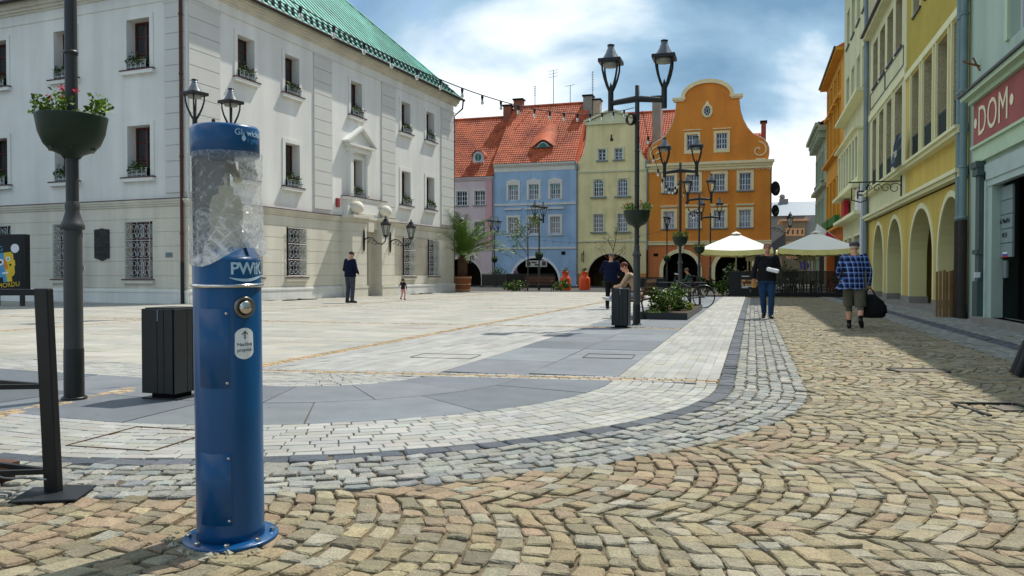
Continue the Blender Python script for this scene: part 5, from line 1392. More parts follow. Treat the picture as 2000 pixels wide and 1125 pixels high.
# printed sticker and lettering, wrapped round the column
def wraptext(txt, size, a, z, q, m, par, **kw):
    me = textmesh(txt, size, **kw)
    for v in me.vertices:
        x, y, h_ = v.co
        t = a + x / PR; v.co = ((PR + q + h_) * math.sin(t), -(PR + q + h_) * math.cos(t), z + y)
    me.materials.clear(); me.materials.append(m); return link('lettering', me, par)
b = MB(); V = []; na = 26
for i in range(na): t = 2 * PI * i / na; x = .039 * math.cos(t); y = .029 * math.sin(t); y += .030 if math.sin(t) > 0 else -.030; V.append(((PR + .0015) * math.sin(x / PR), -(PR + .0015) * math.cos(x / PR), .80 + y * 1.04))
V.append((0, -(PR + .0015), .80)); cn = []
b.add(V, [(i, (i + 1) % na, na) for i in range(na)]); st = b.build('sticker', WHITE, PUMP)
# inner fan is flat across the curve, so the sheet gets a second, raised middle strip
b = MB(); n = 10; V = []
for i in range(n + 1):
    x = -.036 + .072 * i / n; V += [((PR + .0022) * math.sin(x / PR), -(PR + .0022) * math.cos(x / PR), z) for z in (.775, .825)]
b.add(V, [(2 * i, 2 * i + 2, 2 * i + 3, 2 * i + 1) for i in range(n)], 0, True)
for s in (-1, 1):
    V = []
    for i in range(n + 1):
        x = -.036 + .072 * i / n; hgt = .031 * math.sqrt(max(0, 1 - (x / .0365) ** 2)); V += [((PR + .0022) * math.sin(x / PR), -(PR + .0022) * math.cos(x / PR), z) for z in (.80 + s * .0249, .80 + s * (.0249 + hgt))]
    b.add(V, [(2 * i, 2 * i + 2, 2 * i + 3, 2 * i + 1)[::s] for i in range(n)], 0, True)
b.build('sticker_sheet', WHITE, st)
NAVY = mat('navy_print', S(20, 40, 84), .5)
wraptext('Naci\u015bnij', .0185, 0, .797, .003, NAVY, st, ext=.0004); wraptext('przycisk', .0185, 0, .775, .003, NAVY, st, ext=.0004)
b = MB(onpump(0, .83, .0035)); b.add([(-.0022, -.012, 0), (.0022, -.012, 0), (.0022, .016, 0), (-.0022, .016, 0)], [(0, 1, 2, 3)])
for s in (-1, 1): b.add([(0, .020, .0002), (s * .012, .008, .0002), (s * .012, .0035, .0002), (0, .0155, .0002)], [(0, 1, 2, 3)[::s]])
b.build('arrow', NAVY, st)
PALE = mat('pale_blue_print', S(176, 206, 226), .45, var=.05)
wraptext('PWiK', .066, math.radians(11), 1.092, .0015, PALE, PUMP, ext=.0006, bold=.0012, spacing=.92)
wraptext('GLIWICE', .013, math.radians(26), 1.066, .0015, mat('mid_blue_print', S(60, 120, 170), .5), PUMP, ext=.0005)
b = MB(); V = []
for i in range(25):
    u = i / 24; x = -.075 + .16 * u; zc = 1.055 - .012 * math.sin(u * PI * 1.15 + .35) + .008 * (1 - u); w_ = .001 + .005 * math.sin(u * PI) ** .8
    t = math.radians(9) + x / PR; V += [((PR + .002) * math.sin(t), -(PR + .002) * math.cos(t), zc - w_), ((PR + .002) * math.sin(t), -(PR + .002) * math.cos(t), zc + w_)]
b.add(V, [(2 * i, 2 * i + 2, 2 * i + 3, 2 * i + 1) for i in range(24)], 0, True); b.build('wave_logo', PALE, PUMP)
wraptext('Gl', .034, math.radians(-6), 1.622, .0035, PALE, PUMP, ext=.0005); wraptext('wicka', .034, math.radians(26), 1.622, .0035, PALE, PUMP, ext=.0005); wraptext('z g\u0142\u0119bi', .026, math.radians(24), 1.594, .0035, mat('mid_blue_print', S(60, 120, 170), .5), PUMP, ext=.0005)
b = MB(onpump(math.radians(3), 1.6, .004)); b.add([(.009 * math.cos(2 * PI * i / 16) * (.35 if i == 4 else 1), .011 * math.sin(2 * PI * i / 16) + (.016 if i == 4 else 0), 0) for i in range(16)], [tuple(range(16))]); b.build('drop_logo', PALE, PUMP)
# stretch film
def film_mat():
    m = bpy.data.materials.new('stretch_film'); m.use_nodes = True; t = m.node_tree; t.nodes.clear()
    out = N(t, 'ShaderNodeOutputMaterial'); tcn = N(t, 'ShaderNodeTexCoord')
    def streaks(rot, sc):
        m0 = N(t, 'ShaderNodeMapping'); m0.inputs['Rotation'].default_value = rot; L(t, tcn.outputs['Object'], m0.inputs[0]); mp = N(t, 'ShaderNodeMapping'); mp.inputs['Scale'].default_value = sc; L(t, m0.outputs[0], mp.inputs[0])
        n = N(t, 'ShaderNodeTexNoise'); n.inputs['Scale'].default_value = 9; n.inputs['Detail'].default_value = 7; n.inputs['Roughness'].default_value = .68; n.inputs['Distortion'].default_value = .6; L(t, mp.outputs[0], n.inputs['Vector']); return n.outputs[0]
    a = streaks((.5, .6, .3), (6, 6, .9)); c = streaks((-.4, -.7, .1), (6, 6, .8)); e = streaks((1.3, .9, 0), (5, 5, 1.0))
    mx = N(t, 'ShaderNodeMath', operation='MAXIMUM'); L(t, a, mx.inputs[0]); L(t, c, mx.inputs[1])
    mx2 = N(t, 'ShaderNodeMath', operation='MAXIMUM'); L(t, mx.outputs[0], mx2.inputs[0]); L(t, e, mx2.inputs[1])
    sz_ = N(t, 'ShaderNodeSeparateXYZ'); L(t, tcn.outputs['Object'], sz_.inputs[0]); zr = N(t, 'ShaderNodeMapRange'); zr.inputs['From Min'].default_value = 1.42; zr.inputs['From Max'].default_value = 1.14; zr.inputs['To Min'].default_value = 0; zr.inputs['To Max'].default_value = .13; L(t, sz_.outputs['Z'], zr.inputs[0])
    za_ = N(t, 'ShaderNodeMath', operation='ADD'); L(t, mx2.outputs[0], za_.inputs[0]); L(t, zr.outputs[0], za_.inputs[1])
    rp = N(t, 'ShaderNodeValToRGB'); rp.color_ramp.elements[0].position = .56; rp.color_ramp.elements[0].color = g(.2); rp.color_ramp.elements[1].position = .76; rp.color_ramp.elements[1].color = g(.9); L(t, za_.outputs[0], rp.inputs[0])
    bp = N(t, 'ShaderNodeBump'); bp.inputs['Distance'].default_value = .02; L(t, mx2.outputs[0], bp.inputs['Height'])
    tr = N(t, 'ShaderNodeBsdfTransparent'); tr.inputs[0].default_value = (.94, .95, .95, 1)
    df = N(t, 'ShaderNodeBsdfTranslucent'); df.inputs[0].default_value = (.8, .82, .82, 1); L(t, bp.outputs[0], df.inputs['Normal'])
    d2 = N(t, 'ShaderNodeBsdfDiffuse'); d2.inputs[0].default_value = (.84, .86, .86, 1); L(t, bp.outputs[0], d2.inputs['Normal'])
    gl = N(t, 'ShaderNodeBsdfGlossy'); gl.inputs['Roughness'].default_value = .12; gl.inputs[0].default_value = (.9, .9, .9, 1); L(t, bp.outputs[0], gl.inputs['Normal'])
    m1 = N(t, 'ShaderNodeMixShader'); m1.inputs[0].default_value = .5; L(t, df.outputs[0], m1.inputs[1]); L(t, d2.outputs[0], m1.inputs[2])
    m2 = N(t, 'ShaderNodeMixShader'); m2.inputs[0].default_value = .22; L(t, m1.outputs[0], m2.inputs[1]); L(t, gl.outputs[0], m2.inputs[2])
    m3 = N(t, 'ShaderNodeMixShader'); L(t, rp.outputs[0], m3.inputs[0]); L(t, tr.outputs[0], m3.inputs[1]); L(t, m2.outputs[0], m3.inputs[2])
    L(t, m3.outputs[0], out.inputs[0]); return m
FILM = film_mat()
b = MB(); na, nz = 96, 60; V = []; rnd = random.Random(5)
for j in range(nz + 1):
    for i in range(na):
        a = 2 * PI * i / na; f_ = j / nz
        zlo = 1.125 + .035 * math.sin(a * 1.0 + 2.6) + .02 * math.sin(3 * a); ztop = 1.55; z = zlo + (ztop - zlo) * f_
        nn = noise.noise(Vector((math.cos(a) * 2.5, math.sin(a) * 2.5, z * 9))) * .009 + noise.noise(Vector((math.cos(a) * 9 + z * 22, math.sin(a) * 9, z * 14))) * .007
        bulge_ = .010 * (1 - f_) ** 2 * (1 + .8 * math.sin(a + 2.4)) + .003 - (.006 * math.sin(f_ * PI) if f_ < .8 else 0)
        r_ = PR + .004 + abs(nn) + bulge_
        V.append((r_ * math.cos(a), r_ * math.sin(a), z))
b.add(V, [(j * na + i, j * na + (i + 1) % na, (j + 1) * na + (i + 1) % na, (j + 1) * na + i) for j in range(nz) for i in range(na)], 0, True); b.build('stretch_film', FILM, PUMP)
# crumbs of mortar round the flange
t = MB(); rnd = random.Random(3)
for i in range(46):
    a = rnd.uniform(-2.4, .4); r_ = rnd.uniform(.2, .25); o = Vector((r_ * math.cos(a - .6), r_ * math.sin(a - .6), .004)); s_ = rnd.uniform(.008, .024)
    vs = [o + Vector((rnd.uniform(-s_, s_), rnd.uniform(-s_, s_), rnd.uniform(0, s_ * .9))) for _ in range(4)] + [o + Vector((0, 0, s_))]
    t.add(vs, [(0, 1, 4), (1, 2, 4), (2, 3, 4), (3, 0, 4)])
t = t.build('mortar_crumbs', mat('mortar', S(170, 164, 146), .95, var=.2), None, kind='stuff'); t.location = (-1.985, 2.665, 0); t['label'] = 'broken mortar crumbs around the foot of the blue pump'; t['category'] = 'rubble'

# ------------------------------------------------------------------ street lamps, flower bowls
LGREY = mat('lamp_cap_grey', S(104, 110, 114), .4, metal=.3, var=.12)
LBLACK = mat('lamp_black', (0.012, 0.013, 0.014), .4, var=.2, spec=.4)
def lantern(par, x):
    b = MB(); b.tube([(x, 0, 4.45), (x, 0, 4.92)], .06, 10)
    for k in range(4):
        a = PI / 4 + k * PI / 2
        P = [(.03, 4.86), (.10, 4.98), (.17, 5.14), (.215, 5.3), (.225, 5.46)]
        b.tube([(x + r * math.cos(a), r * math.sin(a), z) for r, z in P], [.03, .026, .022, .02, .018], 6)
    b.lathe([(.03, 4.92), (.028, 4.98), (.001, 5.06)], (x, 0, 0), 8); h_ = b.build('lantern_arms', LBLACK, par)
    b = MB(); b.box(x - .235, x + .235, -.235, .235, 5.44, 5.52); bevel(b.build('lantern_hood', LBLACK, par), .012, 2)
    b = MB(); b.lathe([(.2, 5.5), (.17, 5.56), (.11, 5.66), (.085, 5.73), (.07, 5.75), (.07, 5.8), (.001, 5.8)], (x, 0, 0), 20); b.build('lantern_cap', LGREY, par)
    b = MB(); b.lathe([(.05, 5.8), (.075, 5.81), (.075, 5.835), (.001, 5.84)], (x, 0, 0), 16); b.build('lantern_knob', LBLACK, par)
    b = MB(); b.lathe([(.16, 5.44), (.16, 5.38), (.001, 5.37)], (x, 0, 0), 20); b.build('lamp_disc', mat('lamp_lens', S(150, 150, 140), .3), par)
def make_lamp(label, loc, rz):
    t = thing('street_lamp', label, 'street lamp', loc, rz, 'twin street lamps')
    b = MB(); b.lathe([(.079, 0), (.078, .42), (.075, .43)], n=24); b.lathe([(.001, 0), (.1, 0), (.1, .02), (.09, .025)], n=24); b.build('post_foot', LBLACK, t)
    b = MB(); b.lathe([(.074, .42), (.072, 1.42)], n=24); b.build('lower_post', POST_GREY, t)
    b = MB(); b.lathe([(.072, 1.42), (.092, 1.43), (.094, 1.46), (.085, 1.48), (.075, 1.50), (.053, 1.58), (.058, 1.6), (.058, 1.63), (.05, 1.66)], n=24); b.build('collar', POST_GREY, t)
    b = MB(); b.lathe([(.05, 1.6), (.048, 4.3), (.045, 4.95), (.001, 4.97)], n=20)
    for z in (2.9, 3.6, 4.2): b.lathe([(.048, -.015), (.055, -.015), (.055, .015), (.048, .015)], (0, 0, z), 20)
    b.build('upper_post', mat('post_dark', S(46, 48, 48), .45, var=.15, spec=.4), t)
    b = MB(); b.tube([(-.52, 0, 4.62), (.0, 0, 4.68), (.52, 0, 4.62)], [.055, .07, .055], 8, up=(0, 0, 1)); b.build('cross_arm', LBLACK, t)
    lantern(t, -.55); lantern(t, .55)
    return t
LAMPS = [((-5.45, 5.25, 0), 90, 'nearest street lamp at left with a flower bowl, lantern out of view'),
         ((-2.3, 16.4, 0), 0, 'tall twin street lamp beside the shrub planter and second bin'),
         ((-2.43, 28.1, 0), 0, 'second twin street lamp along the light strip, in front of orange house'),
         ((-2.46, 38.8, 0), 0, 'third twin street lamp along the light strip, left of the parasols'),
         ((-2.56, 51.2, 0), 0, 'fourth twin street lamp along the light strip, behind the parasols'),
         ((-13.0, 16.85, 0), 77, 'twin street lamp standing behind the blue pump'),
         ((-13.4, 50.0, 0), 75, 'twin street lamp in front of the blue house arch'),
         ((-20.6, 62.5, 0), 75, 'twin street lamp in front of the pink house, right of the palm'),
         ((-6.45, 62.8, 0), 90, 'twin street lamp in front of the left arch of the orange house')]
l0 = make_lamp(LAMPS[0][2], LAMPS[0][0], math.radians(90))
for p_, rz, lab in LAMPS[1:]: dup(l0, p_, math.radians(rz), lab)
for (z, w_) in ((1.36, .022), (1.08, .03)):
    k = MB(); k.box(.0715 * math.cos(-.6), .0715 * math.cos(-.6) + .003, -.03 - w_, -.03, z, z + .045); k.build('sticker_remnant', WHITE, l0)
def make_bowl(loc, label, seed, rz=0.0):
    t = thing('flower_bowl', label, 'flower bowl', loc, rz, 'flower bowls on lamp posts')
    b = MB(); b.lathe([(.075, -.37), (.1, -.34), (.2, -.30), (.255, -.24), (.298, -.14), (.316, -.04), (.325, 0), (.325, .012), (.3, .012), (.285, -.02), (.06, -.03)], n=36); b.build('bowl', BOWLG, t)
    b = MB()
    for i in range(6): a = 2 * PI * i / 6 + .3; b.box(.2 * math.cos(a) - .02, .2 * math.cos(a) + .02, .2 * math.sin(a) - .02, .2 * math.sin(a) + .02, -.3, -.2)
    b.build('bowl_ribs', BOWLG, t)
    b = MB(); b.lathe([(.3, -.018), (.06, -.01)], n=24); b.build('soil', SOIL, t)
    b = MB(); rnd = random.Random(seed)
    for i in range(28):
        a = rnd.uniform(0, 2 * PI); r_ = rnd.uniform(.12, .33); h_ = rnd.uniform(.01, .17)
        c = (r_ * math.cos(a), r_ * math.sin(a), h_)
        b.tube([(c[0] * .7, c[1] * .7, -.02), c], .004, 4, 0)
        leafcloud(b, c, (.06, .06, .05), 20, .05, 0, seed * 50 + i, .1, 0, 2)
    b.build('foliage', [LEAF, LEAF_L], t)
    b = MB()
    for i in range(5):
        a = rnd.uniform(0, 2 * PI); r_ = rnd.uniform(.1, .26); c = (r_ * math.cos(a), r_ * math.sin(a), rnd.uniform(.12, .26))
        b.tube([(c[0] * .9, c[1] * .9, 0), c], .003, 4, 0); leafcloud(b, c, (.022, .022, .02), 20, .024, 1, i + seed, .1)
    b.build('flower', [LEAF, FLOWER], t)
    return t
for i, (p_, lab) in enumerate(zip([l[0] for l in LAMPS], ['green flower bowl with pink geraniums on the nearest left lamp post', 'green flower bowl on the tall lamp beside the shrub planter', 'green flower bowl on the lamp in front of the orange house arch', 'green flower bowl on the lamp left of the parasols', None, None, 'green flower bowl on the lamp before the blue house', 'green flower bowl on the lamp right of the palm', 'green flower bowl on the lamp before the left orange arch'])):
    if lab: make_bowl((p_[0], p_[1], 2.36), lab, i + 1).scale = (.85, .85, .92)
# ------------------------------------------------------------------ litter bins
def make_bin(label, loc):
    t = thing('litter_bin', label, 'litter bin', loc, 0, 'black litter bins')
    BM = mat('bin_black', (0.016, 0.018, 0.019), .42, var=.3, scale=4, spec=.4, fine=.15)
    w = .165
    bevel(MB().box(-w + .012, w - .012, -w + .012, w - .012, .06, .765).build('core', BLACK_MATT, t), .01)
    for k in range(4):
        M = Matrix.Rotation(k * PI / 2, 4, 'Z')
        for a, c in ((-w, -w + .155), (-w + .159, -w + .223 + .0), (-w + .227, w - .001)): bevel(MB(M).box(a, c, -w, -w + .02, .055, .762).build('panel', BM, t), .003)
    MB().box(-w + .02, w - .02, -w + .02, w - .02, .765, .772).build('lid', BM, t)
    MB().box(-.11, .11, -.11, .11, .015, .06).build('foot', BLACK_MATT, t); MB().box(-.18, .18, -.15, .15, .003, .016).build('base_plate', DARK_METAL, t)
    MB().box(-.006, .006, -w - .003, -w + .004, .66, .755).build('slot_strip', ZINC, t)
    return t
b1 = make_bin('black box litter bin in the left foreground beside the lamp', (-4.74, 5.58, 0)); dup(b1, (-2.47, 15.45, 0), 0, 'black box litter bin in front of the seated woman')
# ------------------------------------------------------------------ terrace railing and deck at the left edge
RL = thing('terrace_railing', 'black steel terrace railing with slanted corner post, left foreground', 'railing', (-3.17, 2.93, 0), 0)
b = MB(); lean = .028
for (w0, w1, z0, z1) in ((.05, .05, .0, .985),):
    b.add([(-.04, -.02, .012), (.04, -.02, .012), (.04, .02, .012), (-.04, .02, .012), (-.04 - lean, -.04, .985), (.04 - lean, -.04, .985), (.04 - lean, .0, .985), (-.04 - lean, .0, .985)], [(0, 3, 2, 1), (4, 5, 6, 7), (0, 1, 5, 4), (1, 2, 6, 5), (2, 3, 7, 6), (3, 0, 4, 7)])
bevel(b.build('post', BLACK, RL), .006)
bevel(MB(Matrix.Rotation(math.radians(25), 4, 'Z')).box(-.13, .16, -.16, .09, .012, .022).build('foot_plate', mat('plate_steel', S(48, 52, 56), .5, metal=.5, var=.2), RL), .003)
for z in (.965, .52, .115):
    o = Vector((-lean * z / .985, 0, z)); sz = .016 if z < .9 else .02
    for dv in ((-1.0, .08, 0), (-.93, -.42, 0)):
        d_ = Vector(dv).normalized(); b = MB(); b.tube([o, o + d_ * 2.2], sz, 4, up=(0, 0, 1), smooth=False); b.build('rail', BLACK, RL)
    
b = MB(); b.tube([(-.3 + .34 * i / 8, -.05 - .03 * math.sin(i), .1 - .02 * math.sin(i * PI / 8)) for i in range(9)], .004, 5); b.build('chain', ZINC, RL)
DK = thing('wooden_deck', 'brown wooden terrace deck behind the black railing', 'deck', (-5.2, 3.05, 0), math.radians(-5))
for i in range(5): MB().box(-1.6, 1.62, -.55 + i * .15, -.41 + i * .15, .07, .1).build('deck_board', WOOD_D, DK)
MB().box(-1.6, 1.6, -.54, -.5, .0, .07).build('deck_edge', mat('deck_dark', S(60, 38, 28), .8), DK); MB().box(1.5, 1.6, -.5, .18, .0, .068).build('deck_edge', mat('deck_dark', S(60, 38, 28), .8), DK)
# ------------------------------------------------------------------ poster case by the town hall
PC = thing('poster_case', 'black upright poster case showing a blue and yellow face', 'poster case', (-23.62, 20.2, 0), math.radians(10))
bevel(MB().box(-.66, .66, -.12, .12, .42, 2.38).build('case', BLACK, PC), .02)
for x in (-.45, .45): MB().box(x - .06, x + .06, -.05, .05, 0, .42).build('leg', DARK_METAL, PC)
ps = MB().box(-.55, .55, -.128, -.121, .62, 2.22).build('poster', mat('poster_dark', S(24, 26, 28), .4), PC)
PBL, PYE = mat('poster_blue', S(84, 158, 200), .5, var=.12, scale=4), mat('poster_yellow', S(232, 196, 52), .5, var=.12, scale=4)
T_ = Matrix.Translation((-.06, -.13, 1.35)) @ Matrix.Rotation(math.radians(-6), 4, 'Y')
def flat(poly, m, y, name='print'): MB(T_).prism(poly, y - .002, y).build(name, m, ps)
flat([(-.32, -.28), (-.24, -.38), (0, -.38), (0, .42), (-.24, .42), (-.32, .34)], PBL, 0); flat([(0, -.38), (.26, -.38), (.33, -.28), (.33, .34), (.26, .42), (0, .42)], PYE, -.001)
flat([(-.12, -.55), (.02, -.55), (.02, -.38), (-.12, -.38)], PBL, -.001); flat([(.02, -.55), (.2, -.55), (.2, -.38), (.02, -.38)], PYE, -.001)
circ = lambda x, z, r, sz=1: [(x + r * math.cos(2 * PI * i / 18), z + r * sz * math.sin(2 * PI * i / 18)) for i in range(18)]
flat(circ(-.14, .12, .11), WHITE, -.004); flat(circ(-.14, .12, .045), BLACK, -.007); flat(circ(.14, .2, .08), WHITE, -.004); flat(circ(.14, .2, .03), BLACK, -.007); flat(circ(.2, -.0, .04), BLACK, -.007)
flat([(-.02, .2), (.05, .2), (.1, -.12), (-.04, -.12)], mat('poster_orange', S(222, 140, 50), .5), -.005); flat([(-.14, -.28), (.1, -.28), (.08, -.22), (-.12, -.22)], WHITE, -.005)
flat([(-.36, -.1), (-.32, -.1), (-.32, .12), (-.36, .12)], PYE, -.001); flat([(.33, -.05), (.37, -.05), (.37, .14), (.33, .14)], PYE, -.001); flat(circ(.42, .52, .15), WHITE, -.001)
text('B\u00d3G', .24, T_ @ Matrix.Translation((-.26, -.004, .55)), PBL, ps); text('MORDU', .22, T_ @ Matrix.Translation((.06, -.004, -.66)), PYE, ps)
# ------------------------------------------------------------------ planter with shrubs, beside the second lamp
PL = thing('shrub_planter', 'low dark steel planter with green shrubs by the second lamp', 'planter', (-2.0, 21.2, 0))
x0, x1, y0_, y1_ = -.55, .57, -2.7, 2.9
for q in ((x0, x1, y0_, y0_ + .03), (x0, x1, y1_ - .03, y1_), (x0, x0 + .03, y0_ + .03, y1_ - .03), (x1 - .03, x1, y0_ + .03, y1_ - .03)): MB().box(*q, 0, .16).build('planter_side', DARK_METAL, PL)
MB().box(x0 + .03, x1 - .03, y0_ + .03, y1_ - .03, 0, .12).build('soil', SOIL, PL)
def bush(name, label, loc, r, n, size, seed, mats=(LEAF, LEAF_L, LEAF_D), grp=None, stems=5, cl=26):
    t = thing(name, label, 'shrub', loc, 0, grp); rnd = random.Random(seed)
    b = MB()
    for i in range(stems):
        a = rnd.uniform(0, 2 * PI); b.tube([(0.03 * math.cos(a), .03 * math.sin(a), 0), (r[0] * .3 * math.cos(a), r[1] * .3 * math.sin(a), r[2]), (r[0] * .6 * math.cos(a), r[1] * .6 * math.sin(a), r[2] * 1.6)], [.014, .01, .005], 5)
    b.build('stem', BARK, t)
    b = MB(); leafcloud(b, (0, 0, r[2] * 1.02), r, n, size, 0, seed, .35, cl, len(mats)); b.build('foliage', list(mats), t)
    return t
bush('green_shrub', 'left green leafy shrub in the steel planter', (-2.12, 19.6, .12), (.36, .38, .33), 1500, .07, 1); bush('green_shrub', 'right green leafy shrub in the steel planter', (-1.86, 20.7, .12), (.36, .4, .33), 1500, .07, 2)
bush('yellow_flower_clump', 'low yellow leaved clump at the planter corner near the bicycle', (-1.62, 21.2, .12), (.16, .3, .08), 420, .05, 3, (LEAF_Y, LEAF_L), None, 3, 14); bush('low_green_clump', 'low pale green clump at the near left edge of the planter', (-2.3, 18.8, .12), (.2, .12, .05), 260, .05, 4, (LEAF_L, LEAF), None, 3, 10)
# ------------------------------------------------------------------ palm in a wooden tub
PT_ = thing('palm_tub', 'round wooden tub with pale hoops under the palm', 'plant tub', (-16.95, 45.2, 0))
n = 24
for i in range(n):
    a0, a1 = 2 * PI * i / n, 2 * PI * (i + .94) / n
    b = MB(); vs = []
    for r_, z in ((.46, 0), (.54, .95)): vs += [(r_ * math.cos(a0), r_ * math.sin(a0), z), (r_ * math.cos(a1), r_ * math.sin(a1), z)]
    for r_, z in ((.42, 0), (.5, .95)): vs += [(r_ * math.cos(a0), r_ * math.sin(a0), z), (r_ * math.cos(a1), r_ * math.sin(a1), z)]
    b.add(vs, [(0, 1, 3, 2), (4, 6, 7, 5), (2, 3, 7, 6), (0, 2, 6, 4), (1, 5, 7, 3)]); b.build('stave', WOOD, PT_)
for z, r_ in ((.1, .472), (.45, .503), (.85, .537)): MB().lathe([(r_, z - .025), (r_ + .012, z - .025), (r_ + .013, z + .025), (r_, z + .025)], n=32).build('hoop', mat('pale_hoop', S(190, 160, 130), .6), PT_)
MB().lathe([(.001, .86), (.5, .86)], n=24).build('soil', SOIL, PT_)
PM = thing('palm_tree', 'date palm with arching fronds in the wooden tub by the town hall corner', 'palm tree', (-16.95, 45.2, .86))
b = MB(); rnd = random.Random(4)
b.lathe([(.2, 0), (.26, .3), (.27, .7), (.24, 1.1), (.2, 1.3)], n=16)
for i in range(150):
    a = i * 2.399; z = .05 + i / 150 * 1.25; r_ = .255; o = Vector((r_ * math.cos(a), r_ * math.sin(a), z)); u_ = Vector((-math.sin(a), math.cos(a), 0)) * .06; out = Vector((math.cos(a), math.sin(a), .9)) * .07
    b.add([o - u_, o + u_, o + out, o + Vector((0, 0, -.09))], [(0, 1, 2), (3, 1, 0), (0, 2, 3), (1, 3, 2)])
b.build('trunk', mat('palm_trunk', S(92, 70, 50), .95, var=.35, scale=8), PM)
PALMG = mat('palm_leaf', S(92, 120, 46), .5, var=.3, scale=3)
for i in range(54):
    a = i * 2.399 + rnd.uniform(-.2, .2); el = math.radians(rnd.uniform(20, 84) if i > 10 else rnd.uniform(64, 88)); ln = rnd.uniform(3.1, 3.9); b = MB()
    pts = []; p = Vector((.1 * math.cos(a), .1 * math.sin(a), 1.3)); e = el; st_ = ln / 12
    for k in range(13):
        pts.append(p.copy()); p = p + Vector((math.cos(a) * math.cos(e), math.sin(a) * math.cos(e), math.sin(e))) * st_; e -= .075 + .06 * k / 12
    b.tube(pts, [.022 - .0015 * k for k in range(13)], 4)
    sd = Vector((-math.sin(a), math.cos(a), 0))
    for k in range(2, 39):
        f_ = k / 39 * 12; i0 = min(int(f_), 11); q = pts[i0].lerp(pts[i0 + 1], f_ - i0); tg = (pts[i0 + 1] - pts[i0]).normalized(); upv = sd.cross(tg).normalized() * -1
        ll = .58 * math.sin(PI * min(1, .12 + k / 42)) ** .6 + .05
        for s_ in (-1, 1):
            dv = (sd * s_ * .8 + tg * .75 + upv * rnd.uniform(-.1, .5)).normalized(); w_ = tg * .028
            b.add([q - w_, q + w_, q + dv * ll - Vector((0, 0, .06 * ll))], [(0, 1, 2)])
    b.build('frond', PALMG, PM)
# ------------------------------------------------------------------ small trees
def small_tree(label, loc, h, leafn, seed, lean=0.0):
    t = thing('young_tree', label, 'tree', loc); rnd = random.Random(seed); b = MB(); tips = []
    b.tube([(0, 0, 0), (.03, 0, h * .35), (lean, 0, h * .7), (lean * 1.4, .05, h)], [.05, .04, .025, .008], 7)
    for i in range(11):
        f_ = rnd.uniform(.32, .85); o = Vector((lean * f_, 0, h * f_)); a = rnd.uniform(0, 2 * PI); ln = (1.1 - f_) * h * .42; e = rnd.uniform(.5, 1.0)
        p1 = o + Vector((math.cos(a) * math.cos(e), math.sin(a) * math.cos(e), math.sin(e))) * ln * .55; p2 = p1 + Vector((math.cos(a + .3) * .6, math.sin(a + .3) * .6, .75)) * ln * .5
        b.tube([o, p1, p2], [.02, .013, .005], 5); tips += [p1, p2, (p1 + p2) / 2]
        for k in range(3): q = p1.lerp(p2, rnd.random()); r_ = q + Vector((rnd.gauss(0, .25), rnd.gauss(0, .25), rnd.uniform(.1, .4))); b.tube([q, r_], [.007, .003], 4); tips.append(r_)
    b.build('trunk', BARK, t)
    if leafn:
        b = MB()
        for q in tips:
            if rnd.random() < .75: leafcloud(b, q, (.24, .24, .2), leafn, .11, 0, rnd.random(), .1, 0, 2)
        b.build('crown', [LEAF_L, LEAF], t)
    return t
small_tree('young tree with sparse light green leaves before the blue house', (-13.9, 49.0, 0), 5.6, 16, 3); small_tree('bare young tree before the arch of the yellow house', (-9.2, 52.5, 0), 4.6, 1, 8, .4)
# ------------------------------------------------------------------ planters, pots and benches along the back
for k, (x, y, lab) in enumerate(((-11.85, 50.9, 'orange milk can planter nearer the blue house'), (-10.9, 52.6, 'orange milk can planter nearer the yellow house'))):
    t = thing('milk_can_planter', lab, 'planter', (x, y, 0), 0, 'orange milk can planters')
    MB().lathe([(.001, 0), (.36, 0), (.37, .04), (.36, .75), (.34, .82), (.22, .92), (.21, 1.15), (.26, 1.2), (.25, 1.24), (.18, 1.2), (.001, 1.18)], n=24).build('can', mat('can_orange', S(226, 84, 34), .45, var=.12), t)
    b = MB(); leafcloud(b, (0, 0, 1.3), (.2, .2, .14), 80, .12, 0, k, .1, 0, 2); b.build('foliage', [LEAF_D, LEAF], t)
def bench(loc, rz, label, L_=1.9):
    t = thing('park_bench', label, 'bench', loc, rz, 'park benches')
    for i in range(5): MB().box(-L_ / 2, L_ / 2, -.22 + i * .092, -.14 + i * .092, .43, .46).build('seat_slat', WOOD_D, t)
    for i in range(4): z = .55 + i * .1; MB().box(-L_ / 2, L_ / 2, .24 + i * .025, .265 + i * .025, z, z + .08).build('back_slat', WOOD_D, t)
    for x in (-L_ / 2 + .12, L_ / 2 - .12):
        b = MB(); b.tube([(x, -.22, 0), (x, -.2, .42), (x, .22, .42), (x, .33, .95)], .022, 6); b.tube([(x, .2, .42), (x, .28, 0)], .022, 6); b.tube([(x, -.22, .42), (x, -.24, .64), (x, .25, .66)], .02, 6); b.build('leg_frame', BLACK, t)
    return t
bn = bench((-12.5, 46.6, 0), 0, 'wooden slatted bench with plants in front of the blue house arch')
dup(bn, (-2.68, 19.3, 0), math.radians(-90), 'wooden bench behind the bin with the seated woman')
dup(bn, (-2.85, 39.4, 0), math.radians(-90), 'wooden bench of the man in the flat cap')
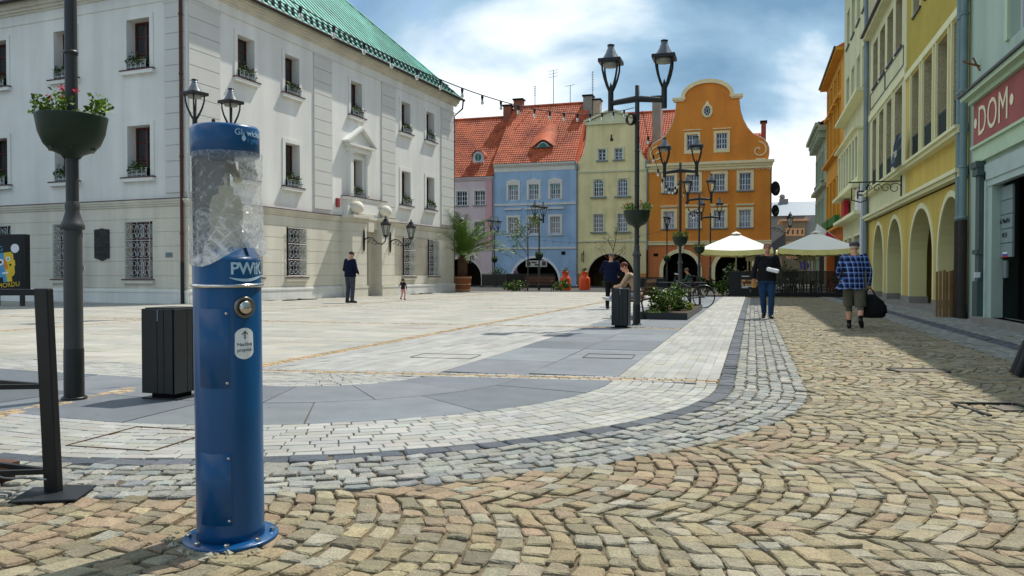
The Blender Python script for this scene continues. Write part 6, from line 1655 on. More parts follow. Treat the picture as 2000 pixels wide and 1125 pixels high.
for i, (x, y, r_, lab) in enumerate(((-14.1, 46.8, (.8, .35, .35), 'leafy low shrub left of the bench before the blue house'), (-11.2, 46.9, (.5, .35, .3), 'leafy low shrub right of the bench before the blue house'), (-19.9, 61, (.9, .6, .9), 'dark bush in front of the pink house arch'), (-10.2, 58, (.5, .4, .45), 'dark potted bush left of the yellow house arch'), (-1.4, 40.3, (.5, .3, .35), 'silvery bush left of the terrace fence'), (-2.2, 41.2, (.4, .3, .45), 'dark green bush behind the silvery bush'))):
    bush('leafy_bush', lab, (x, y, .05), r_, 500, .13, 20 + i, (LEAF, LEAF_D) if i in (2, 3, 5) else (LEAF, LEAF_L, LEAF_D), None, 4, 18)
def fence(loc, rz, n, pitch, h, label, m=BLACK):
    t = thing('low_fence', label, 'fence', loc, rz)
    for i in range(n + 1): MB().box(i * pitch - .03, i * pitch + .03, -.03, .03, 0, h).build('post', m, t)
    for i in range(n):
        MB().box(i * pitch + .035, (i + 1) * pitch - .035, -.012, .012, .15, h - .08).build('panel', m, t); MB().box(i * pitch + .03, (i + 1) * pitch - .03, -.03, .03, h - .06, h).build('rail', m, t)
    return t
fence((-16.2, 52, 0), 0, 3, 1.1, 1.05, 'black panel fence in front of the pink house, right of the palm tub'); fence((-21.0, 60.5, 0), 0, 5, 1.2, 1.1, 'black panel fence across the blue house front')
fence((-8.6, 58, 0), 0, 2, 1.3, .85, 'low black fence before the orange house arch')
# ------------------------------------------------------------------ cafe terrace with two parasols
TF = thing('terrace_fence', 'dark glass panel fence around the cafe terrace at street end', 'fence', (-1.05, 38.9, 0), math.radians(3))
DGL = mat('smoked_glass', (.02, .02, .021), .08, var=.2, spec=.7)
SMK = bpy.data.materials.new('tinted_pane'); SMK.use_nodes = True
tt = SMK.node_tree; pb = tt.nodes['Principled BSDF']; pb.inputs['Base Color'].default_value = (.02, .02, .02, 1); pb.inputs['Roughness'].default_value = .1; pb.inputs['Alpha'].default_value = .55
for i in range(7):
    x = i * .97; MB().box(x - .025, x + .025, -.025, .025, 0, 1.22).build('post', BLACK, TF)
    if i < 6:
        MB().box(x + .025, x + .945, -.02, .02, 1.16, 1.21).build('top_rail', mat('rail_brown', S(58, 40, 32), .5), TF); MB().box(x + .025, x + .945, -.02, .02, .03, .2).build('kick_board', BLACK, TF)
        MB().box(x + .03, x + .94, -.006, .006, .2, 1.16).build('panel', BLACK if i < 2 else SMK, TF)
pp = MB().box(.5, 1.3, -.035, -.015, .35, 1.05).build('poster', mat('menu_dark', S(40, 30, 26), .5, var=.5, scale=4), TF)
MB().box(.53, 1.27, -.04, -.036, .52, .8).build('print', mat('menu_food', S(196, 160, 110), .5, var=.6, scale=7, alt=S(96, 40, 26), altw=(.5, .53)), pp)
for z, w_ in ((.47, .5), (.41, .3), (.95, .35)): MB().box(.55, .55 + w_, -.04, -.036, z, z + .03).build('print', WHITE, pp)
for k, (x, y, r_, lab) in enumerate(((-.80, 41.2, 1.72, 'cream square parasol on the left of the cafe terrace'), (2.95, 41.4, 1.8, 'cream square parasol on the right of the cafe terrace'))):
    t = thing('parasol', lab, 'parasol', (x, y, 0), math.radians(0), 'cream cafe parasols')
    zt, ze = 3.12, 2.3; b = MB(); nseg = 8
    cs = [(-r_, -r_), (r_, -r_), (r_, r_), (-r_, r_)]
    for i in range(4):
        p0, p1 = cs[i], cs[(i + 1) % 4]; V = []
        for s_ in range(7):
            f_ = .1 + .9 * s_ / 6
            for q in range(nseg + 1):
                u = q / nseg; x_ = (p0[0] + (p1[0] - p0[0]) * u) * f_; y_ = (p0[1] + (p1[1] - p0[1]) * u) * f_
                V.append((x_, y_, zt + (ze - zt) * f_ ** 1.0 - .10 * f_ * math.sin(PI * u) * 1.0 + .06 * (1 - f_) * 0))
        b.add(V, [(s_ * 9 + q, (s_ + 1) * 9 + q, (s_ + 1) * 9 + q + 1, s_ * 9 + q + 1) for s_ in range(6) for q in range(nseg)], 0, False)
    b.add([(c[0] * .13, c[1] * .13, zt - .02) for c in cs] + [(0, 0, zt + .09)], [(0, 1, 4), (1, 2, 4), (2, 3, 4), (3, 0, 4)])
    cn = b.build('canopy', CANVAS, t)
    b = MB()
    for i in range(4):
        p0, p1 = cs[i], cs[(i + 1) % 4]; V = []
        for q in range(17):
            u = q / 16; x_ = p0[0] + (p1[0] - p0[0]) * u; y_ = p0[1] + (p1[1] - p0[1]) * u; z_ = ze - .10 * math.sin(PI * u); wv = .015 * math.sin(q * 1.7)
            V += [(x_, y_, z_), (x_ * (1 + wv), y_ * (1 + wv), z_ - .24 - .02 * (q % 2))]
        b.add(V, [(2 * q, 2 * q + 1, 2 * q + 3, 2 * q + 2) for q in range(16)])
    b.build('valance', mat('parasol_valance', S(240, 228, 150), .85, var=.04), cn)
    b = MB(); b.tube([(0, 0, 0), (0, 0, zt)], .035, 10); b.build('pole', mat('cream_pole', S(222, 214, 160), .6), t)
    for c in cs: MB().tube([(0, 0, zt - .05), (c[0], c[1], ze - .03)], .018, 5).build('rib', WOOD, t)
    MB().box(-.4, .4, -.4, .4, 0.01, .08).build('base', CONCRETE, t)
def cafe_table(loc, label):
    t = thing('cafe_table', label, 'table', loc, 0, 'cafe tables')
    MB().box(-.36, .36, -.36, .36, .71, .745).build('tabletop', mat('table_top', S(70, 58, 50), .4), t); MB().tube([(0, 0, .03), (0, 0, .71)], .035, 8).build('leg', BLACK, t); MB().box(-.24, .24, -.24, .24, 0, .03).build('base', BLACK, t)
    for x, y in ((.1, .05), (.16, -.02)): MB().lathe([(.001, .745), (.03, .745), (.035, .87), (.03, .87)], (x, y, 0), 10).build('glass_jar', mat('jar_white', S(226, 226, 220), .3), t)
    return t
def cafe_chair(loc, rz, label):
    t = thing('cafe_chair', label, 'chair', loc, rz, 'cafe chairs')
    MB().box(-.22, .22, -.22, .22, .43, .46).build('seat', BLACK_MATT, t)
    for x in (-.2, .2):
        for y in (-.2, .2): MB().tube([(x, y, 0), (x * .95, y * .95, .43)], .016, 6).build('leg', BLACK, t)
    b = MB(); b.tube([(-.2, .2, .45), (-.21, .27, .88), (.21, .27, .88), (.2, .2, .45)], .016, 6); b.build('back_frame', BLACK, t)
    for x in (-.1, 0, .1): MB().box(x - .03, x + .03, .245, .262, .52, .87).build('back_slat', BLACK_MATT, t)
    return t
tp = [(.2, 40.6), (1.5, 40.4), (2.7, 40.7), (3.9, 40.5), (2.1, 42.2)]
pos = ['leftmost', 'second from left', 'third from left', 'rightmost', 'rear']
ct = None; cc = None
for i, (x, y) in enumerate(tp):
    lab = '%s small square cafe table under the parasols' % pos[i]
    if ct is None: ct = cafe_table((x, y, 0), lab)
    else: dup(ct, (x, y, 0), 0, lab)
    for s_ in (-1, 1):
        lab = 'black cafe chair %s of the %s cafe table' % (('left', 'right')[s_ > 0], pos[i]); p_ = (x + s_ * .55, y + .06 * s_, 0)
        if cc is None: cc = cafe_chair(p_, -PI / 2 * s_, lab)
        else: dup(cc, p_, -PI / 2 * s_, lab)
PF = mat('cream_trellis', S(214, 206, 160), .7)
for k, (x, lab) in enumerate(((-.25, 'cream trellis flower stand with trailing plant under left parasol'), (2.3, 'cream trellis flower stand with trailing plant under right parasol'))):
    t = thing('trellis_stand', lab, 'flower stand', (x, 42.9, 0), 0, 'cream trellis stands')
    for i in range(5 if k else 4): MB().box(i * .17 - .035, i * .17 + .035, -.03, .03, 0, 1.75).build('upright', PF, t)
    MB().box(-.1, .75, -.12, .12, 1.75, 1.98).build('trough', PF, t)
    b = MB(); rnd = random.Random(k)
    for i in range(14): leafcloud(b, (rnd.uniform(-.4, .9), rnd.uniform(-.15, .15), rnd.uniform(1.75, 2.3)), (.14, .12, .12), 14, .1, 0, i + k, .1, 0, 2)
    b.build('foliage', [LEAF_D, LEAF], t)
for k, (x, y, r_, lab) in enumerate(((-.95, 43.5, (.55, .5, .75), 'dark leafy bush behind the left parasol pole'), (1.6, 43.8, (.7, .6, .8), 'dark leafy bush between the parasols'), (4.15, 42.6, (.35, .4, .6), 'dark leafy bush at right end of the terrace'))): bush('terrace_bush', lab, (x, y, 0.0), r_, 700, .13, 40 + k, (LEAF_D, LEAF), None, 5, 20)
# ------------------------------------------------------------------ small things
t = thing('flag', 'white and red flag behind the right parasol', 'flag', (3.55, 49.0, 3.45), 0)
MB().tube([(1.3, 0, -.5), (0, 0, .55)], .02, 6).build('staff', WHITE_PAINT, t)
for (a, c, m) in ((0, .5, WHITE), (.5, 1, mat('flag_red', S(206, 30, 56), .7))):
    b = MB(); V = []
    for i in range(7):
        f_ = a + (c - a) * i / 6; o = Vector((.0 + 1.1 * f_, 0, .55 - .88 * f_)); V += [o, o + Vector((-.15 + .1 * math.sin(f_ * 7), -.1 * math.sin(f_ * 6), -.62 + .3 * f_))]
    b.add(V, [(2 * i, 2 * i + 1, 2 * i + 3, 2 * i + 2) for i in range(6)], 0, True); b.build('cloth', m, t)
t = thing('road_sign', 'small blue road sign beyond the terrace', 'road sign', (3.05, 52, 0), 0)
MB().tube([(0, 0, 0), (0, 0, 2.6)], .03, 6).build('pole', ZINC, t); MB().box(-.3, .3, -.04, -.01, 1.9, 2.5).build('plate', mat('sign_blue', S(40, 90, 180), .5), t); MB().lathe([(.001, 0), (.28, 0), (.28, .02), (.001, .02)], n=20).build('disc', mat('sign_violet', S(60, 50, 140), .5), t).matrix_local = Matrix.Translation((0, -.02, 1.6)) @ Matrix.Rotation(PI / 2, 4, 'X')
t = thing('slat_guard', 'bundle of upright wooden slats round the drainpipe', 'slat guard', (XR - .3, 21.55, 0))
for i in range(6): MB(Matrix.Rotation(i * .08, 4, 'Z')).box(-.3 + i * .075, -.245 + i * .075, -.02 + .015 * (i % 2), .01 + .015 * (i % 2), 0, 1.12 + .02 * (i % 3)).build('slat', mat('pallet_wood', S(150, 116, 74), .8, var=.25), t)
for (x, y, sx, sy, lab) in ((1.72, 9.45, .5, .28, 'round edged iron cover in the cobbles, in line with the walkers'), (1.85, 6.9, .45, .55, 'framed iron drain cover at right in the cobbles')):
    t = thing('iron_cover', lab, 'manhole cover', (x, y, .012), .25)
    (MB().box(-sx / 2, sx / 2, -sy / 2, sy / 2, -.03, 0) if sy < .4 else MB().box(-.02, .2, -.05, .16, -.03, .002)).build('lid', mat('cast_iron', S(104, 96, 86), .75, metal=.15, var=.4, scale=12, bump=.01), t)
    for q in ((-sx / 2 - .035, -sx / 2 - .005, -sy / 2, sy / 2), (sx / 2 + .005, sx / 2 + .035, -sy / 2, sy / 2), (-sx / 2, sx / 2, sy / 2 + .005, sy / 2 + .035)): MB().box(*q, -.03, .006).build('frame_bar', DARK_METAL, t)
for (x, y, w_, d_, lab) in ((-3.72, 4.12, .62, .62, 'inset square paving hatch with steel edge left of the pump'), (-1.75, 10.0, .62, .5, 'inset steel edged hatch in the dark slabs'), (-3.75, 9.4, .8, .5, 'inset steel edged hatch in the ribbed slabs')):
    t = thing('paving_hatch', lab, 'hatch', (x, y, .0045), .05); e = .009
    for q in ((-w_ / 2, w_ / 2, -d_ / 2, -d_ / 2 + e), (-w_ / 2, w_ / 2, d_ / 2 - e, d_ / 2), (-w_ / 2, -w_ / 2 + e, -d_ / 2 + e, d_ / 2 - e), (w_ / 2 - e, w_ / 2, -d_ / 2 + e, d_ / 2 - e)): MB().box(*q, -.01, .003).build('edge_bar', mat('rust_edge', S(96, 78, 62), .7, var=.3), t)
# black folding stand at the right edge
t = thing('folding_stand', 'black slant legged stand cut off by the right picture edge', 'stand', (2.72, 9.18, 0), math.radians(-17))
for (y, x) in ((0, -.02), (.22, -.06)):
    b = MB(); b.tube([(x - .1, y, 0.01), (x + .01, y, .34), (x + .04, y, .39), (x + .1, y, .41)], [.05, .045, .045, .045], 10); bevel(b.build('leg', BLACK, t), .004)
    b = MB(); b.tube([(x + .1, y, .41), (x + .9, y, .41)], .045, 10); b.build('top_bar', BLACK, t)
MB().box(.02, .8, .02, .2, .36, .44).build('seat', BLACK_MATT, t)
# ------------------------------------------------------------------ bicycle behind the planter
BK = thing('bicycle', 'black city bicycle leaning on a rack behind the shrub planter', 'bicycle', (-1.98, 25.2, 0), math.radians(190))
BF = mat('bike_black', (.012, .012, .013), .35, coat=.4)
for x in (-.53, .53):
    b = MB(); b.tube([(x + .33 * math.cos(2 * PI * i / 32), 0, .34 + .33 * math.sin(2 * PI * i / 32)) for i in range(33)], .018, 6, caps=False); w_ = b.build('wheel', BLACK_MATT, BK)
    b = MB()
    for i in range(16): a = 2 * PI * i / 16; b.tube([(x, 0, .34), (x + .31 * math.cos(a), 0, .34 + .31 * math.sin(a))], .0022, 3)
    b.build('spokes', ZINC, w_); b = MB(); b.tube([(x, -.05, .34), (x, .05, .34)], .03, 8); b.build('hub', ZINC, w_)
b = MB()
for q in ([(-.53, 0, .34), (-.16, 0, .88)], [(-.53, 0, .34), (-.05, 0, .3)], [(-.05, 0, .3), (-.18, 0, .95)], [(-.05, 0, .3), (.36, 0, .8)], [(-.15, 0, .62), (.34, 0, .86)], [(.53, 0, .34), (.42, 0, .72), (.33, 0, 1.0)]): b.tube(q, .019, 6)
b.build('frame', BF, BK)
b = MB(); b.tube([(.28, -.28, 1.05), (.36, -.15, 1.08), (.33, 0, 1.05), (.36, .15, 1.08), (.28, .28, 1.05)], .013, 6); b.build('handlebar', CHROME, BK)
b = MB(); b.lathe([(.001, 0), (.12, 0), (.13, .03), (.001, .06)], (-.2, 0, .96), 12, sy=.6); b.build('saddle', BLACK_MATT, BK)
for x in (-.53,): b = MB(); b.tube([(x + .37 * math.cos(t_), 0, .34 + .37 * math.sin(t_)) for t_ in [.3 + i * .25 for i in range(11)]], .02, 5); b.build('mudguard', BF, BK)
b = MB(); b.box(.42, .47, -.02, .02, .5, .54); b.build('reflector', mat('reflector_red', S(220, 40, 50), .3), BK)
RK = thing('bike_rack', 'black tubular bicycle rack behind the shrub planter', 'bicycle rack', (-2.1, 25.45, 0), 0)
for x in (-.4, -.1, .2, .5): MB().tube([(x, 0, 0), (x, 0, .72), (x, .45, .72), (x, .45, 0)], .022, 6).build('hoop', BLACK, RK)
MB().tube([(-.8, 0, .78), (.7, 0, .78)], .03, 6).build('top_bar', BLACK, RK)
# ------------------------------------------------------------------ festoon lights
BULB = mat('bulb_glass', S(226, 226, 220), .15, var=.0, trans=.5)
def festoon(label, p0, p1, sag, step, q_=.8):
    p0, p1 = Vector(p0), Vector(p1); Ln = (p1 - p0).length; n = int(Ln / step)
    f = lambda u: p0.lerp(p1, u) - Vector((0, 0, sag * 4 * u * (1 - u)))
    t = thing('festoon_lights', label, 'string lights', p0); o = lambda u: f(u) - p0
    MB().tube([o(i / 40) for i in range(41)], .008, 5).build('cable', BLACK, t)
    for i in range(1, n):
        q = o(i / n); s_ = MB(); s_.lathe([(.028 * q_, 0), (.034 * q_, -.05 * q_), (.022 * q_, -.1 * q_), (.03 * q_, -.12 * q_)], q, 8); s_ = s_.build('socket', BLACK, t)
        MB().lathe([(r * q_, z * q_) for r, z in ((.022, -.11), (.036, -.15), (.038, -.18), (.026, -.21), (.001, -.22))], q, 10).build('bulb', BULB, s_)
L2 = Vector((-2.3, 16.4, 4.62))
festoon('festoon cable with bulbs from the tall lamp to the nearest lamp, crossing the eaves', L2 + Vector((-.06, 0, -.12)), (-5.45, 5.25, 4.6), .85, .5, .65)
festoon('festoon cable with bulbs between the second and third lamp', L2 + Vector((.1, .0, -.2)), (-2.43, 28.1, 4.45), .9, 1.1); festoon('festoon cable with bulbs between the third and fourth lamp', (-2.4, 28.1, 4.4), (-2.46, 38.8, 4.5), .9, 1.1)
festoon('far festoon cable with bulbs across the blue and yellow fronts', (-20.6, 62.5, 4.7), (-6.45, 62.8, 4.6), 1.0, .7)
# rolled cable ends hanging on lamps
for k, (p_, lab) in enumerate((((-2.3, 16.32, 4.3), 'coiled spare festoon cable tied to the tall lamp'), ((-2.5, 28.0, 4.0), 'black cable bundle tied to the second lamp'), ((-2.5, 38.7, 4.1), 'black cable bundle tied to the third lamp'))):
    t = thing('cable_bundle', lab, 'cable bundle', p_)
    b = MB()
    for i in range(5): b.tube([((.06 + .012 * i) * math.cos(2 * PI * j / 16) + (-.12), .02 * i - .04, .11 * math.sin(2 * PI * j / 16) - .05) for j in range(17)], .014, 4, caps=False)
    b.build('coil', BLACK, t)

# ------------------------------------------------------------------ people
def ccap(mb, pts, rs, n=12):
    """Tapered round-ended limb."""
    pts = [Vector(p) for p in pts]; d0 = (pts[0] - pts[1]).normalized(); d1 = (pts[-1] - pts[-2]).normalized()
    P = [pts[0] + d0 * rs[0] * .95, pts[0] + d0 * rs[0] * .7] + pts + [pts[-1] + d1 * rs[-1] * .7, pts[-1] + d1 * rs[-1] * .95]
    mb.tube(P, [rs[0] * .25, rs[0] * .7] + list(rs) + [rs[-1] * .7, rs[-1] * .25], n)
def cell(mb, rings, n=16):
    """Closed loft through horizontal ellipses (centre, rx, ry)."""
    V = []; F = []
    for c, rx, ry in rings:
        for j in range(n): t = 2 * PI * j / n; V.append((c[0] + rx * math.cos(t), c[1] + ry * math.sin(t), c[2]))
    for i in range(len(rings) - 1):
        for j in range(n): F.append((i * n + j, i * n + (j + 1) % n, (i + 1) * n + (j + 1) % n, (i + 1) * n + j))
    F += [tuple(range(n))[::-1], tuple(range((len(rings) - 1) * n, len(rings) * n))]
    mb.add(V, F)
def standing(h=1.78):
    """Joints of a standing figure facing -y (its own left is +x)."""
    k = h / 1.78
    J = dict(pelvis=(0, 0, .95), waist=(0, 0, 1.1), chest=(0, .0, 1.32), neck=(0, .02, 1.5), head=(0, -.01, 1.66))
    for s, n in ((1, 'L'), (-1, 'R')):
        J.update({'sh' + n: (s * .185, .01, 1.44), 'el' + n: (s * .235, .03, 1.15), 'wr' + n: (s * .24, -.04, .9), 'hip' + n: (s * .095, 0, .93), 'kn' + n: (s * .105, -.02, .5), 'an' + n: (s * .11, .02, .085), 'toe' + n: (s * .125, -.15, .035)})
    return {a: Vector(b) * k for a, b in J.items()}, k
def person(label, loc, rotz, J, k, top, legs, shoe, skin=SKIN, hair=None, haircol=None, vox=.011, fat=1.0, sleeve=True, shorts=False, sock=None, jacket=.0, hatcol=None, hat=None, hy=0.0, hp=0.0, grip=('open', 'open'), neckc=None, baggy=1.0, beard=None, child=False):
    t = thing('person', label, 'person', loc, rotz); mb = MB(); B = []
    mats = [top, legs, skin, shoe, sock or skin]
    P, Wt, C_, Nk, Hd = (J[x] for x in ('pelvis', 'waist', 'chest', 'neck', 'head'))
    f = fat
    def ln(a, b, u): return a.lerp(b, u)
    tr = [(P + Vector((0, 0, -.12 * k)), .10 * k * f, .07 * k * f), (P + Vector((0, 0, -.08 * k)), .155 * k * f, .115 * k * f), (P, .172 * k * f, .125 * k * f), (Wt, .160 * k * f, .118 * k * f), (ln(Wt, C_, .5), .168 * k * f, .122 * k * f), (C_, .182 * k * (f * .5 + .5), .122 * k * f), (ln(C_, Nk, .55), .165 * k, .095 * k), (ln(C_, Nk, .85), .095 * k, .068 * k), (Nk + Vector((0, 0, -.0)), .058 * k, .055 * k)]
    cell(mb, tr)
    if jacket:
        cell(mb, [(P + Vector((0, 0, -jacket)), .185 * k * f, .135 * k * f), (P + Vector((0, 0, -jacket + .01)), .195 * k * f, .145 * k * f), (P, .19 * k * f, .14 * k * f), (Wt, .18 * k * f, .132 * k * f), (C_, .19 * k * f, .13 * k * f)])
    ccap(mb, [Nk - Vector((0, 0, .06 * k)), ln(Nk, Hd, .5)], [.058 * k, .054 * k])
    # head: skull, jaw, nose, ears, turned on the neck
    HM = Matrix.Translation(Hd) @ Matrix.Rotation(hy, 4, 'Z') @ Matrix.Rotation(hp, 4, 'X')
    hs = k if not child else k * 1.5
    hm = MB(HM @ Matrix.Scale(hs, 4))
    def ell(c, r, n=14):
        m_ = n // 2; rings = []
        for i in range(m_ + 1): a = PI * i / m_; rings.append(((c[0], c[1], c[2] - r[2] * math.cos(a)), max(.002, r[0] * math.sin(a)), max(.002, r[1] * math.sin(a))))
        cell(hm, rings, n)
    ell((0, .012, .03), (.076, .094, .088)); ell((0, -.028, -.045), (.054, .06, .072)); ell((0, -.1, -.012), (.012, .018, .022), 8); ell((0, -.084, .022), (.05, .016, .012), 8); ell((0, -.078, -.082), (.026, .02, .02), 8)
    for s in (-1, 1): ell((s * .078, .018, -.005), (.012, .02, .032), 8)
    mb.v += [] ; o = len(mb.v); mb.v += hm.v; mb.f += [tuple(i + o for i in q) for q in hm.f]; mb.mi += hm.mi; mb.sm += hm.sm
    B += [(P, C_, .15 * k, 0), (J['shL'], J['shR'], .06 * k, 0), (P + Vector((0, 0, -.16 * k)), P + Vector((0, 0, -.05 * k)), .14 * k, 1), (Nk, Hd + Vector((0, 0, .12 * k)), .075 * k, 2)]
    for s, n in ((1, 'L'), (-1, 'R')):
        a, b, c = J['sh' + n], J['el' + n], J['wr' + n]; sb = baggy
        ccap(mb, [a, ln(a, b, .5), b], [.066 * k * sb, .056 * k * sb, .048 * k * sb]); ccap(mb, [b, ln(b, c, .35), c], [.048 * k * sb, .046 * k * sb, .034 * k * sb])
        ccap(mb, [C_ + Vector((s * .06, 0, .06 * k)), a], [.09 * k, .07 * k])
        d = (c - b).normalized(); sd = d.cross(Vector((0, 1, 0))); sd = sd.normalized() if sd.length > .1 else Vector((1, 0, 0)); up_ = sd.cross(d)
        palm = c + d * .065 * k; ccap(mb, [c, palm], [.026 * k, .036 * k])
        curl = .9 if grip[0 if s > 0 else 1] == 'grip' else .35
        for q in range(4):
            o_ = palm + sd * (.027 - .018 * q) * k + d * .012 * k; fl = (.034, .04, .038, .03)[q] * k
            m1 = o_ + (d * math.cos(curl) + Vector((0, -1, 0)) * math.sin(curl)).normalized() * fl; m2 = m1 + (d * math.cos(curl * 2) + Vector((0, -1, 0)) * math.sin(curl * 2)).normalized() * fl * .8
            ccap(mb, [o_, m1, m2], [.0105 * k, .0095 * k, .008 * k], 6)
        th = c + d * .03 * k - up_ * .0 + Vector((-s * .035, -.02, 0)) * k; ccap(mb, [c + d * .02 * k, th, th + d * .035 * k], [.014 * k, .011 * k, .009 * k], 6)
        B += [(a, b, .055 * k, 0), (b, c - d * .01, .042 * k, 0 if sleeve else 2), (c + d * .03, palm + d * .08 * k, .03 * k, 2)]
        h_, kn, an, toe = J['hip' + n], J['kn' + n], J['an' + n], J['toe' + n]
        if shorts:
            mb.tube([h_ + Vector((0, 0, .05)), ln(h_, kn, .5), ln(h_, kn, 1.1)], [.098 * k * f, .098 * k * f, .102 * k * f], 14); ccap(mb, [ln(h_, kn, .9), kn, ln(kn, an, .35), ln(kn, an, .8), an], [.064 * k, .058 * k, .064 * k, .045 * k, .042 * k])
            B += [(h_, ln(h_, kn, 1.08), .1 * k, 1), (ln(h_, kn, 1.2), ln(kn, an, .72), .05 * k, 2), (ln(kn, an, .80), an, .042 * k, 4)]
        else:
            ccap(mb, [h_, ln(h_, kn, .5), kn, ln(kn, an, .4), ln(kn, an, .97)], [.095 * k * f, .085 * k * baggy, .064 * k * baggy, .06 * k * baggy, .052 * k * baggy])
            B += [(h_, kn, .08 * k, 1), (kn, ln(kn, an, .94), .058 * k, 1)]
        td = (toe - an); heel = an + Vector((-td.x * .3, -td.y * .3, -.03 * k))
        ccap(mb, [heel, ln(an, toe, .4) + Vector((0, 0, -.012 * k)), toe], [.046 * k, .05 * k, .04 * k]); B.append((heel + Vector((0, 0, .015)), toe, .044 * k, 3))
    tmp = mb.build('tmp', mats); rm = tmp.modifiers.new('r', 'REMESH'); rm.mode = 'VOXEL'; rm.voxel_size = vox; rm.use_smooth_shade = True
    sm = tmp.modifiers.new('s', 'SMOOTH'); sm.factor = .5; sm.iterations = 2
    dg = bpy.context.evaluated_depsgraph_get(); dg.update(); me = bpy.data.meshes.new_from_object(tmp.evaluated_get(dg)); bpy.data.objects.remove(tmp)
    n = len(me.polygons); cs = np.empty(n * 3); me.polygons.foreach_get('center', cs); cs = cs.reshape(-1, 3)
    best = np.full(n, 1e9); mi = np.zeros(n, int)
    for a, b, r, m in B:
        a, b = np.array(a), np.array(b); ab = b - a; u = np.clip(((cs - a) @ ab) / max(1e-9, ab @ ab), 0, 1); dd = np.linalg.norm(cs - (a + u[:, None] * ab), axis=1) / max(r, .01); w = dd < best; best[w] = dd[w]; mi[w] = m
    me.materials.clear()
    for m in mats: me.materials.append(m)
    if beard is not None:
        me.materials.append(beard); inv = np.array(HM.inverted()); lc = cs @ inv[:3, :3].T + inv[:3, 3]; mi[(np.abs(lc[:, 0]) < .05) & (lc[:, 1] < -.05) & (lc[:, 2] < -.05 * k) & (lc[:, 2] > -.13 * k) & (mi == 2)] = 5
    me.polygons.foreach_set('material_index', mi.astype(np.int32)); me.polygons.foreach_set('use_smooth', [True] * n)
    me.name = 'body'; link('body', me, t)
    if hair:
        hb = MB(HM @ Matrix.Scale(hs, 4)); nU, nV = 22, 12; V = []; F = []
        for i in range(nV + 1):
            th = PI * .62 * i / nV
            for j in range(nU):
                a = 2 * PI * j / nU; front = max(0, -math.sin(a)); th2 = th * (1 - hair * front ** 2)
                wob = 1 + .02 * math.sin(j * 5 + i * 3); V.append((.083 * wob * math.sin(th2) * math.cos(a), .012 + .103 * wob * math.sin(th2) * math.sin(a), .03 + .098 * wob * math.cos(th2)))
        F = [(i * nU + j, i * nU + (j + 1) % nU, (i + 1) * nU + (j + 1) % nU, (i + 1) * nU + j) for i in range(nV) for j in range(nU)]
        hb.add(V, F, 0, True); hb.build('hair', haircol, t)
    if hat:
        hb = MB(HM @ Matrix.Scale(hs, 4)); hb.lathe([(.001, .135), (.06, .128), (.09, .095), (.1, .05), (.098, .035)], (0, .008, 0), 20, sy=1.12)
        hb.add([(.09 * math.cos(a) * q, -.02 + (-.10 * math.sin(a)) * q - (.055 if q > 1 else 0), .045 - .012 * (q > 1)) for q in (.95, 1.08) for a in [PI * i / 10 for i in range(11)]], [(i, i + 1, 12 + i, 11 + i) for i in range(10)], 0, True); hb.build('cap', hatcol, t)
    return t
def eyes(t, J, k, hy, hp):
    HM = Matrix.Translation(J['head']) @ Matrix.Rotation(hy, 4, 'Z') @ Matrix.Rotation(hp, 4, 'X') @ Matrix.Scale(k, 4)
    for s in (-1, 1): MB(HM).sphere((s * .03, -.083, .004), .009, 8).build('eye', BLACK_MATT, t); MB(HM).box(s * .03 - .018, s * .03 + .018, -.097, -.085, .022, .029).build('eyebrow', mat('brow', S(90, 70, 56), .9), t)
CB = mat('cloth_black', (.011, .011, .013), .85, var=.3, scale=6, bump=.03, bscale=9, spec=.15)
JEANS = mat('cloth_jeans', S(40, 66, 100), .85, var=.3, scale=5, bump=.03, bscale=9, spec=.15)
NAVYC = mat('cloth_navy', S(22, 28, 52), .9, var=.25, scale=5, bump=.03, bscale=9, spec=.12)
GREYC = mat('cloth_grey', S(70, 72, 84), .9, var=.2, scale=5, bump=.03, bscale=9, spec=.12)
SHOE_B = mat('shoe_black', (.012, .011, .011), .5, var=.2)
HAIR_G = mat('hair_grey', S(112, 100, 88), .8, var=.3, scale=30); HAIR_B = mat('hair_brown', S(40, 32, 28), .8, var=.3, scale=30); HAIR_R = mat('hair_red', S(104, 48, 30), .7, var=.3, scale=25)
SKIN_R = mat('skin_ruddy', S(196, 128, 104), .55, var=.1, scale=9)
# man walking towards the camera with parcel and paper bag
J, k = standing(1.8)
J.update(knL=Vector((.10, -.08, .51)), anL=Vector((.085, -.06, .09)), toeL=Vector((.11, -.23, .04)), knR=Vector((-.09, .0, .5)), anR=Vector((-.07, .2, .13)), toeR=Vector((-.085, .05, .035)))
J.update(elR=Vector((-.29, .06, 1.17)), wrR=Vector((-.30, -.08, .95)), elL=Vector((.27, .04, 1.17)), wrL=Vector((.13, -.24, 1.16)), toeL=Vector((.12, -.24, .04)))
t = person('man in black jacket and blue jeans walking towards camera with a parcel', (.33, 19.7, 0), math.radians(-2), J, k, CB, JEANS, SHOE_B, SKIN_R, .55, HAIR_G, .010, 1.12, jacket=.1, hy=math.radians(12), baggy=1.18, grip=('grip', 'grip'), beard=mat('beard_grey', S(150, 136, 124), .8)); eyes(t, J, k, math.radians(12), 0)
t = thing('parcel', 'white wrapped parcel in the left hand of the black jacketed man', 'parcel', (.33 + .13, 19.7 - .33, 1.15), math.radians(-10)); bevel(MB(Matrix.Rotation(math.radians(14), 4, 'Y')).box(-.15, .13, -.07, .07, -.05, .04).build('paper_wrap', WHITE, t), .03, 3)
MB(Matrix.Rotation(math.radians(14), 4, 'Y')).box(-.02, .0, -.0725, .0725, -.0525, .0425).build('fold', WHITE, t)
t = thing('paper_bag', 'small brown paper bag in the right hand of the black jacketed man', 'bag', (.33 - .30, 19.7 - .13, .74), 0); b = MB()
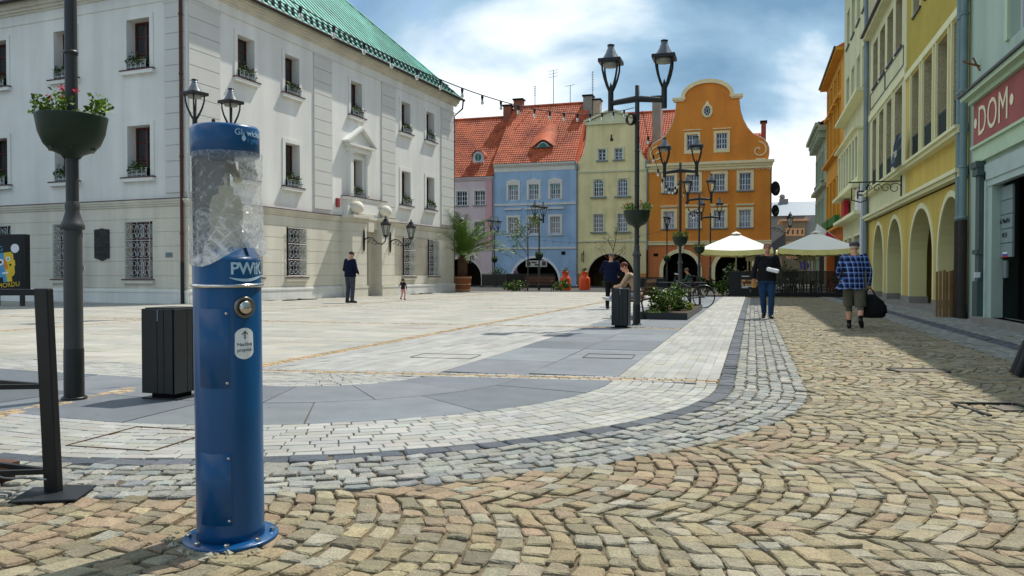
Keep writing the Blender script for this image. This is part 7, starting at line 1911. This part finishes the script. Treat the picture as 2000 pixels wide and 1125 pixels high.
b.lathe([(.001, 0), (.05, .0), (.065, .06), (.055, .14), (.03, .17), (.045, .2)], n=10, sy=.7, smooth=False); b.build('paper', mat('kraft', S(190, 140, 78), .8, var=.3, scale=9), t); MB().box(-.02, .02, -.035, -.03, .17, .185).build('fold', mat('kraft', S(190, 140, 78), .8), t)
# man in a plaid shirt walking away with a black bag
def plaid():
    m = bpy.data.materials.new('plaid_shirt'); m.use_nodes = True; tr = m.node_tree; bs = tr.nodes['Principled BSDF']; bs.inputs['Roughness'].default_value = .9; bs.inputs['Specular IOR Level'].default_value = .15
    tcn = N(tr, 'ShaderNodeTexCoord'); sp_ = N(tr, 'ShaderNodeSeparateXYZ'); L(tr, tcn.outputs['Object'], sp_.inputs[0])
    def band_(src, fr, ph, lo, hi):
        a = N(tr, 'ShaderNodeMath', operation='MULTIPLY_ADD'); a.inputs[1].default_value = fr; a.inputs[2].default_value = ph; L(tr, src, a.inputs[0]); s_ = N(tr, 'ShaderNodeMath', operation='SINE'); L(tr, a.outputs[0], s_.inputs[0])
        r = N(tr, 'ShaderNodeMapRange'); r.inputs['From Min'].default_value = lo; r.inputs['From Max'].default_value = hi; L(tr, s_.outputs[0], r.inputs[0]); return r.outputs[0]
    xa = N(tr, 'ShaderNodeMath', operation='ADD'); L(tr, sp_.outputs['X'], xa.inputs[0]); y5 = N(tr, 'ShaderNodeMath', operation='MULTIPLY'); y5.inputs[1].default_value = .6; L(tr, sp_.outputs['Y'], y5.inputs[0]); L(tr, y5.outputs[0], xa.inputs[1])
    col = None
    rgb = N(tr, 'ShaderNodeRGB'); rgb.outputs[0].default_value = (*S(46, 80, 150), 1); col = rgb.outputs[0]
    for src, fr, ph, lo, hi, c, fac in ((xa.outputs[0], 70, 0, .2, .5, S(12, 16, 34), .8), (sp_.outputs['Z'], 62, 1, .2, .5, S(12, 16, 34), .8), (xa.outputs[0], 70, 2.6, .8, 1.0, S(170, 184, 214), .55), (sp_.outputs['Z'], 62, 3.4, .8, 1.0, S(170, 184, 214), .5)):
        f_ = N(tr, 'ShaderNodeMath', operation='MULTIPLY'); f_.inputs[1].default_value = fac; L(tr, band_(src, fr, ph, lo, hi), f_.inputs[0]); mx = N(tr, 'ShaderNodeMix', data_type='RGBA'); L(tr, f_.outputs[0], mx.inputs[0]); L(tr, col, mx.inputs[6]); mx.inputs[7].default_value = (*c, 1); col = mx.outputs[2]
    L(tr, col, bs.inputs['Base Color']); return m
PLAID = plaid(); KHAKI = mat('cloth_khaki', S(88, 86, 70), .9, var=.2, scale=5, bump=.03, bscale=9)
J, k = standing(1.72)
for a in ('chest', 'neck', 'head', 'shL', 'shR'): J[a] = J[a] + Vector((0, -.05 if a == 'chest' else -.12, -.01))
J['head'] = J['head'] + Vector((0, -.06, -.03))
J.update(elR=Vector((-.27, -.03, 1.12)), wrR=Vector((-.27, -.1, .86)), elL=Vector((.27, .02, 1.12)), wrL=Vector((.24, -.16, .95)))
J.update(knR=Vector((-.12, .06, .47)), anR=Vector((-.13, .26, .2)), toeR=Vector((-.15, .16, .06)), knL=Vector((.09, -.1, .49)), anL=Vector((.08, -.06, .085)), toeL=Vector((.095, -.22, .035)))
ang = math.radians(172)
t = person('man in blue plaid shirt, khaki shorts and cap walking away', (1.86, 16.4, 0), ang, J, k, PLAID, KHAKI, SHOE_B, SKIN, .2, mat('hair_pale', S(196, 180, 150), .8), .010, 1.1, shorts=True, sock=CB, hat=True, hatcol=mat('cap_grey', S(74, 70, 76), .9, var=.2), baggy=1.2, jacket=.14, grip=('open', 'grip'))
b = MB(); V = []
for i in range(9):
    a = math.radians(10 + i * 17)
    V += [(.21 * math.cos(a) * 1.0, .15 * math.sin(a), .98), ((.24 + .10 * (i < 4)) * math.cos(a), (.17 + .03 * (i < 4)) * math.sin(a), .77 + .02 * math.sin(i * 2))]
b.add(V, [(2 * i, 2 * i + 1, 2 * i + 3, 2 * i + 2) for i in range(8)], 0, True); b.build('shirt_tail', PLAID, t)
wr = Matrix.Rotation(ang, 4, 'Z') @ J['wrR']
t = thing('holdall', 'bulging black holdall carried by the man in the plaid shirt', 'bag', (1.86 + wr.x + .06, 16.4 + wr.y, .22), ang)
b = MB(); cell(b, [((0, 0, 0), .17, .10), ((0, 0, .03), .22, .14), ((-.02, 0, .18), .23, .15), ((.0, 0, .32), .19, .12), ((.03, 0, .42), .1, .07), ((.05, 0, .45), .05, .03)]); cell(b, [((-.14, 0, .06), .06, .08), ((-.16, 0, .1), .1, .11), ((-.15, 0, .24), .09, .1), ((-.14, 0, .29), .04, .05)], 12)
for i in range(len(b.sm)): b.sm[i] = True
b.build('sack', CB, t); b = MB(); b.tube([(-.06, 0, .4), (.0, .0, .52), (.06, 0, .58), (.12, 0, .5), (.1, 0, .4)], .014, 6); b.build('handle', CB, t)
# man in navy jumper by the town hall door, toddler
J, k = standing(1.92); J.update(elL=Vector((.33, .0, 1.22)), wrL=Vector((.2, -.2, 1.1)), elR=Vector((-.33, .0, 1.22)), wrR=Vector((-.2, -.2, 1.1)), knL=Vector((.13, -.02, .54)), anL=Vector((.15, .02, .09)), toeL=Vector((.2, -.15, .035)), head=Vector((0, -.07, 1.76)))
person('man in navy jumper and grey trousers standing by the town hall portal', (-14.1, 25.9, 0), math.radians(160), J, k, NAVYC, GREYC, SHOE_B, SKIN, .3, HAIR_B, .012, 1.22, baggy=1.2, jacket=.06, hp=math.radians(25))
J, k = standing(.88); J.update(elL=Vector((.16, -.02, .62)), wrL=Vector((.27, -.04, .58)), elR=Vector((-.15, -.02, .58)), wrR=Vector((-.2, .02, .46)), anL=Vector((.07, .06, .07)), toeL=Vector((.08, -.02, .03)), knR=Vector((-.06, -.05, .26)), anR=Vector((-.05, -.03, .045)), toeR=Vector((-.06, -.1, .02)), head=Vector((0, -.01, .79)))
person('toddler in dark top and pink trousers walking by the town hall', (-13.75, 29.7, 0), math.radians(165), J, k, mat('cloth_plum', S(44, 24, 36), .9, var=.2), mat('cloth_pink', S(206, 140, 138), .9, var=.15), SHOE_B, SKIN, .3, HAIR_B, .008, 1.15, child=True)
# standing man seen from behind by the bench
J, k = standing(1.74); J.update(elL=Vector((.34, -.02, 1.15)), wrL=Vector((.2, -.2, 1.02)), elR=Vector((-.34, -.02, 1.15)), wrR=Vector((-.2, -.2, 1.02)), head=Vector((0, -.06, 1.6)))
person('man in dark navy shirt standing with his back turned behind the bin', (-4.12, 23.8, 0), math.radians(172), J, k, NAVYC, CB, SHOE_B, SKIN, .25, HAIR_G, .012, 1.2, baggy=1.15, jacket=.12)
# seated people
def seated(h=1.68, lean=.0, cross=False, seat=.46):
    J, k = standing(h); J['pelvis'] = Vector((0, .02, seat + .1)); J['waist'] = Vector((0, -.01 - lean * .15, seat + .25)); J['chest'] = Vector((0, -.02 - lean * .5, seat + .46)); J['neck'] = Vector((0, -.03 - lean * .85, seat + .62)); J['head'] = Vector((0, -.06 - lean * 1.1, seat + .77))
    for s, n in ((1, 'L'), (-1, 'R')):
        J['sh' + n] = Vector((s * .175, -.02 - lean * .75, seat + .57)); J['el' + n] = Vector((s * .24, -.12 - lean, seat + .32)); J['wr' + n] = Vector((s * .12, -.34 - lean * .6, seat + .30)); J['hip' + n] = Vector((s * .09, 0, seat + .08)); J['kn' + n] = Vector((s * .1, -.45, seat + .07)); J['an' + n] = Vector((s * .1, -.47, .085)); J['toe' + n] = Vector((s * .11, -.63, .035))
    if cross: J['knR'] = Vector((.02, -.44, seat + .2)); J['anR'] = Vector((.14, -.66, seat + .0)); J['toeR'] = Vector((.15, -.82, seat + .02))
    return J, k
LILAC = mat('cloth_lilac', S(162, 158, 178), .9, var=.15, scale=4, bump=.006); BEIGE = mat('cloth_beige', S(186, 158, 128), .9, var=.15, scale=4, bump=.006)
J, k = seated(1.7, .25, True)
person('woman with red hair and lilac trousers sitting cross legged on a bench', (-2.67, 19.25, 0), -PI / 2, J, k, BEIGE, LILAC, mat('shoe_white', S(204, 200, 196), .7), SKIN, .35, HAIR_R, .011, 1.0, baggy=1.1, hp=math.radians(25))
J, k = seated(1.7, .12)
person('old man in green jacket and flat cap sitting on a bench reading', (-2.9, 39.4, 0), -PI / 2, J, k, mat('cloth_green', S(60, 84, 70), .9, var=.2), GREYC, SHOE_B, SKIN_R, .2, HAIR_G, .013, 1.1, hat=True, hatcol=mat('cap_tweed', S(96, 84, 72), .9, var=.2), hp=math.radians(20), baggy=1.1)
t = thing('newspaper', 'open newspaper held by the old man in the flat cap', 'newspaper', (-3.42, 39.4, .82), -PI / 2)
for s in (-1, 1): b = MB(); b.add([(0, 0, -.14), (s * .26, .08, -.14), (s * .26, .05, .18), (0, -.03, .18)], [(0, 1, 2, 3)]); b.build('sheet', mat('newsprint', S(206, 200, 196), .9, var=.3, scale=20), t)
J, k = standing(1.62); J.update(wrL=Vector((.12, -.28, 1.05)), elL=Vector((.25, -.05, 1.1)))
person('woman in purple coat and pale hat standing at the blue house arch', (-19.25, 64.2, 0), math.radians(60), J, k, mat('cloth_purple', S(120, 84, 116), .9, var=.2), mat('cloth_dark', S(40, 38, 44), .9), SHOE_B, SKIN, .4, HAIR_G, .014, 1.15, jacket=.35, hat=True, hatcol=mat('hat_pale', S(196, 180, 180), .9), baggy=1.2)
